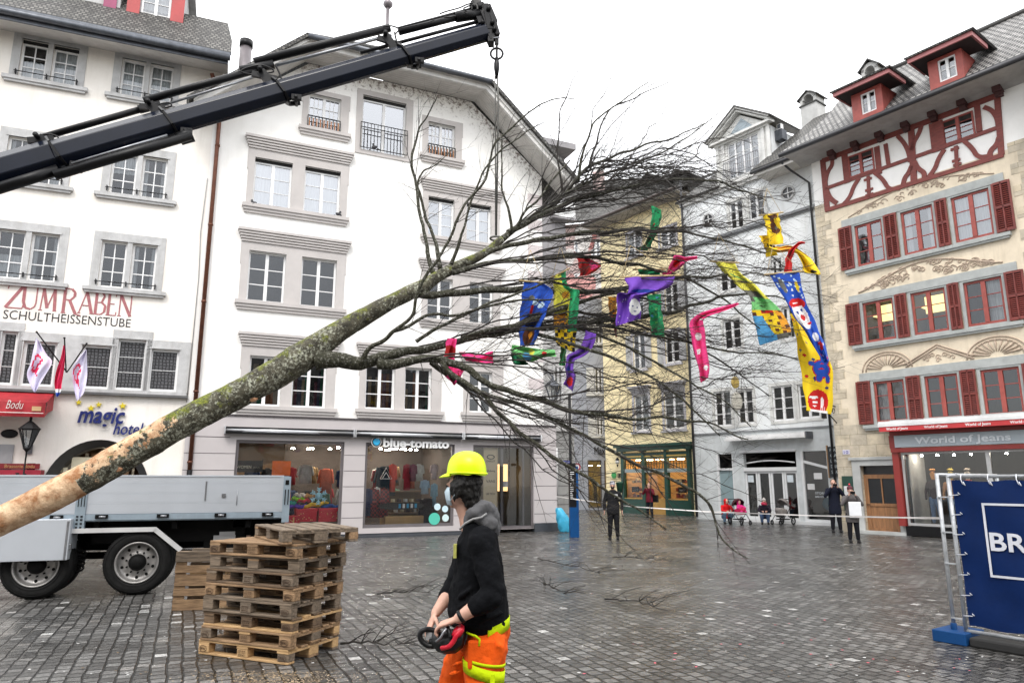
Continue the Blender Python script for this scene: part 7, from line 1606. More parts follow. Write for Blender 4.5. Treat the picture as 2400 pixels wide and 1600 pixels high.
 # crown: procedural branches fanning out towards the tips seen in the picture
 crown = MB(); cnt = [0]
 def grow(p0, d0, length, r0, level, bend, seg=None):
  seg = seg or max(4, int(length/.16)); pts = [p0]; d = d0.normalized(); step = length/seg
  for i in range(seg):
   d = (d+Vector((rr.gauss(0, .05), rr.gauss(0, .05), rr.gauss(0, .05)))+bend*step).normalized(); pts.append(pts[-1]+d*step)
  n = len(pts); rs = [r0*(1-.72*i/(n-1)) for i in range(n)]
  crown.tube([p-root for p in pts], rs, 5 if level < 2 else (4 if level == 2 else 3), cap=False); cnt[0] += 1
  return list(zip(pts, rs))
 axis = Vector((.93, .2, .18)).normalized()
 def side_twigs(Q, lvl, dens, lmin, lmax, start=.15):
  L_ = sum((Q[i+1][0]-Q[i][0]).length for i in range(len(Q)-1)); nT = int(L_*dens)
  for k in range(nT):
   t = start+(1-start)*(k+rr.random())/max(1, nT); i = min(len(Q)-2, int(t*(len(Q)-1))); p, r_ = Q[i]; d = (Q[i+1][0]-Q[i][0]).normalized()
   perp = d.cross(Vector((rr.gauss(0, 1), rr.gauss(0, 1), rr.gauss(0, 1)))).normalized(); an = rr.uniform(.4, 1.25)
   nd = (d*math.cos(an)+perp*math.sin(an)+axis*.3).normalized(); ln = rr.uniform(lmin, lmax)*(1.1-.5*t)
   q = grow(p, nd, ln, max(.0022, min(r_*.45, .0062 if lvl == 1 else .0034)), lvl+1, axis*.25+Vector((0, 0, .1)))
   if lvl < 3 and ln > .25: side_twigs(q, lvl+1, 5.0 if lvl == 1 else 3.4, .2, .62, .15)
 # secondary branches
 starts = [c for c in CH_]
 tips = []
 for k in range(48):
  a = -.8+1.8*(k+rr.random())/48
  u = 1500+rr.random()**.6*430; 
  vt = 640+a*330; u = min(u, 1960-110*abs(a)**2*1.6); tips.append((u, vt+rr.uniform(-20, 20), 11.4+rr.uniform(-1.9, 2.4)))
 tips += [(1540, 190, 11.6), (1600, 225, 12.2), (1440, 175, 10.8), (1690, 275, 11.3), (1350, 250, 10.9), (1730, 420, 12.6), (1650, 300, 11.5), (1700, 360, 12), (1480, 230, 11), (1900, 560, 12), (1910, 620, 11), (1880, 480, 12.5), (1740, 1090, 10.5), (1600, 1230, 10), (1420, 1180, 9.6), (1490, 1290, 9.7), (1800, 1180, 10.4), (1980, 860, 11.8), (1960, 700, 12)]
 for k in range(24):
  u = 1380+rr.random()*440; tips.append((u, 205+(u-1380)*.22+rr.random()*270, 11.5+rr.uniform(-1.3, 1.8)))
 mains = [CH_[0], CH_[1], CH_[2], CH_[5], CH_[6], CH_[18], CH_[19], CH_[20], CH_[21], CH_[3], CH_[4]]
 vm = [400, 740, 960, 680, 720, 450, 550, 610, 400, 1080, 1080]
 for (u, v, d) in tips:
  tp = at(u, v, d); best = sorted(range(len(mains)), key=lambda i: abs(vm[i]-v)+rr.uniform(0, 160))[0]; Q = mains[best] if v > 470 else rr.choice((CH_[0], CH_[0], CH_[18], CH_[21]))
  i0 = int(len(Q)*(rr.uniform(.05, .6) if v > 470 else rr.uniform(0, .6))); p0, r0 = Q[i0]
  dd = (Q[min(i0+2, len(Q)-1)][0]-p0).normalized(); L_ = (tp-p0).length; c1 = p0+dd*L_*.35+Vector((0, rr.uniform(-.6, .6), rr.uniform(-.45, .5))); c2 = tp-(tp-p0)*.3+Vector((0, 0, rr.uniform(-.5, .55)))
  n = max(8, int(L_/.16)); pts = []
  for j in range(n+1):
   t = j/n; p = p0*(1-t)**3+c1*3*t*(1-t)**2+c2*3*t*t*(1-t)+tp*t**3; p = p+Vector((noise.noise(p*2.7), noise.noise(p*2.7+Vector((5, 5, 5))), noise.noise(p*2.7+Vector((9, 2, 5)))))*.09*math.sin(math.pi*t)+Vector((noise.noise(p*9), 0, noise.noise(p*9+Vector((2, 2, 2)))))*.02; pts.append(p)
  ra = min(r0*.5, .0115); rs = [ra*(1-.8*j/n)+.0025 for j in range(n+1)]
  crown.tube([p-root for p in pts], rs, 6, cap=False); side_twigs(list(zip(pts, rs)), 1, 5.6 if v > 470 else 4.4, .35, 1.2)
 for i, Q in enumerate(CH_):
  if i in (7, 8, 9, 10, 11, 12, 13, 14): side_twigs(Q, 1, 4.2, .3, .95, .2)
  elif i in (3, 4): side_twigs(Q, 1, 3.4, .35, 1.0, .3)
  elif i in (0, 15, 16, 17, 18, 21): side_twigs(Q, 1, 1.9, .4, 1.1, .25)
  elif i in (1, 2, 5): side_twigs(Q, 1, 3.0, .4, 1.1, .4)
  else: side_twigs(Q, 1, 3.4, .35, 1.0, .25)
 # downward hanging twigs below the low limbs
 for k in range(16):
  Q = CH_[rr.choice((2, 3, 4, 2))]; p, r_ = Q[int(len(Q)*rr.uniform(.15, .8))]; q = grow(p, Vector((rr.uniform(-.2, .5), rr.uniform(-.4, .3), -1)), rr.uniform(.5, 1.3), .007, 1, Vector((.25, 0, .15))); side_twigs(q, 2, 3.5, .15, .45, .2)
 crown.build('crown', M_twig, T)
 print('twigs', cnt[0], len(crown.v))
tree()
# ================================================================ CARNIVAL BANNERS hanging in the crown
CL = {}
def cloth(name, c):
 if name not in CL: CL[name] = mat('cloth_'+name, c, .75, var=.06, vscale=4, bump=.25, bscale=18, spec=.2)
 return CL[name]
PAL = dict(blue=(0.02, 0.08, 0.45), yellow=(0.85, 0.6, 0.02), lemon=(0.85, 0.8, 0.1), white=(0.8, 0.8, 0.8), red=(0.55, 0.02, 0.02), dred=(0.3, 0.01, 0.01), brown=(0.12, 0.04, 0.02), green=(0.03, 0.38, 0.15), lgreen=(0.2, 0.6, 0.2), dgreen=(0.01, 0.08, 0.04),
     purple=(0.16, 0.06, 0.42), pink=(0.78, 0.05, 0.22), black=(0.015, 0.015, 0.015), sky=(0.1, 0.38, 0.7), orange=(0.8, 0.35, 0.03), grey=(0.14, 0.14, 0.12), navy=(0.01, 0.03, 0.2), cyanw=(0.5, 0.65, 0.75))
def banner(rows, depth, pat, label, cols, nx=26, ny=64, fold=.05, seed=0, rod=True, z=None, dslope=0.0):
 """rows of (left x,y, right x,y) down the cloth in picture pixels; pat(s,t) -> colour name"""
 rr = random.Random(seed); names = cols; keys = {c: i for i, c in enumerate(names)}
 depth -= .4; R_ = catmull([tuple(r) for r in rows], max(2, ny//(len(rows)-1))); ny = len(R_)-1; vs = []
 root = at(rows[0][0], rows[0][1], depth); ph = rr.uniform(0, 6)
 for j, (lx, ly, rx, ry) in enumerate(R_):
  t = j/ny
  for i in range(nx+1):
   s = i/nx; u, v = lx+(rx-lx)*s, ly+(ry-ly)*s
   amp = fold*(.25+.75*min(1, t*2.5)); dd = amp*math.sin(s*9+t*4+ph)+amp*.6*math.sin(s*4-t*7+ph*2)+amp*.35*math.sin(s*17+t*11)
   edge = 1.2*math.sin(t*23+ph)*(1 if i in (0, nx) else 0)
   vs.append(at(u+edge, v, depth+dd+dslope*t)-root)
 m = MB(); fs = []; mi = []
 for j in range(ny):
  for i in range(nx):
   fs.append((j*(nx+1)+i, (j+1)*(nx+1)+i, (j+1)*(nx+1)+i+1, j*(nx+1)+i+1)); mi.append(keys[pat((i+.5)/nx, (j+.5)/ny)])
 m.add(vs, fs, 0, True); m.m = mi
 o = m.build('painted_banner', [cloth(c, PAL[c]) for c in names], loc=root); tag(o, label, 'banner', 'painted banners hanging in the tree crown')
 sl = o.modifiers.new('thick', 'SOLIDIFY'); sl.thickness = .004
 if rod:
  q = MB(); a = vs[0]; b = vs[nx]; d = (b-a).normalized()*.08; q.tube([a-d, b+d], .014, 6); q.build('rod', cloth('rod', (0.5, 0.38, 0.2)), o)
  q = MB(); q.tube([a-d*.5, a+Vector((.1, 0, .5))], .004, 4); q.tube([b+d*.5, a+Vector((.1, 0, .5))], .004, 4); q.build('cord', cloth('rod', (0.5, 0.38, 0.2)), o)
 return o
def blobs(lst, base):
 """lst: (cs, ct, rs, rt, colour) ellipses; the last one that contains the point wins"""
 def f(s, t):
  c = base(s, t) if callable(base) else base
  for cs, ct, rs, rt, k in lst:
   if ((s-cs)/rs)**2+((t-ct)/rt)**2 < 1: c = k
  return c
 return f
def sc_(ox, oy, k): return lambda rows: [(ox+a/k, oy+b/k, ox+c/k, oy+d/k) for a, b, c, d in rows]
S5 = sc_(1660, 480, 3.1375); S1 = sc_(1200, 350, 2.6133); S4 = sc_(1000, 750, 6.273)
rr = random.Random(33)
dots = lambda n, ks, r=.035, t0=.0, t1=1.0: [(rr.uniform(.08, .92), rr.uniform(t0, t1), r*1.6, r*.45, rr.choice(ks)) for _ in range(n)]
banner(S5([(445,510,665,490),(505,600,690,600),(575,720,712,700),(650,850,760,800),(730,960,810,920),(790,1070,850,1010),(850,1160,892,1150)]), 11.2,
    blobs(dots(22, ('white', 'cyanw'), .025, .02, .3)+[(.25,.16,.1,.08,'grey'),(.8,.17,.07,.06,'yellow'),(.52,.36,.42,.06,'red'),(.42,.48,.36,.14,'white'),(.46,.37,.28,.02,'red'),(.3,.44,.06,.015,'navy'),(.56,.43,.06,.015,'navy'),(.42,.50,.13,.03,'red'),(.62,.57,.16,.012,'red'),(.55,.72,.26,.05,'white'),(.6,.83,.2,.05,'red')]+dots(14, ('white', 'red', 'sky'), .03, .72, .97), 'blue'),
    'blue banner with a white painted face with red nose, hanging far right', ['blue', 'white', 'cyanw', 'grey', 'yellow', 'red', 'navy', 'sky'], seed=1, nx=34, ny=96, fold=.04)
def crosses(s, t, n=10):
 for k in range(n):
  cs, ct = ((k*.37+.12) % .8)+.1, .12+k*.083
  if abs(s-cs) < .05 and abs(t-ct) < .006 or abs(s-cs) < .015 and abs(t-ct) < .02: return True
 return False
def pyel(s, t):
 c = 'yellow'
 if crosses(s, t): c = 'navy'
 for (a, b, q, w_) in ((.2, .5, .07, .013), (.16, .68, .06, .012), (.12, .1, .08, .02)):
  if ((s-a)/q)**2+((t-b)/w_)**2 < 1: c = 'red'
 for g, k in ((1.15, 'red'), (1.0, 'blue')):
  if ((s-.66)/(.25*g))**2+((t-.62)/(.075*g))**2 < 1 or ((s-.82)/(.12*g))**2+((t-.54)/(.04*g))**2 < 1 or ((s-.55)/(.1*g))**2+((t-.7)/(.03*g))**2 < 1 or ((s-.82)/(.07*g))**2+((t-.71)/(.035*g))**2 < 1 or ((s-.38)/(.1*g))**2+((t-.57)/(.02*g))**2 < 1: c = k
 if ((s-.66)/.1)**2+((t-.62)/.008)**2 < 1 or ((s-.72)/.05)**2+((t-.57)/.008)**2 < 1: c = 'red'
 if ((s-.47)/.37)**2+((t-.9)/.105)**2 < 1 and t < .985: c = 'red'
 if ((s-.32)/.16)**2+((t-.86)/.012)**2 < 1 or ((s-.36)/.1)**2+((t-.9)/.012)**2 < 1 or ((s-.34)/.07)**2+((t-.93)/.008)**2 < 1: c = 'white'
 if ((s-.62)/.06)**2+((t-.9)/.04)**2 < 1 or (.52 < s < .78 and .93 < t < .965 and int(s*30) % 2): c = 'white'
 if t > .965 and .15 < s < .85: c = 'white'
 return c
banner(S5([(600,800,640,800),(625,880,700,890),(645,980,760,990),(662,1100,880,1120),(685,1250,915,1240),(705,1390,918,1390),(722,1512,905,1540)]), 11.6, pyel, 'long yellow banner with a blue animal and red disc, hanging lowest at far right', ['yellow', 'navy', 'red', 'blue', 'white'], seed=2, nx=44, ny=120, rod=False, fold=.04)
def pscene(s, t):
 if t < .4: return 'green' if abs(t-.22-(s-.5)*.15) < .012 and .3 < s < .8 else 'lemon'
 if t < .5: return 'grey' if s < .75 else 'lemon'
 if t < .64: return 'grey' if s < .18 and t < .56 else 'lgreen'
 if t < .9:
  if s < .2+(t-.64)*1.2 and t > .7: return 'sky'
  if (int(s*9)*7+int(t*30)) % 5 == 0: return 'brown'
  if abs(t-.66) < .02 and .3 < s < .7: return 'red'
  return 'orange' if s > .75 else 'yellow'
 return 'sky' if s < .55 else 'grey'
banner(S5([(42,418,190,425),(110,490,250,510),(205,590,360,600),(300,670,450,695),(325,790,545,790),(350,920,600,900),(382,1032,615,960)]), 11.9, pscene, 'lemon yellow banner ending in a painted green and orange landscape', ['lemon', 'green', 'grey', 'lgreen', 'sky', 'brown', 'red', 'orange', 'yellow'], seed=3, nx=34, ny=84, fold=.04)
banner(S5([(400,75,515,60),(418,140,528,125),(434,210,540,200),(448,300,556,285)]), 12.2, blobs([(.6,.12,.32,.06,'brown'),(.5,.25,.12,.14,'brown'),(.5,.45,.2,.14,'brown'),(.62,.6,.3,.1,'brown'),(.66,.52,.1,.06,'grey')], 'yellow'), 'yellow banner with a brown animal, topmost of those at the right', ['yellow', 'brown', 'grey'], seed=4, nx=30, ny=50, fold=.03)
banner(S5([(375,228,440,222),(395,270,470,280),(420,330,500,330),(425,385,510,370)]), 12.35, blobs([(.6,.5,.3,.1,'black')], 'yellow'), 'short plain yellow cloth folded under the brown animal banner', ['yellow', 'black'], seed=5, nx=12, ny=20, rod=False)
banner(S5([(455,290,440,320),(520,310,510,350),(600,300,600,345),(680,335,660,370),(745,390,690,440),(815,480,700,490),(818,515,760,505)]), 12.0, blobs([(.5,.25,.45,.1,'orange'),(.4,.86,.2,.04,'black'),(.2,.05,.3,.06,'black')], 'yellow'), 'twisted yellow cloth trailing right beside the red one', ['yellow', 'orange', 'black'], seed=6, nx=12, ny=50, rod=False, fold=.06)
banner(S5([(712,273,710,283),(660,275,665,300),(600,330,640,335),(575,380,620,385),(565,440,615,440),(560,500,622,495)]), 11.8, blobs([(.5,.5,.2,.1,'dred')], 'red'), 'narrow bright red cloth twisted above the blue banner', ['red', 'dred'], seed=7, nx=10, ny=40, rod=False, fold=.05)
banner(S1([(1385,938,1388,948),(1290,962,1300,990),(1200,985,1220,1015),(1140,1010,1195,1030),(1085,1070,1170,1055),(1100,1160,1185,1140),(1122,1270,1198,1250),(1145,1360,1208,1350),(1160,1428,1205,1395)]), 11.3, blobs([(.5,.62,.2,.03,'white'),(.75,.45,.1,.02,'white'),(.35,.72,.15,.02,'white'),(.7,.85,.2,.02,'white')], 'pink'), 'pink banner hanging low with a thin tail reaching right', ['pink', 'white'], seed=8, nx=14, ny=90, rod=False, fold=.06)
banner(S1([(690,782,1002,772),(700,815,985,820),(715,850,930,860),(705,885,840,885),(650,885,790,905),(645,960,788,970),(640,1030,788,1020),(637,1082,785,1035)]), 10.7, blobs(dots(14, ('white',), .014, .6, .95)+[(.76,.72,.25,.11,'white'),(.66,.7,.03,.012,'navy'),(.85,.71,.03,.012,'navy'),(.76,.77,.07,.01,'navy'),(.5,.34,.4,.05,'navy')], 'purple'), 'large purple banner with a small white face, in the crown centre', ['purple', 'white', 'navy'], seed=9, nx=40, ny=84, fold=.07)
banner(S1([(770,735,912,735),(780,765,905,768)]), 11.6, lambda s, t: 'green', 'short dark green cloth bound above the purple banner', ['green'], seed=10, nx=16, ny=8)
banner(S1([(828,890,915,885),(838,980,915,975),(850,1070,928,1060),(858,1150,935,1150)]), 11.5, blobs(dots(8, ('lgreen', 'sky'), .06, .0, 1), 'green'), 'plain green banner hanging behind the purple one', ['green', 'lgreen', 'sky'], seed=11, nx=14, ny=40, rod=False)
banner(S1([(855,343,915,372),(855,400,915,410),(848,470,900,480),(835,540,865,560),(800,590,835,615),(755,600,780,615)]), 11.9, blobs(dots(10, ('dgreen', 'red'), .05), 'green'), 'green banner highest in the crown, twisting down leftwards', ['green', 'dgreen', 'red'], seed=12, nx=14, ny=60, rod=False, fold=.06)
banner(S1([(1135,652,1135,668),(1060,658,1065,690),(1000,648,1045,715),(975,690,1005,745),(950,745,965,770),(920,765,935,785)]), 11.4, blobs([(.5,.5,.3,.1,'red')], 'pink'), 'pink cloth crumpled above the right end of the purple banner', ['pink', 'red'], seed=13, nx=12, ny=50, rod=False, fold=.07)
banner(S1([(375,622,400,640),(395,650,460,665),(405,700,545,715),(420,775,470,770)]), 11.6, blobs([(.3,.4,.15,.2,'dred'),(.7,.6,.2,.2,'pink')], 'red'), 'red cloth crumpled at the upper left of the banners', ['red', 'dred', 'pink'], seed=14, nx=16, ny=30, rod=False, fold=.08)
banner(S1([(75,806,180,815),(62,880,252,870),(55,950,232,935),(45,1030,205,1010),(38,1100,180,1080),(50,1200,130,1205)]), 10.9, blobs([(.32,.3,.1,.05,'grey'),(.5,.38,.1,.06,'cyanw'),(.72,.44,.12,.05,'cyanw'),(.42,.52,.06,.1,'red'),(.5,.9,.3,.1,'brown'),(.6,.88,.1,.03,'orange')], 'blue'), 'deep blue banner with two pale figures, left of the yellow and green one', ['blue', 'grey', 'cyanw', 'red', 'brown', 'orange'], seed=15, nx=30, ny=60)
banner(S1([(258,775,325,742),(255,840,350,840),(258,900,415,870),(255,980,405,980),(258,1060,400,1060),(262,1130,392,1130),(280,1200,385,1245)]), 11.1, lambda s, t: ('green' if s > .6 and t < .8 else 'lemon' if t < .55 else 'orange' if t < .7 and s < .5 else 'black' if (int(s*7)+int(t*22)) % 3 == 0 else 'yellow') if ((s-.45)/.14)**2+((t-.34)/.05)**2 > 1 else 'orange', 'yellow and green patched banner right of the deep blue one', ['green', 'lemon', 'orange', 'black', 'yellow'], seed=16, nx=26, ny=64)
banner(S1([(302,1155,332,1155),(298,1240,330,1240),(290,1322,326,1326)]), 11.3, lambda s, t: 'lgreen' if int(s*5) % 2 else 'green', 'narrow green striped ribbon under the patched banner', ['lgreen', 'green'], seed=17, nx=10, ny=20, rod=False)
banner(S1([(450,1108,512,1130),(430,1190,500,1205),(385,1235,440,1265),(335,1268,385,1292),(328,1330,378,1335),(330,1390,388,1390),(318,1440,375,1482)]), 10.9, blobs([(.5,.9,.3,.06,'red'),(.3,.7,.2,.05,'navy')], 'purple'), 'purple banner curling down in a hook, lowest of the left ones', ['purple', 'red', 'navy'], seed=18, nx=14, ny=60, rod=False, fold=.06)
banner(S1([(0,1195,-5,1235),(60,1205,50,1275),(120,1215,120,1300),(190,1225,190,1275),(262,1228,270,1268)]), 10.8, blobs([(.5,.78,.2,.05,'red'),(.7,.4,.3,.1,'sky'),(.3,.5,.2,.06,'lemon')], 'lgreen'), 'light green patterned cloth stretched sideways under the deep blue banner', ['lgreen', 'red', 'sky', 'lemon'], seed=19, nx=14, ny=44, rod=False)
banner(S1([(-8,1240,50,1265),(0,1290,85,1300),(15,1320,108,1318)]), 11.0, blobs([(.3,.5,.2,.3,'green')], 'dgreen'), 'dark green cloth lump at the far left under the light green one', ['dgreen', 'green'], seed=20, nx=14, ny=16, rod=False)
banner(S4([(300,268,430,270),(290,320,440,340),(270,420,420,470),(248,590,420,590),(250,700,540,700),(270,820,520,810),(350,900,460,900),(405,950,415,955)]), 10.4, blobs(dots(16, ('dred',), .03, .4, 1)+[(.5, .3, .6, .1, 'dred')], 'pink'), 'pink spotted banner hanging furthest left under the limbs', ['pink', 'dred'], seed=21, nx=20, ny=60, rod=False, fold=.05)
banner(S4([(470,465,585,600),(560,470,640,610),(660,500,700,630),(800,510,830,632),(900,470,960,632),(975,455,975,630)]), 10.5, blobs(dots(14, ('dred',), .04), 'pink'), 'pink spotted band stretched sideways right of the furthest left banner', ['pink', 'dred'], seed=22, nx=14, ny=40, rod=False, fold=.05)
banner(S1([(588,903,642,903),(592,960,640,960),(600,1010,640,1010),(628,1110,642,1120),(634,1150,640,1150)]), 11.8, lambda s, t: 'orange' if t < .5 else 'red', 'small orange-red cloth hanging left behind the purple banner', ['orange', 'red'], seed=23, nx=10, ny=30, rod=False)
# ================================================================ fallen twigs, sawdust, confetti
def litter():
 rr = random.Random(8)
 for k, (u0, v0, u1, v1, lab) in enumerate(((1260, 1308, 1440, 1352, 'thin bare branch lying on the cobbles left of the droop tip'), (1435, 1304, 1600, 1316, 'straight dark branch lying on the cobbles beyond the worker'), (800, 1506, 975, 1509, 'bare branch lying beside the pallet stack towards the worker'), (1270, 1368, 1330, 1392, 'small forked branch lying just right of the worker'), (1420, 1400, 1570, 1430, 'long faint twig lying in the middle of the square'), (880, 1390, 1010, 1388, 'twig lying on the cobbles between stack and worker'))):
  a, b = gnd(u0, v0, .03), gnd(u1, v1, .03); E = MB(); n = 12; pts = []
  for i in range(n+1):
   t = i/n; p = a.lerp(b, t); pts.append(Vector((p.x+rr.gauss(0, .02), p.y+rr.gauss(0, .03), .025+.05*math.sin(math.pi*t)*rr.random())))
  E.tube([p-a for p in pts], [.014*(1-.7*i/n) for i in range(n+1)], 6)
  for q in range(12):
   i = rr.randint(1, n-1); p = pts[i]; an = math.atan2(b.y-a.y, b.x-a.x)+rr.choice((-1, 1))*rr.uniform(.3, 1.0); L_ = rr.uniform(.2, .6); e = p+Vector((math.cos(an)*L_, math.sin(an)*L_, rr.uniform(0, .22))); mid = p.lerp(e, .5)+Vector((0, 0, .03)); E.tube([p-a, mid-a, e-a], [.006, .0045, .003], 4)
   e2 = mid+Vector((math.cos(an+.6)*L_*.4, math.sin(an+.6)*L_*.4, rr.uniform(0, .1))); E.tube([mid-a, e2-a], [.004, .002], 3)
  o = E.build('fallen_branch', M_twig, loc=a); tag(o, lab, 'branch', 'branches fallen on the cobbles')
 m = MB()
 for k in range(1500):
  c = gnd(rr.gauss(650, 90), rr.gauss(1592, 14)); s = rr.uniform(.003, .011); a = rr.uniform(0, 3.14); z = .012+rr.random()*.012
  if c.y < 5.5 or c.y > 7.2: continue
  m.add([(c.x+math.cos(a+q)*s, c.y+math.sin(a+q)*s*.6, z+rr.random()*.004) for q in (0, 1.6, 3.1, 4.7)], [(0,1,2,3)])
 o = m.build('sawdust', mat('sawdust', (0.45, 0.33, 0.2), .9), kind='stuff'); tag(o, 'pale sawdust scattered before the pallet stack', 'sawdust')
 m = MB()
 for k in range(420):
  c = gnd(rr.uniform(60, 2380), 1260+rr.random()**.7*330); s = rr.uniform(.008, .022); a = rr.uniform(0, 6.28); red = rr.random() < .3 and c.x > .5
  m.add([(c.x+math.cos(a+q)*s, c.y+math.sin(a+q)*s*.7, .014+rr.random()*.006) for q in (0, 1.4, 3.0, 4.5)], [(0,1,2,3)], 1 if red else (2 if rr.random() < .4 else 0))
 o = m.build('paper_scraps', [mat('scrap_pale', (0.5, 0.5, 0.49), .6), mat('scrap_red', (0.6, 0.08, 0.12), .6), mat('scrap_leaf', (0.14, 0.08, 0.03), .7)], kind='stuff'); tag(o, 'confetti scraps and dead leaves strewn over the cobbles', 'litter')
litter()
# ================================================================ PEOPLE
M_skin = mat('skin', (0.55, 0.32, 0.24), .55, var=.08, vscale=20, bump=.05)
def clothm(name, c, rough=.85, **k): return mat(name, c, rough, spec=.2, var=.18, vscale=7, bump=.35, bscale=28, **k)
M_hair = mat('hair_black', (0.008, 0.007, 0.006), .5, stretch=(1, 1, .2), vscale=60, var=.4, bump=.6, bscale=90, spec=.3)
def chain(mb, pts, rads, n=14, fx=1.0):
 """tapering limb with rounded ends: pts world/local, rads; fx flattens"""
 P = [Vector(p) for p in pts]; d0 = (P[0]-P[1]).normalized(); d1 = (P[-1]-P[-2]).normalized()
 P2 = [P[0]+d0*rads[0]*.8, P[0]+d0*rads[0]*.45]+P+[P[-1]+d1*rads[-1]*.45, P[-1]+d1*rads[-1]*.8]; r2 = [rads[0]*.35, rads[0]*.8]+list(rads)+[rads[-1]*.8, rads[-1]*.35]
 mb.tube(P2, r2, n, flat=fx)
def rings_loft(mb, secs, n=20):
 """secs: (cx, cy, cz, rx, ry[, tilt]) stacked ellipses"""
 R_ = []
 for s in secs:
  cx, cy, cz, rx, ry = s[:5]; tl = s[5] if len(s) > 5 else 0
  R_.append([Vector((cx+math.cos(2*math.pi*k/n)*rx, cy+math.sin(2*math.pi*k/n)*ry, cz+tl*math.cos(2*math.pi*k/n)*rx)) for k in range(n)])
 mb.loft(R_)
def wrinkle(o, st=.02, sc2=.09):
 t = bpy.data.textures.new('folds', 'CLOUDS'); t.noise_scale = sc2; t.noise_depth = 2; d = o.modifiers.new('folds', 'DISPLACE'); d.texture = t; d.strength = st; d.mid_level = .5; return o
def flesh(mb, name, m, parent, vox=.012, sm=4, **k):
 o = mb.build(name, m, parent, **k); r_ = o.modifiers.new('remesh', 'REMESH'); r_.mode = 'VOXEL'; r_.voxel_size = vox; r_.use_smooth_shade = True
 s_ = o.modifiers.new('smooth', 'SMOOTH'); s_.factor = .5; s_.iterations = sm; return o
def head_mb(mb, c, s=1.0, yaw=0.0, pitch=0.0):
 """head with face towards -y before the yaw"""
 M_ = Matrix.Translation(c) @ Matrix.Rotation(yaw, 4, 'Z') @ Matrix.Rotation(pitch, 4, 'X') @ Matrix.Scale(s, 4)
 mb.ball((0, .01, .02), (.076, .094, .105), 16, M=M_); mb.ball((0, -.022, -.045), (.056, .068, .068), 14, M=M_); mb.ball((0, -.062, -.092), (.026, .024, .022), 10, M=M_)
 mb.loft([[M_ @ Vector((w_*math.cos(a), y+h*math.sin(a)*.5, z)) for a in [k*math.pi/4 for k in range(8)]] for (w_, y, h, z) in ((.009, -.083, .02, .02), (.011, -.094, .03, -.005), (.017, -.104, .034, -.028), (.014, -.088, .02, -.04))])
 mb.ball((0, -.082, -.062), (.024, .014, .006), 8, M=M_); mb.ball((0, -.08, -.074), (.02, .013, .006), 8, M=M_)
 for q in (-1, 1): mb.ball((q*.032, -.078, .018), (.02, .014, .009), 8, M=M_); mb.ball((q*.079, .012, -.005), (.01, .02, .032), 8, M=M_)
 return M_
def eyes(parent, M_):
 e = MB()
 for q in (-1, 1): e.ball((q*.03, -.088, .008), (.012, .008, .007), 8, M=M_)
 e.build('eyes', mat('eye_dark', (0.02, 0.015, 0.012), .2), parent)
def hand_mb(mb, wrist, d, palm_n, s=1.0, curl=.6, side=1):
 """five-fingered hand; d: towards fingers, palm_n: palm normal, fingers curl towards it"""
 d = Vector(d).normalized(); nrm = Vector(palm_n); nrm = (nrm-d*nrm.dot(d)).normalized(); sd = d.cross(nrm)*side; wrist = Vector(wrist)
 for t, w_ in ((0, .022), (.03, .032), (.06, .038), (.085, .036)):
  pass
 mb.loft([[wrist+d*t*s+sd*math.cos(a)*w_*s+nrm*math.sin(a)*.014*s for a in [k*math.pi/5 for k in range(10)]] for t, w_ in ((-.01, .022), (.02, .029), (.05, .037), (.085, .039), (.095, .034))])
 for k, (o_, L_) in enumerate(((-.03, .066), (-.0105, .076), (.0095, .072), (.028, .056))):
  p = wrist+d*.088*s+sd*o_*s; pts = [p]; dd = d
  for j in range(3):
   an = curl*(.55+.35*j)+.06*k; dd = (d*math.cos(an*(j+1)*.6)+nrm*math.sin(an*(j+1)*.6)+sd*o_*1.5).normalized(); pts.append(pts[-1]+dd*L_*s*(.42, .33, .25)[j])
  chain(mb, pts, [.0092*s, .0088*s, .008*s, .0068*s], 8)
 p = wrist+d*.03*s-sd*.028*s; chain(mb, [p, p+(d*.55-sd*.75+nrm*.25).normalized()*.035*s, p+(d*.8-sd*.6+nrm*.5).normalized()*.065*s], [.012*s, .0105*s, .0085*s], 8)
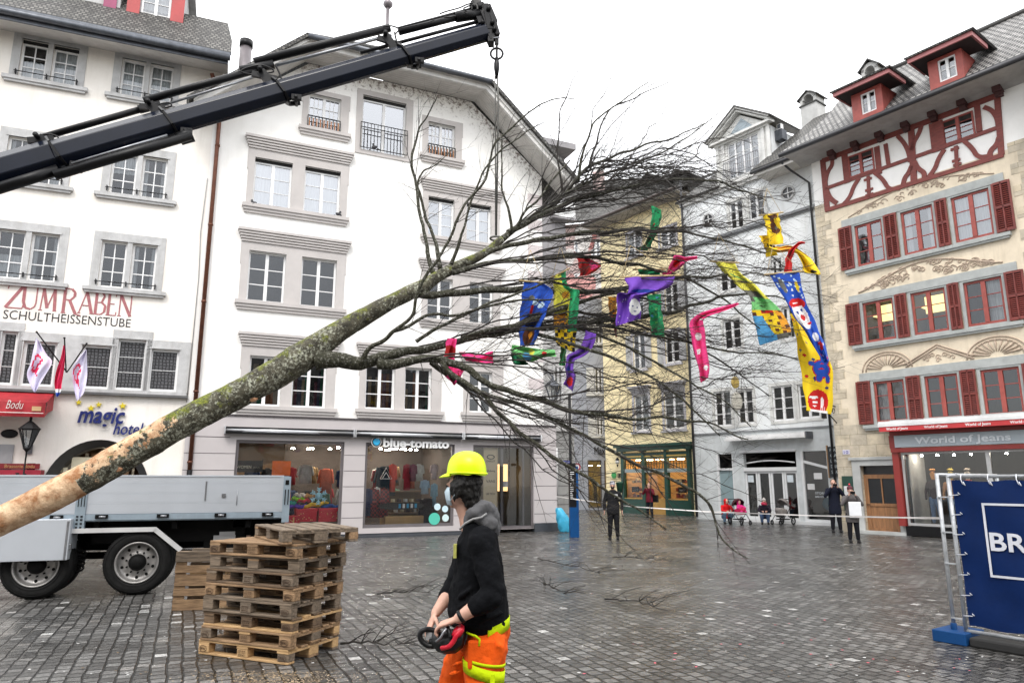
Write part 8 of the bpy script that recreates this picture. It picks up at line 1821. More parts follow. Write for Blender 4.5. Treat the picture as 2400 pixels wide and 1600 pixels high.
def worker():
 D = 4.0; root = Vector((at(1120, 1500, D).x, 4.0, 0)); T = empty('person', root, 0, 'person in neon yellow helmet, dark grey hoodie and orange work trousers carrying a chainsaw', 'person')
 W = lambda u, v, dy=0.0: at(u, v, D+dy)-root
 # body (skin), continuous
 b = MB(); hc = W(1086, 1143, .0); M_ = head_mb(b, hc, 1.0, yaw=R(-120), pitch=R(-2))
 chain(b, [W(1086, 1175, .02), W(1098, 1205, .03), W(1108, 1232, .03)], [.055, .058, .07]); rings_loft(b, [(*W(1130, 1480), .1, .13), (*W(1125, 1400), .08, .12), (*W(1122, 1300), .07, .12), (*W(1120, 1255), .06, .12), (*W(1112, 1232), .045, .07)])
 sh, el, wr = W(1124, 1262, -.17), W(1150, 1398, -.24), W(1073, 1449, -.23); sh2, el2, wr2 = W(1108, 1268, .19), W(1080, 1388, .22), W(1020, 1437, .05)
 el2 = W(1062, 1378, .14)
 chain(b, [sh+Vector((0, .03, -.02)), sh.lerp(el, .5), el], [.034, .034, .034]); chain(b, [el, el.lerp(wr, .35), wr], [.043, .043, .027]); chain(b, [sh2-Vector((0, .03, .02)), el2], [.034, .034]); chain(b, [el2, el2.lerp(wr2, .35), wr2], [.042, .041, .026])
 hand_mb(b, wr, (W(1036, 1462, -.2)-wr), (-.25, .25, -1), 1.08, .75, 1); hand_mb(b, wr2, (W(1004, 1476, -.0)-wr2), (.35, -.2, -.8), 1.08, .8, -1)
 hp, hp2 = W(1140, 1500, -.09), W(1118, 1500, .11); kn, kn2 = Vector((hp.x+.0, -.1, .5)), Vector((hp2.x-.17, .12, .5)); an, an2 = Vector((hp.x+.12, -.1, .09)), Vector((hp2.x-.2, .12, .09))
 chain(b, [hp, kn], [.085, .055]); chain(b, [kn, an], [.055, .04]); chain(b, [hp2, kn2], [.085, .055]); chain(b, [kn2, an2], [.055, .04])
 flesh(b, 'body', M_skin, T, .0065, 3); eyes(T, M_)
 # hair, cropped sides, sideburn
 h = MB(); h.ball((0, .022, .035), (.08, .09, .096), 18, M=M_); h.ball((0, .045, -.015), (.07, .058, .08), 16, M=M_); h.ball((0, .062, -.075), (.05, .036, .045), 14, M=M_)
 for q in (-1, 1): h.ball((q*.07, .012, -.002), (.024, .036, .05), 12, M=M_); h.ball((q*.066, -.012, .0), (.018, .035, .05), 12, M=M_); h.ball((q*.068, -.008, -.04), (.012, .014, .035), 10, M=M_)
 wrinkle(flesh(h, 'hair', M_hair, T, .006, 2), .016, .02)
 # face mask with ear strap
 k = MB(); k.loft([[M_ @ Vector((math.sin(a)*w_, -math.cos(a)*dp, z)) for a in [(-1+2*i/10)*1.15 for i in range(11)]]+[M_ @ Vector((math.sin(a)*(w_-.004), -math.cos(a)*(dp-.005), z)) for a in [(1-2*i/10)*1.15 for i in range(11)]] for (z, w_, dp) in ((.002, .064, .1), (-.025, .07, .117), (-.06, .068, .108), (-.095, .055, .098))])
 for q in (-1, 1): k.tube([M_ @ Vector(p) for p in ((q*.062, -.05, -.01), (q*.08, -.01, .02), (q*.084, .015, .0))], .0022, 5); k.tube([M_ @ Vector(p) for p in ((q*.056, -.05, -.075), (q*.078, -.01, -.045), (q*.084, .015, -.02))], .0022, 5)
 k.build('face_mask', mat('mask_blue', (0.5, 0.62, 0.7), .8, bump=.2), T)
 # helmet
 hm = mat('helmet_neon', (0.62, 0.83, 0.0), .35, var=.03, bump=.02, spec=.4); m = MB(); MH = M_ @ Matrix.Translation((0, .018, .075)) @ Matrix.Rotation(R(3), 4, 'X')
 prof = [(1.0, 0), (1.0, .12), (.97, .38), (.88, .63), (.7, .84), (.42, .97), (.1, 1.0)]; n = 40; vs = []; fs = []
 for j, (r_, z) in enumerate(prof):
  for i in range(n):
   a = 2*math.pi*i/n; rx, ry = .094, .118; ridge = 1+.035*max(0, math.cos(a*2))**6*(1 if j > 1 else .3)
   zz = z*.128-(.022*math.cos(a*2-.0)*(-1) if j == 0 else 0)*.5-(.012 if j == 0 and abs(math.cos(a)) > .8 else 0); vs.append((math.cos(a)*rx*r_*ridge, math.sin(a)*ry*r_*ridge, zz))
 for j in range(len(prof)-1):
  for i in range(n): fs.append((j*n+i, j*n+(i+1) % n, (j+1)*n+(i+1) % n, (j+1)*n+i))
 fs.append([(len(prof)-1)*n+i for i in range(n)]); m.add(vs, fs, 0, True, MH)
 nb = 14; vs = []                                      # peak over the face
 for i in range(nb+1):
  a = -math.pi/2+(-1+2*i/nb)*1.15; e = math.cos((-1+2*i/nb)*1.4); vs += [MH @ Vector((math.cos(a)*.095, math.sin(a)*.118, .012)), MH @ Vector((math.cos(a)*(.099+.02*e), math.sin(a)*(.125+.055*e), -.006-.008*e)), MH @ Vector((math.cos(a)*(.099+.02*e), math.sin(a)*(.125+.055*e), -.012-.008*e)), MH @ Vector((math.cos(a)*.095, math.sin(a)*.12, -.004))]
 m.add(vs, [(4*i+q, 4*i+4+q, 4*i+4+(q+1) % 4, 4*i+(q+1) % 4) for i in range(nb) for q in range(4)], 0, True)
 m.tube([MH @ Vector((math.cos(a)*.097, math.sin(a)*.121, .004+.004*math.cos(2*a))) for a in [2*math.pi*i/36 for i in range(37)]], .0055, 6, cap=False)
 o = m.build('helmet', hm, T); s_ = o.modifiers.new('sub', 'SUBSURF'); s_.levels = 1; s_.render_levels = 1
 # hooded jacket
 jm = mat('jacket_charcoal', (0.006, 0.0065, 0.008), .9, spec=.08, var=.2, vscale=7, bump=.4, bscale=30); j = MB()
 def E(uL, uR, v, ry, dy=.0, tl=0):
  c = W((uL+uR)/2, v, dy); rx = (uR-uL)/2*D/F; return (c.x, c.y, c.z, rx, ry, tl)
 rings_loft(j, [E(1082,1188,1474,.16,0,.1), E(1057,1191,1452,.18,0,.1), E(1051,1189,1425,.18), E(1053,1185,1390,.17), E(1063,1178,1345,.17), E(1070,1172,1300,.19), E(1075,1168,1268,.195), E(1085,1160,1243,.16), E(1086,1150,1226,.11), E(1090,1140,1214,.08)])
 chain(j, [W(1128, 1262, -.16), W(1140, 1320, -.2), W(1158, 1385, -.22)], [.08, .068, .066]); chain(j, [W(1154, 1396, -.235), W(1136, 1408, -.235), W(1116, 1420, -.235)], [.066, .062, .054])
 chain(j, [W(1105, 1265, .17), W(1085, 1330, .2), W(1063, 1380, .16)], [.082, .072, .066]); chain(j, [W(1063, 1380, .15), W(1048, 1396, .12)], [.06, .052])
 for (p, q, r_) in (((1075, 1400), (1120, 1376), .018), ((1075, 1425), (1140, 1385), .016), ((1120, 1330), (1165, 1352), .016), ((1128, 1290), (1165, 1300), .014), ((1110, 1360), (1150, 1340), .013), ((1100, 1460), (1180, 1435), .018), ((1092, 1440), (1150, 1425), .014)): j.tube([W(*p, -.12-.03), W((p[0]+q[0])/2, (p[1]+q[1])/2-4, -.19), W(*q, -.13)], [r_*.4, r_, r_*.4], 8)
 wrinkle(flesh(j, 'jacket', jm, T, .0085, 3), .03, .1)
 hd = MB(); chain(hd, [W(1092, 1222, -.1), W(1108, 1203, -.11), W(1130, 1190, -.06), W(1146, 1198, .03), W(1140, 1206, .12), W(1115, 1216, .14), W(1092, 1228, .1)], [.02, .036, .046, .05, .046, .034, .02]); chain(hd, [W(1138, 1195, -.03), W(1156, 1215, .02), W(1162, 1243, .02)], [.048, .05, .03]); chain(hd, [W(1120, 1212, -.1), W(1150, 1228, -.06), W(1163, 1248, .0)], [.03, .042, .026])
 wrinkle(flesh(hd, 'hood', clothm('hood_grey', (0.10, 0.10, 0.105)), T, .0085, 2), .03, .06)
 m = MB(); m.tube([W(1078, 1240, -.13), W(1090, 1226, -.15), W(1108, 1216, -.155), W(1128, 1212, -.13), W(1140, 1203, -.09)], .006, 6); m.build('hood_seam', clothm('seam_grey', (0.3, 0.3, 0.3)), T)
 m = MB(); c = W(1068, 1290, -.1); m.box((c.x-.01, c.y-.03, c.z-.035), (c.x+.006, c.y+.02, c.z+.035)); m.build('chest_badge', clothm('badge_yellow', (0.45, 0.45, 0.12)), T)
 # trousers
 om = clothm('trouser_orange', (0.80, 0.10, 0.005)); t = MB()
 rings_loft(t, [E(1093,1192,1466,.15,0,.12), E(1090,1192,1490,.165,.0), E(1075,1186,1515,.17,.0), E(1090,1176,1530,.16,.0)])
 chain(t, [W(1144, 1508, -.08), W(1133, 1560, -.1), Vector((hp.x-.01, -.11, .5))], [.115, .105, .085]); chain(t, [Vector((hp.x-.01, -.11, .5)), Vector((hp.x+.1, -.1, .12))], [.085, .085])
 chain(t, [W(1105, 1512, .1), W(1080, 1560, .12), kn2], [.115, .1, .085]); chain(t, [kn2, an2+Vector((0, 0, .03))], [.085, .085])
 for (p, q, r_) in (((1150, 1500), (1185, 1522), .014), ((1120, 1498), (1140, 1535), .012), ((1140, 1540), (1170, 1530), .013), ((1058, 1560), (1085, 1548), .012), ((1052, 1580), (1080, 1572), .012)): t.tube([W(*p, -.14), W((p[0]+q[0])/2, (p[1]+q[1])/2, -.18), W(*q, -.13)], [r_*.4, r_, r_*.4], 8)
 wrinkle(flesh(t, 'trousers', om, T, .0085, 3), .03, .08)
 ym = clothm('band_yellow', (0.55, 0.72, 0.0)); m = MB()
 def band(pts, w0, w1, R_=.118, off=0, c0=None):
  pass
 def wrap(cx, cy, z0, z1, r0, r1, a0, a1, sl=0.0, fx=1.0):
  n = 22; vs = []
  for i in range(n+1):
   a = a0+(a1-a0)*i/n; dz = sl*math.cos(a); vs += [(cx+math.cos(a)*r0*fx, cy+math.sin(a)*r0, z0+dz), (cx+math.cos(a)*r1*fx, cy+math.sin(a)*r1, z1+dz)]
  m.add(vs, [(2*i, 2*i+2, 2*i+3, 2*i+1) for i in range(n)], 0, True)
 q = W(1134, 1568, -.1); wrap(q.x, q.y, q.z-.03, q.z+.03, .104, .108, R(165), R(385), -.03); wrap(q.x, q.y, q.z+.04, q.z+.055, .109, .11, R(240), R(385), -.02)
 q2 = W(1141, 1474, 0); wrap(q2.x, q2.y, q2.z-.025, q2.z+.03, .163, .163, R(275), R(395), .04, .74)
 m.tube([W(1094, 1482, -.17), W(1115, 1490, -.19), W(1124, 1497, -.19), W(1123, 1512, -.195)], .0035, 6); q = W(1155, 1590, -.2); m.box((q.x-.012, q.y, q.z-.1), (q.x+.008, q.y+.01, q.z+.02))
 o = m.build('reflective_band', ym, T); s_ = o.modifiers.new('t', 'SOLIDIFY'); s_.thickness = .003; s_.offset = 1
 m = MB(); q = W(1128, 1535, -.2); m.box((q.x-.07, q.y+.005, q.z-.07), (q.x+.07, q.y+.03, q.z+.07)); o = m.build('thigh_pocket', om, T, rot=(0, 0, 0)); bevel(o, .012, 2)
 m = MB(); dw = (wr-el).normalized(); m.tube([wr-dw*.03+dw.orthogonal().normalized()*0, wr-dw*.012], .034, 16); m.build('wrist_strap', M_black, T)
 for a_, y_ in ((an, -.1), (an2, .12)):
  m = MB(); rings_loft(m, [(a_.x-.04, y_, .0, .15, .055), (a_.x-.04, y_, .05, .145, .05), (a_.x, y_, .1, .07, .05), (a_.x, y_, .2, .06, .055)]); flesh(m, 'boot', clothm('boot_brown', (0.06, 0.04, 0.03)), T, .012, 2)
 # chainsaw held at hip height
 blk, redm = mat('saw_black', (0.008, 0.008, 0.009), .4, spec=.3), mat('saw_red', (0.55, 0.01, 0.03), .3, var=.05)
 o_ = W(1040, 1500, -.14); S_ = empty('chainsaw', root+o_, 0, 'black and red chainsaw held at the hip by the helmeted person', 'chainsaw'); w = lambda u, v, dy=0: W(u, v, -.14+dy)-o_
 m = MB(); rings = [(1012, 1496, .03, .03), (1025, 1502, .05, .05), (1045, 1504, .058, .075), (1068, 1500, .062, .08), (1086, 1490, .055, .07), (1092, 1484, .02, .03)]
 m.loft([[w(u, v)+Vector((0, math.cos(a)*ry, math.sin(a)*rz)) for a in [k_*math.pi/6 for k_ in range(12)]] for u, v, rz, ry in rings]); o = m.build('motor_housing', blk, S_); bevel(o, .006, 2)
 m = MB(); P = [w(1026, 1512), w(1004, 1512), w(988, 1500), w(984, 1486), w(991, 1476), w(1006, 1474, .02), w(1025, 1480, .03), w(1040, 1486, .04)]; Q = catmull([tuple(p) for p in P], 5); m.tube([Vector(p) for p in Q], .014, 10); m.tube([w(1005, 1502), w(1028, 1504)], .012, 8); m.build('rear_handle', blk, S_)
 m = MB(); Q = catmull([tuple(w(*p)) for p in ((1085, 1474, -.09), (1070, 1488, -.1), (1064, 1500, -.095), (1052, 1514, -.09), (1034, 1518, -.07))], 5); m.tube([Vector(p) for p in Q], .009, 8, flat=1.4); m.loft([[w(u, v, -.06)+Vector((0, -.03*math.cos(a), rz*math.sin(a))) for a in [k_*math.pi/5 for k_ in range(10)]] for u, v, rz in ((1060, 1485, .01), (1066, 1482, .03), (1080, 1476, .032), (1088, 1472, .012))]); m.build('red_cover', redm, S_)
 m = MB(); Q = catmull([tuple(w(*p)) for p in ((1046, 1472, -.09), (1040, 1480, -.1), (1032, 1494, -.1), (1022, 1502, -.07))], 5); m.tube([Vector(p) for p in Q], .006, 8); Q = catmull([tuple(w(*p)) for p in ((1052, 1492, .08), (1050, 1470, .07), (1046, 1462, 0), (1050, 1470, -.07), (1056, 1494, -.09))], 5); m.tube([Vector(p) for p in Q], .01, 8, 1); m.build('front_handle', [M_steel, blk], S_)
 m = MB(); m.box((.02, .05, -.03), (.26, .056, .03)); m.build('guide_bar', M_steel, S_)
 m = MB(); m.cbox(w(1012, 1486, .03), (.06, .03, .05)); m.tube([w(1012, 1494, .0), w(1020, 1490, .02)], .015, 8); m.build('trigger_block', mat('saw_grey', (0.35, 0.35, 0.36), .4), S_)
worker()
def person(loc, yaw, H, label, top, legs, hat=None, pose='stand', coat=0.0, hair=(0.03, 0.02, 0.015), group=None, topc='jacket', hood=False, helm=False, lean=0.0):
 """distant bystander; face towards local -y"""
 s = H/1.75; T = empty('person', loc, yaw, label, 'person', group); b = MB(); c = Vector
 V = lambda x, y, z: Vector((x*s, y*s, z*s))
 if pose == 'crouch':
  hz = .32; hip = [V(q*.1, .12, .3) for q in (-1, 1)]; kn = [V(q*.15, -.22, .46) for q in (-1, 1)]; an = [V(q*.13, -.05, .08) for q in (-1, 1)]; ch = V(0, .02, .72); hd = V(0, -.08, 1.0); sh = [V(q*.18, .0, .78) for q in (-1, 1)]; el = [V(q*.25, -.18, .6) for q in (-1, 1)]; wr = [V(q*.1, -.36, .58) for q in (-1, 1)]; pel = V(0, .13, .33)
 else:
  hip = [V(q*.09, 0, .9) for q in (-1, 1)]; kn = [V(q*.1-.0, -.02, .5) for q in (-1, 1)]; an = [V(q*.12, 0.0, .08) for q in (-1, 1)]; ch = V(0, 0, 1.3); hd = V(0, -.02, 1.62); sh = [V(q*.18, 0, 1.4) for q in (-1, 1)]; pel = V(0, 0, .93)
  el = [V(q*.27, .02, 1.12) for q in (-1, 1)]; wr = [V(q*.27, -.04, .86) for q in (-1, 1)]
  if pose == 'phone': el = [V(q*.3, -.12, 1.18) for q in (-1, 1)]; wr = [V(q*.08, -.26, 1.5) for q in (-1, 1)]
 M_ = head_mb(b, hd, s*1.02); chain(b, [hd+V(0, .02, -.08), ch+V(0, 0, .12)], [.052*s, .06*s], 10); chain(b, [ch, pel], [.13*s, .13*s], 12, 1)
 for i in (0, 1):
  chain(b, [sh[i], el[i], wr[i]], [.048*s, .04*s, .027*s], 10); chain(b, [hip[i], kn[i]], [.08*s, .055*s], 10); chain(b, [kn[i], an[i]], [.055*s, .04*s], 10); d = (wr[i]-el[i]).normalized(); hand_mb(b, wr[i], d, (0, -.3, 1) if pose == 'phone' else (-1+2*i, .2, 0), s, .9, 1 if i else -1)
 flesh(b, 'body', M_skin, T, .011, 1); eyes(T, M_)
 j = MB(); bot = .78-coat if pose != 'crouch' else .28
 if pose == 'crouch': rings_loft(j, [(0, .14*s, .24*s, .17*s, .15*s), (0, .13*s, .4*s, .19*s, .16*s), (0, .05*s, .6*s, .19*s, .15*s), (0, .0, .78*s, .19*s, .13*s), (0, -.03*s, .86*s, .1*s, .09*s)], 16)
 else: rings_loft(j, [(0, 0, bot*s, .2*s, .15*s), (0, 0, (bot+.12)*s, .205*s, .155*s), (0, 0, 1.1*s, .18*s, .135*s), (0, 0, 1.32*s, .2*s, .135*s), (0, .01*s, 1.43*s, .17*s, .11*s), (0, .0, 1.5*s, .08*s, .08*s)], 16)
 for i in (0, 1): chain(j, [sh[i], sh[i].lerp(el[i], .5), el[i]], [.075*s, .066*s, .058*s], 10); chain(j, [el[i], el[i].lerp(wr[i], .85)], [.058*s, .045*s], 10)
 if hood: chain(j, [hd+V(0, .06, -.12), hd+V(0, .035, .04)], [.1*s, .118*s], 14)
 flesh(j, topc, clothm('top_%02x%02x%02x' % tuple(int(x*255) for x in top), top), T, .012, 2)
 t = MB()
 for i in (0, 1): chain(t, [hip[i], kn[i]], [.11*s, .082*s], 12); chain(t, [kn[i], an[i].lerp(kn[i], .1)], [.082*s, .06*s], 12)
 chain(t, [hip[0]+V(0, 0, .03), hip[1]+V(0, 0, .03)], [.1*s, .1*s], 12); flesh(t, 'trousers', clothm('legs_%02x%02x%02x' % tuple(int(x*255) for x in legs), legs), T, .013, 2)
 for i in (0, 1):
  m = MB(); a = an[i]; rings_loft(m, [(a.x, a.y-.05*s, 0, .05*s, .14*s), (a.x, a.y-.05*s, .05*s, .048*s, .13*s), (a.x, a.y, .1*s, .05*s, .07*s)], 12); m.build('shoe', M_black, T)
 h = MB()
 if hat: h.ball((0, .01, .07), (.09, .105, .085), 14, M=M_); h.ball((0, .02, .16), (.03, .03, .03), 8, M=M_) if not helm else None
 else: h.ball((0, .03, .045), (.084, .095, .092), 14, M=M_); h.ball((0, .06, -.02), (.07, .05, .07), 12, M=M_)
 h.build('helmet' if helm else ('hat' if hat else 'hair'), clothm('hat_%02x%02x%02x' % tuple(int(x*255) for x in hat), hat) if hat else mat('hair_%02x' % int(hair[0]*255), hair, .7), T)
 return T, M_, V
def faceyaw(p, extra=0): return math.atan2(p.x, -p.y)*0+math.atan2(-p.x, p.y)+extra
p = gnd(1439, 1264); T, M_, V = person(p, faceyaw(p), 1.76, 'person in black raincoat and striped bike helmet standing before the yellow house', (0.012, 0.012, 0.014), (0.008, 0.008, 0.01), hat=(0.45, 0.45, 0.5), helm=True)
m = MB(); m.ball((0, -.06, -.05), (.055, .05, .05), 10, M=M_); m.build('face_mask', M_black, T); m = MB(); m.cbox(V(.1, -.17, 1.32), (.1, .02, .1)); m.build('chest_bag', mat('pale_print', (0.5,)*3), T)
m = MB()
for k in range(-2, 3): m.tube([M_ @ Vector((k*.03, -.08+abs(k)*.01, .09)), M_ @ Vector((k*.034, -.02, .155-abs(k)*.008)), M_ @ Vector((k*.03, .08, .13))], .009, 5)
m.build('helmet_stripe', M_black, T)
p = gnd(1524, 1213); T, M_, V = person(p, faceyaw(p, R(-25)), 1.68, 'person in wine red jacket photographing in front of the green shop', (0.16, 0.015, 0.03), (0.01, 0.012, 0.02), pose='phone', hair=(0.2, 0.12, 0.07)); m = MB(); m.box((.2, -.05, .75), (.42, .12, 1.1)); m.build('shoulder_bag', M_black, T)
m = MB(); m.cbox(V(0, -.32, 1.6), (.08, .02, .14)); o = m.build('phone', M_black, T)
p = gnd(1962, 1247); T, M_, V = person(p, faceyaw(p, R(10)), 1.84, 'tall person in long navy coat filming with raised hands by the blackboard', (0.008, 0.01, 0.022), (0.008, 0.008, 0.012), pose='phone', coat=.18, hair=(0.15, 0.11, 0.08)); m = MB(); m.cbox(V(0, -.34, 1.56), (.14, .02, .08)); m.build('phone', M_black, T)
p = gnd(2003, 1271); T, M_, V = person(p, faceyaw(p, R(12)), 1.62, 'person in grey coat and red-tipped wool hat filming, white bag at the chest', (0.12, 0.11, 0.11), (0.008, 0.008, 0.014), hat=(0.12, 0.04, 0.05), pose='phone', coat=.15)
m = MB(); m.box((-.12, -.24, .72), (.22, -.19, 1.18)); o = m.build('shoulder_bag', mat('bag_white', (0.75, 0.77, 0.8), .6), T); bevel(o, .02, 2); m = MB(); m.ball((0, .03, .18), (.03, .03, .045), 8, M=M_); m.build('bobble', mat('bobble_red', (0.6, 0.02, 0.05)), T); m = MB(); m.cbox(V(0, -.34, 1.56), (.13, .02, .08)); m.build('phone', M_black, T)
p = gnd(1704, 1227); T, M_, V = person(p, faceyaw(p, R(20)), 1.62, 'person in bright red hooded coat crouching beside the pink pushchair', (0.6, 0.01, 0.015), (0.12, 0.2, 0.3), pose='crouch', hood=True)
p = gnd(1794, 1228); T, M_, V = person(p, faceyaw(p), 1.62, 'person in dark jacket, pink scarf and pale hat crouching by the grey pushchair', (0.015, 0.01, 0.02), (0.1, 0.16, 0.3), hat=(0.45, 0.42, 0.4), pose='crouch'); m = MB(); m.lathe([(.1, -.06), (.13, 0), (.1, .06)], (0, -.06, .84), 12); m.build('scarf', clothm('scarf_pink', (0.6, 0.04, 0.1)), T)
def pram(loc, yaw, label, body, hoodc, child):
 T = empty('pushchair', loc, yaw, label, 'pushchair', 'pushchairs by the folding cafe doors'); hm = clothm('pram_'+hoodc[0], hoodc[1]); fr = M_iron
 m = MB(); n = 9; vs = []
 for i in range(n):
  a = math.pi*.05+math.pi*.62*i/(n-1)
  for k in range(9): b_ = math.pi*k/8; vs.append((math.cos(b_)*.24, .12+.34*math.cos(a)*math.sin(b_)**.5*.9, .72+.34*math.sin(a)*(.35+.65*math.sin(b_))))
 m.add(vs, [(i*9+k, i*9+k+1, (i+1)*9+k+1, (i+1)*9+k) for i in range(n-1) for k in range(8)], 0, True); o = m.build('hood', hm, T); s_ = o.modifiers.new('t', 'SOLIDIFY'); s_.thickness = .012
 m = MB(); rings_loft(m, [(0, .2, .45, .2, .16), (0, .05, .42, .21, .3), (0, .0, .6, .2, .32), (0, -.1, .68, .14, .2)], 14); flesh(m, 'seat', clothm('pram_'+body[0], body[1]), T, .02, 2)
 m = MB()
 for q in (-1, 1): m.tube([(q*.24, .55, 1.02), (q*.25, .2, .62), (q*.25, -.35, .12)], .014, 6); m.tube([(q*.25, .0, .45), (q*.27, .4, .14)], .014, 6)
 m.tube([(-.24, .55, 1.02), (.24, .55, 1.02)], .018, 6); m.box((-.2, -.1, .2), (.2, .3, .24)); m.build('frame', fr, T)
 for (x, y, r_) in ((-.27, .4, .15), (.27, .4, .15), (-.2, -.38, .1), (.2, -.38, .1)):
  m = MB(); Mx = Matrix.Translation((x, y, r_)) @ Matrix.Rotation(R(90), 4, 'Y'); m.lathe([(r_*.7, -.02), (r_, -.015), (r_, .015), (r_*.7, .02)], n=18, M=Mx, cap=False); w_ = m.build('wheel', M_black, T); m = MB(); m.lathe([(.02, -.025), (r_*.25, .0), (.02, .025)], n=8, M=Mx)
  for k in range(5): a = k*1.257; m.beam(Mx @ Vector((0, 0, 0)), Mx @ Vector((math.cos(a)*r_*.75, math.sin(a)*r_*.75, 0)), .012, .012)
  m.build('spokes', M_steel, w_)
 if child:
  C_ = empty('person', Vector(loc)+Matrix.Rotation(yaw, 3, 'Z') @ Vector((0, .0, .45)), yaw, 'small child in pink snowsuit sitting in the red and pink pushchair', 'person'); b = MB(); Mh = head_mb(b, Vector((0, .06, .45)), .85); chain(b, [(0, .08, .38), (0, .05, .1)], [.05, .07], 10)
  for q in (-1, 1): chain(b, [(q*.08, .04, .3), (q*.15, -.1, .22)], [.03, .025], 8); chain(b, [(q*.06, 0, .08), (q*.08, -.25, .08)], [.04, .03], 8)
  flesh(b, 'body', M_skin, C_, .012, 1); eyes(C_, Mh); b = MB(); chain(b, [(0, .09, .3), (0, .05, .1)], [.1, .12], 12); chain(b, [(0, .1, .42), (0, .09, .5)], [.09, .09], 12)
  for q in (-1, 1): chain(b, [(q*.1, .04, .3), (q*.17, -.12, .22)], [.05, .045], 10); chain(b, [(q*.07, 0, .08), (q*.09, -.28, .08)], [.065, .05], 10)
  flesh(b, 'snowsuit', clothm('suit_pink', (0.65, 0.03, 0.22)), C_, .014, 2)
p = gnd(1737, 1229); pram(p, faceyaw(p, R(30)), 'red and pink pushchair with dark hood beside the crouching red coat', ('red', (0.5, 0.02, 0.08)), ('maroon', (0.06, 0.015, 0.02)), True)
p = gnd(1833, 1229); pram(p, faceyaw(p, R(-35)), 'grey pushchair with grey hood beside the person in the pale hat', ('grey', (0.24, 0.22, 0.21)), ('greyhood', (0.2, 0.185, 0.18)), False)
# pigeons on the ledges
for k, (u, v, lab) in enumerate(((597, 478, 'dark pigeon on the ledge at the left of the upper left window'), (791, 503, 'dark pigeon on the ledge at the right end of the upper window pair'), (880, 346, 'dark pigeon behind the rail of the tall gable window'))):
 s_, z_ = FB.S(u, v, -.1); z_ -= .08; m = MB(); m.ball((0, 0, .09), (.12, .055, .065), 10, M=Matrix.Rotation(R(-28), 4, 'Y')); m.ball((-.09, 0, .19), (.035, .03, .035), 8); chain(m, [(-.07, 0, .13), (-.09, 0, .18)], [.04, .03], 8); m.tube([(-.12, 0, .19), (-.15, 0, .18)], [.01, .003], 5); m.tube([(.08, 0, .05), (.22, 0, .0)], [.04, .02], 6, flat=.4)
 for q in (-.02, .02): m.tube([(0, q, .04), (0, q, -.01)], .005, 4)
 o = flesh(m, 'pigeon', mat('bird_dark', (0.02, 0.02, 0.025), .6), None, .008, 1); o.location = FB.W(s_, -.1, z_); o.rotation_euler = (0, 0, FB.th+(math.pi if k == 1 else 0)); tag(o, lab, 'pigeon')
# flags on the inn
def flag(u0, v0, u1, v1, rows, pat, cols, label, seed):
 a = FR.W(FR.S(u0, v0, -.15)[0], -.15, FR.S(u0, v0, -.15)[1]); d1 = -1.25; s_, z_ = FR.S(u1, v1, d1); b = FR.W(s_, d1, z_); E = empty('flag', a, 0, label, 'flag', 'flags on poles at the inn'); m = MB(); m.tube([Vector((0, 0, 0)), b-a], .018, 8); m.ball(b-a, .03, 8); m.build('flag_pole', M_iron, E)
 R_ = catmull([tuple(r) for r in rows], 8); vs = []; nx = 12; Y0 = at(u1, v1, 1).y; dep_ = b.y
 for j, (lx, ly, rx, ry) in enumerate(R_):
  for i in range(nx+1): s = i/nx; t = j/(len(R_)-1); vs.append(at(lx+(rx-lx)*s, ly+(ry-ly)*s, dep_+.35*s*(1-t)+.06*math.sin(s*11+t*5+seed)+.04*math.sin(s*5-t*9))-a)
 fs = [(j*(nx+1)+i, (j+1)*(nx+1)+i, (j+1)*(nx+1)+i+1, j*(nx+1)+i+1) for j in range(len(R_)-1) for i in range(nx)]; m = MB(); m.add(vs, fs, 0, True); m.m = [cols.index(pat((k % nx+.5)/nx, (k//nx+.5)/(len(R_)-1))) for k in range(len(fs))]; m.build('flag_cloth', [cloth(c, PAL[c]) for c in cols], E)
PAL['lilac'] = (0.68, 0.64, 0.8); PAL['carmine'] = (0.7, 0.03, 0.1)
zf = lambda *p: [(a/2.613, 600+b/2.613, c/2.613, 600+d/2.613) for a, b, c, d in p]
fp = lambda s, t: 'carmine' if (abs(((s-.35)**2+(t-.5)**2*1.6)**.5-.2) < .035 and s < .5) or (abs(s-.62-.25*math.sin(t*8)) < .05 and .42 < t < .75) else 'lilac'
flag(157, 872, 86, 778, zf((222,500,240,520),(205,570,285,600),(185,660,318,650),(165,730,270,740),(205,830,215,835)), fp, ['lilac', 'carmine'], 'white flag with red squiggle, leftmost of the three on the inn', 1)
flag(157, 872, 203, 805, zf((525,570,532,575),(470,640,533,640),(440,700,533,740),(450,790,515,830),(470,890,495,860)), fp, ['lilac', 'carmine'], 'white flag with red squiggle, rightmost of the three on the inn', 2)
flag(155, 872, 151, 792, zf((388,545,399,545),(372,620,398,630),(345,700,390,710),(333,775,378,780),(340,830,372,830),(345,860,352,862)), lambda s, t: 'carmine' if t < .72 else ('white' if t < .82 else 'blue'), ['carmine', 'white', 'blue'], 'narrow red, white and blue flag hanging between the two white ones', 3)
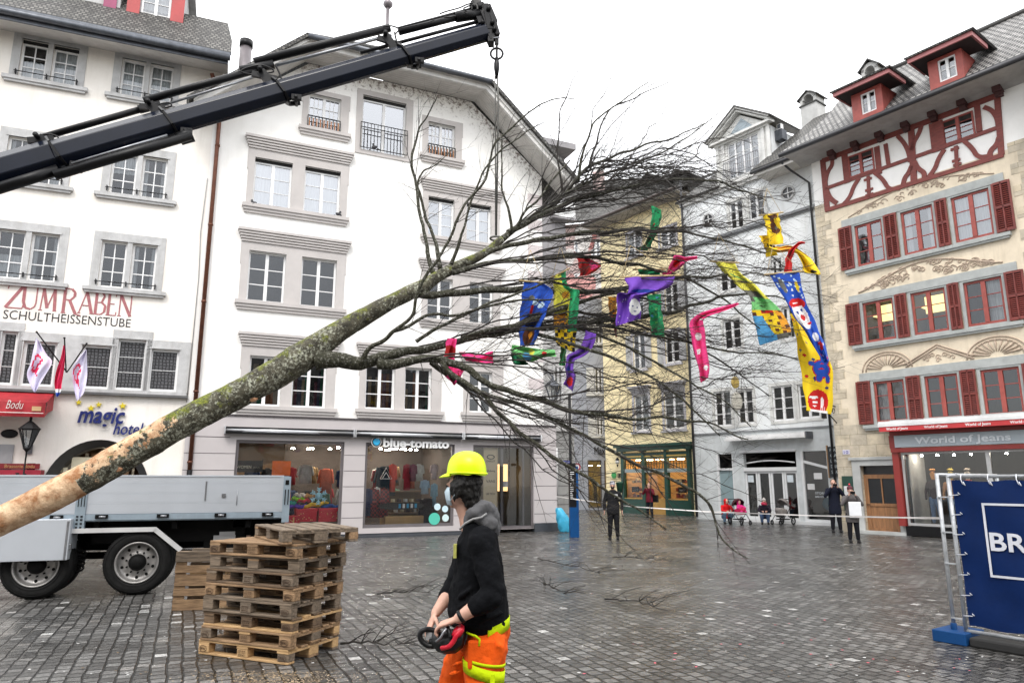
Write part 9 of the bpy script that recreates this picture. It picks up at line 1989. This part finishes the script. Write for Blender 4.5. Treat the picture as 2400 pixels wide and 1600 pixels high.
# ================================================================ inside the shops
def shops():
 S = FB.S; a, b = shopB[0][0], shopB[1][1]; warm = mat('shop_wood', (0.2, 0.12, 0.06), .6); dk = mat('shop_dark', (0.03, 0.028, 0.028), .7)
 m = MB(); room_box(m, (a, b, .3, 3.0), 3.6, .3, grow=.08); m.build('shop_room', mat('shop_wall', (0.085, 0.065, 0.055), .8), TB)
 a3, b3 = shopB[2][:2]; m = MB(); room_box(m, (a3, b3, .14, 3.0), 2.5, .3, grow=.05); m.build('entrance_room', mat('entry_grey', (0.22, 0.22, 0.2), .7), TB)
 m = MB(); rr = random.Random(6)
 for k in range(26): x = a+.3+rr.random()*(b-a-.6); y = 1.3+rr.random()*2; m.lathe([(.06, 0), (.045, .04)], (x, y, 2.9), 8)
 m.build('ceiling_spot', emis('spot_light', (1, .9, .75), 120), TB)
 m = MB(); m.box((a-.05, .36, 2.3), (a+1.5, .4, 2.95)); m.box((a, 2.6, .4), (a+1.4, 2.7, 3.0)); m.build('wood_panel', warm, TB)
 def fp(k, x, y): return FB.W(x, y, 0)
 def thing_(name, x, y, z, label, cat, group=None): return empty(name, FB.W(x, y, z), FB.th, label, cat, group)
 m = MB(); sx = S(549, 1107)[0]; m.box((sx, .3, 2.05), (sx+.82, .33, 2.4)); m.box((sx+.82, .3, 2.05), (sx+.84, .34, 2.45)); w_ = m.build('department_sign', dk, TB); m = MB(); put_text(m, 'WOMEN', sx+.08, sx+.5, 2.16, .29, h=.1, depth=.004); m.tube([(sx+.56+.03*k, .29, 2.17+.04*(k % 2)) for k in range(7)], .006, 5); m.build('sign_lettering', mat('letter_cream', (0.8, 0.75, 0.6)), w_)
 x = S(640, 1107)[0]; m = MB(); m.box((x, .35, 1.95), (x+.56, .37, 2.4)); m.build('orange_board', mat('board_orange', (0.85, 0.16, 0.02), .5), TB)
 # gift boxes and heaps
 x1 = S(742, 1200)[0]
 for k, (u, v0, v1, w2, lab) in enumerate(((718, 1222, 1192, .62, 'red gift box with dotted lid in the left shop window, nearer the truck'), (768, 1222, 1190, .58, 'red gift box in the left shop window beside the pillar'), (688, 1226, 1208, .4, 'small red box with white ribbon lowest in the left shop window'))):
  cx = S(u, 1210, .4)[0]; z0, z1 = S(u, v0, .3)[1], S(u, v1, .3)[1]; E = thing_('gift_box', cx, .35, z0, lab, 'gift box', 'red boxes in the shop window'); h = z1-z0; m = MB(); m.box((-w2/2, 0, 0), (w2/2, .5, h*.8)); m.box((-w2/2-.02, -.02, h*.8), (w2/2+.02, .52, h)); m.build('box', mat('gift_red', (0.6, 0.01, 0.03), .4), E); m = MB()
  for q in range(9): m.ball((rr.uniform(-w2/2, w2/2), -.01, rr.uniform(.05, h*.7)), .016, 6)
  m.box((-.02, -.012, 0), (.02, -.002, h*.8)) if k == 2 else None; m.build('box_dots', mat('dot_pale', (0.8, 0.5, 0.2)), E)
 cols = [(0.1, 0.05, 0.4), (0.75, 0.5, 0.05), (0.02, 0.1, 0.4), (0.6, 0.02, 0.05), (0.25, 0.55, 0.02), (0.6, 0.55, 0.5), (0.02, 0.3, 0.25), (0.5, 0.25, 0.08)]
 nm_ = ['purple', 'yellow', 'blue', 'red', 'lime', 'cream', 'teal', 'tan']
 for k, (u, v) in enumerate(((692, 1186), (738, 1182), (785, 1186), (712, 1172), (700, 1168), (706, 1160), (680, 1178), (724, 1162))):
  x, z = S(u, v, .5); m = MB(); L_ = .42 if k in (0, 1, 2) else .2
  Q = [(L_*(-1+2*i/8), .05*math.sin(i*2+k), .03*math.cos(i*1.7+k)) for i in range(9)]; m.tube(Q, [.05, .08, .075, .085, .07, .08, .07, .06, .03], 9, flat=.8); o = m.build('folded_garment', clothm('garment_%d' % k, cols[k]), loc=FB.W(x, .5, z)); o.rotation_euler = (0, R(-8) if k == 1 else 0, FB.th); tag(o, nm_[k]+' garment on the heap in the left shop window', 'garment', 'clothes heaped in the left shop window')
 x, z = S(747, 1162, .3); m = MB()
 for q in range(6):
  a_ = q*math.pi/3+.5; e = Vector((math.cos(a_)*.26, 0, math.sin(a_)*.26)); m.beam((0, .002*q, 0), e, .035, .02, up=(0, 1, 0))
  for w2 in (.55, .8):
   for s2 in (-1, 1): m.beam(e*w2, e*w2+Vector((math.cos(a_+s2*.8)*.09, 0, math.sin(a_+s2*.8)*.09)), .028, .02, up=(0, 1, 0))
 m.lathe([(.12, -.01), (.12, .01)], n=6, M=Matrix.Rotation(R(90), 4, 'X')); o = m.build('snowflake_cutout', mat('flake_blue', (0.3, 0.6, 0.75), .4), loc=FB.W(x, .3, z)); o.rotation_euler = (0, 0, FB.th); tag(o, 'pale blue snowflake cut-out in the left shop window', 'snowflake')
 # hanging clothes: every garment its own thing
 def garment(x, y, zt, h, w2, c, lab, plaid=False):
  m = MB(); rings_loft(m, [(0, 0, -h, w2*.55, .07), (0, 0, -h*.5, w2*.5, .08), (0, 0, -.12, w2*.5, .07), (0, 0, -.03, w2*.25, .04)], 12)
  for q in (-1, 1): chain(m, [(q*w2*.45, 0, -.1), (q*w2*.62, .0, -h*.55)], [.05, .04], 8)
  o = m.build('hanging_garment', plaid_mat() if plaid else clothm('wear_%02x%02x%02x' % tuple(int(v*255) for v in c), c), loc=FB.W(x, y, zt)); o.rotation_euler = (0, 0, FB.th+rr.uniform(-.4, .4)); tag(o, lab, 'garment', 'clothes on show in the middle shop window')
 def plaid_mat():
  if 'plaid' in MC: return MC['plaid']
  m_, n, o, b_ = nodes_of('plaid_red'); t = n.nodes.new('ShaderNodeTexCoord'); c = n.nodes.new('ShaderNodeTexChecker'); c.inputs['Scale'].default_value = 14; c.inputs[1].default_value = (0.22, 0.015, 0.02, 1); c.inputs[2].default_value = (0.02, 0.005, 0.012, 1); n.links.new(t.outputs['Object'], c.inputs[0]); n.links.new(c.outputs[0], b_.inputs[0]); MC['plaid'] = m_; return m_
 for (u, v, h, w2, c, lab, pl) in ((873, 1142, .95, .34, (0, 0, 0), 'red and black plaid shirt at the left edge of the middle shop window', 1), (893, 1140, 1.0, .38, (0, 0, 0), 'red and black plaid shirt right of its twin in the middle shop window', 1), (884, 1138, .85, .1, (0.6, 0.6, 0.58), 'narrow white shirt between the two plaid shirts', 0),
  (921, 1085, .95, .16, (0.6, 0.07, 0.05), 'salmon red trousers hanging in the middle shop window', 0), (955, 1085, .9, .2, (0.35, 0.02, 0.04), 'wine red jacket hanging in the middle shop window', 0), (905, 1090, 1.0, .5, (0.02, 0.035, 0.05), 'dark sweater with white triangle print in the middle shop window', 0),
  (982, 1085, .6, .22, (0.45, 0.45, 0.42), 'pale grey patterned shirt in the middle shop window', 0), (996, 1122, .5, .2, (0.3, 0.4, 0.5), 'light denim piece hanging in the middle shop window', 0), (1018, 1085, .55, .2, (0.5, 0.4, 0.4), 'cream striped top near the right edge of the middle shop window', 0), (1018, 1130, .8, .12, (0.2, 0.35, 0.45), 'light blue jeans at the right of the middle shop window', 0),
  (1003, 1165, 1.2, .4, (0.02, 0.015, 0.02), 'black snow outfit standing at the right of the middle shop window', 0), (969, 1085, .6, .16, (0.12, 0.02, 0.05), 'plum top between wine jacket and grey shirt', 0), (862, 1142, .9, .2, (0.03, 0.04, 0.1), 'navy shirt at the far left edge of the middle shop window', 0)):
  y = .45+rr.random()*.5; x, z = S(u, v, y); garment(x, y, z, h*1.02, w2*1.25, c, lab, pl)
 for k in range(30):
  y = 1.4+1.5*(k % 3)/2; h = rr.uniform(.6, .95); garment(a+.5+(b-a-1)*k/30, y, 1.5+.75*(k % 2)+rr.uniform(-.1, .1), h, rr.uniform(.25, .42), [(.3, .02, .03), (.03, .05, .12), (.4, .4, .38), (.02, .02, .02), (.3, .2, .1), (.05, .15, .1), (.5, .1, .05)][k % 7], 'small garment hung on the dim rear rails of the sports shop')
 x, z = S(905, 1110, .38); m = MB(); P = [(x-.2, .38, z-.16), (x+.2, .38, z-.16), (x, .38, z+.2), (x-.2, .38, z-.16)]; m.tube(P, .013, 5); m.tube([(x-.12, .38, z-.14), (x, .38, z+.05), (x+.12, .38, z-.14)], .013, 5); m.build('triangle_print', mat('letter_white', (0.85,)*3), TB)
 sx0, sx1 = S(917, 1200, .8)[0], S(992, 1200, .8)[0]; E = thing_('display_shelf', sx0, .8, .3, 'brown display shelf with shoes and boards in the middle shop window', 'shelf'); m = MB()
 for z in (.0, .38, .72, 1.1): m.box((0, 0, z), (sx1-sx0, .5, z+.05))
 m.box((0, .45, 0), (sx1-sx0, .5, 1.1)); m.build('shelf_board', warm, E); m = MB()
 for q in range(12): m.box((.05+.11*q, .05, .05+(.38 if q % 2 else .72)), (.13+.11*q, .3, .15+(.38 if q % 2 else .72)), q % 3)
 m.build('shelf_goods', [mat('good_cream', (0.7, 0.6, 0.4)), mat('good_white', (0.6,)*3), mat('good_dark', (0.06, 0.04, 0.05))], E)
 E = thing_('snowboard', S(940, 1215, .5)[0], .5, .95, 'dark snowboard with white lettering leaning low in the middle shop window', 'snowboard'); m = MB(); m.poly([(.55*math.cos(a_)+(.25 if math.cos(a_) > 0 else -.25), .12*math.sin(a_)) for a_ in [-k*math.pi/9 for k in range(18)]], .03); m.build('deck', dk, E); m = MB()
 for q in range(5): m.lathe([(.05, 0), (.05, .01)], (-.1+.16*q, 0, 0), 10, M=Matrix.Translation((0, -.012, 0)) @ Matrix.Rotation(R(90), 4, 'X'), mi=q % 2) if 0 else m.box((-.1+.14*q, -.008, -.07), (-.02+.14*q, -.004, .07), q % 2)
 m.build('deck_graphic', [mat('print_blue', (0.03, 0.3, 0.55)), mat('print_white', (0.7,)*3)], E)
 m = MB(); m.box((S(900, 1240, .5)[0], .4, .3), (S(990, 1240, .5)[0], 1.1, .62)); o = m.build('plinth_box', mat('box_ochre', (0.42, 0.26, 0.1), .6), TB)
 # round stickers on the pane
 for k, (u, v, r_, c) in enumerate(((1018, 1215, .2, (0.08, 0.5, 0.38)), (1025, 1187, .115, (0.55, 0.72, 0.78)), (1043, 1192, .11, (0.55, 0.72, 0.78)), (1044, 1213, .12, (0.6, 0.76, 0.76)))):
  x, z = S(u, v, -.0); m = MB(); m.lathe([(r_, 0), (r_, .003)], n=24, M=Matrix.Translation((x, -.0-.002*k, z)) @ Matrix.Rotation(R(90), 4, 'X'), smooth=False); q = m.build('window_sticker', mat('sticker_%d' % k, c, .5, var=.02), TB)
 # brand panel and door
 x0, x1 = S(1133, 1150, .2)[0], S(1166, 1150, .2)[0]; m = MB(); m.box((x0, .2, .14), (x1, .24, 2.95)); q = m.build('brand_panel', mat('panel_beige', (0.55, 0.44, 0.28), .5, var=.04), TB); m = MB(); xm = (x0+x1)/2
 m.tube([(xm+.14*math.cos(a_), .19, 2.62+.07*math.sin(a_)) for a_ in [k*math.pi/8 for k in range(17)]], .016, 6)
 for z, t in ((2.44, 'OAKLEY'), (2.1, 'Billabong'), (1.72, 'VANS'), (1.3, 'LIB TECH'), (.9, 'LE COMPTOIR'), (.5, 'DC SHOES')): put_text(m, t, x0+.1, x1-.1, z, .19, h=.07 if t != 'VANS' else .1, depth=.004)
 m.build('panel_lettering', M_black, q); xf = S(1172, 1150, .2)[0]; m = MB(); m.box((xf, .15, .14), (xf+.1, .25, 2.95)); m.box((b3-.35, .18, .14), (b3-.28, .25, 2.95)); m.box((xf+.1, .2, .14), (b3-.35, .24, .24)); m.build('door_frame', mat('shop_frame', (0.16,)*3), TB)
 m = MB(); x, z = S(1182, 1134, .17); m.box((x-.13, .165, z-.1), (x+.13, .17, z+.1)); m.build('notice_sheet', mat('paper', (0.7,)*3), TB); m = MB(); m.box((xf+.5, 1.6, 1.4), (b3-.3, 1.7, 2.4)); m.build('lit_display', emis('display_warm', (1, .6, .25), 1.6), TB)
 # jeans shop: dressed figures in the window
 for k, (dx, c1, c2, c3, lab) in enumerate(((1.1, (0.05, 0.03, 0.03), (0.12, 0.2, 0.34), (0.8, 0.35, 0.1), 'dark jacket and blue jeans, left dummy'), (1.65, (0.5, 0.25, 0.1), (0.2, 0.3, 0.42), (0.7, 0.5, 0.1), 'tan top and pale jeans, middle dummy'), (2.15, (0.5, 0.06, 0.03), (0.03, 0.03, 0.05), (0.6, 0.5, 0.4), 'orange-red top and black jeans, right dummy'))):
  E = empty('shop_dummy', FJ.W(dx-.2, .45, .4), FJ.th, lab+' in the jeans shop window', 'shop dummy', 'dressed dummies in the jeans shop'); b_ = MB(); rings_loft(b_, [(0, 0, .8, .17, .1), (0, 0, 1.05, .15, .1), (0, 0, 1.3, .19, .11), (0, 0, 1.42, .08, .07)], 14); [chain(b_, [(q*.19, 0, 1.3), (q*.26, -.02, 1.02), (q*.24, -.1, .8)], [.06, .05, .04], 8) for q in (-1, 1)]; flesh(b_, 'top', clothm('dummytop%d' % k, c1), E, .015, 1)
  b_ = MB(); [chain(b_, [(q*.09, 0, .82), (q*.1, 0, .42), (q*.12, .02, .06)], [.1, .075, .055], 10) for q in (-1, 1)]; flesh(b_, 'jeans', clothm('dummyjean%d' % k, c2), E, .015, 1); b_ = MB(); chain(b_, [(0, 0, 1.42), (0, 0, 1.62)], [.05, .085], 10); b_.ball((0, -.0, 1.74), (.1, .1, .05), 10); b_.build('head_form', clothm('dummyhead%d' % k, c3), E)
 m = MB(); [m.lathe([(.04, 0), (.03, .04)], (.6+.5*k, .5, 2.6), 8) for k in range(6)]; m.build('ceiling_spot', emis('spot_light', (1, .9, .75), 45), TJ)
shops()
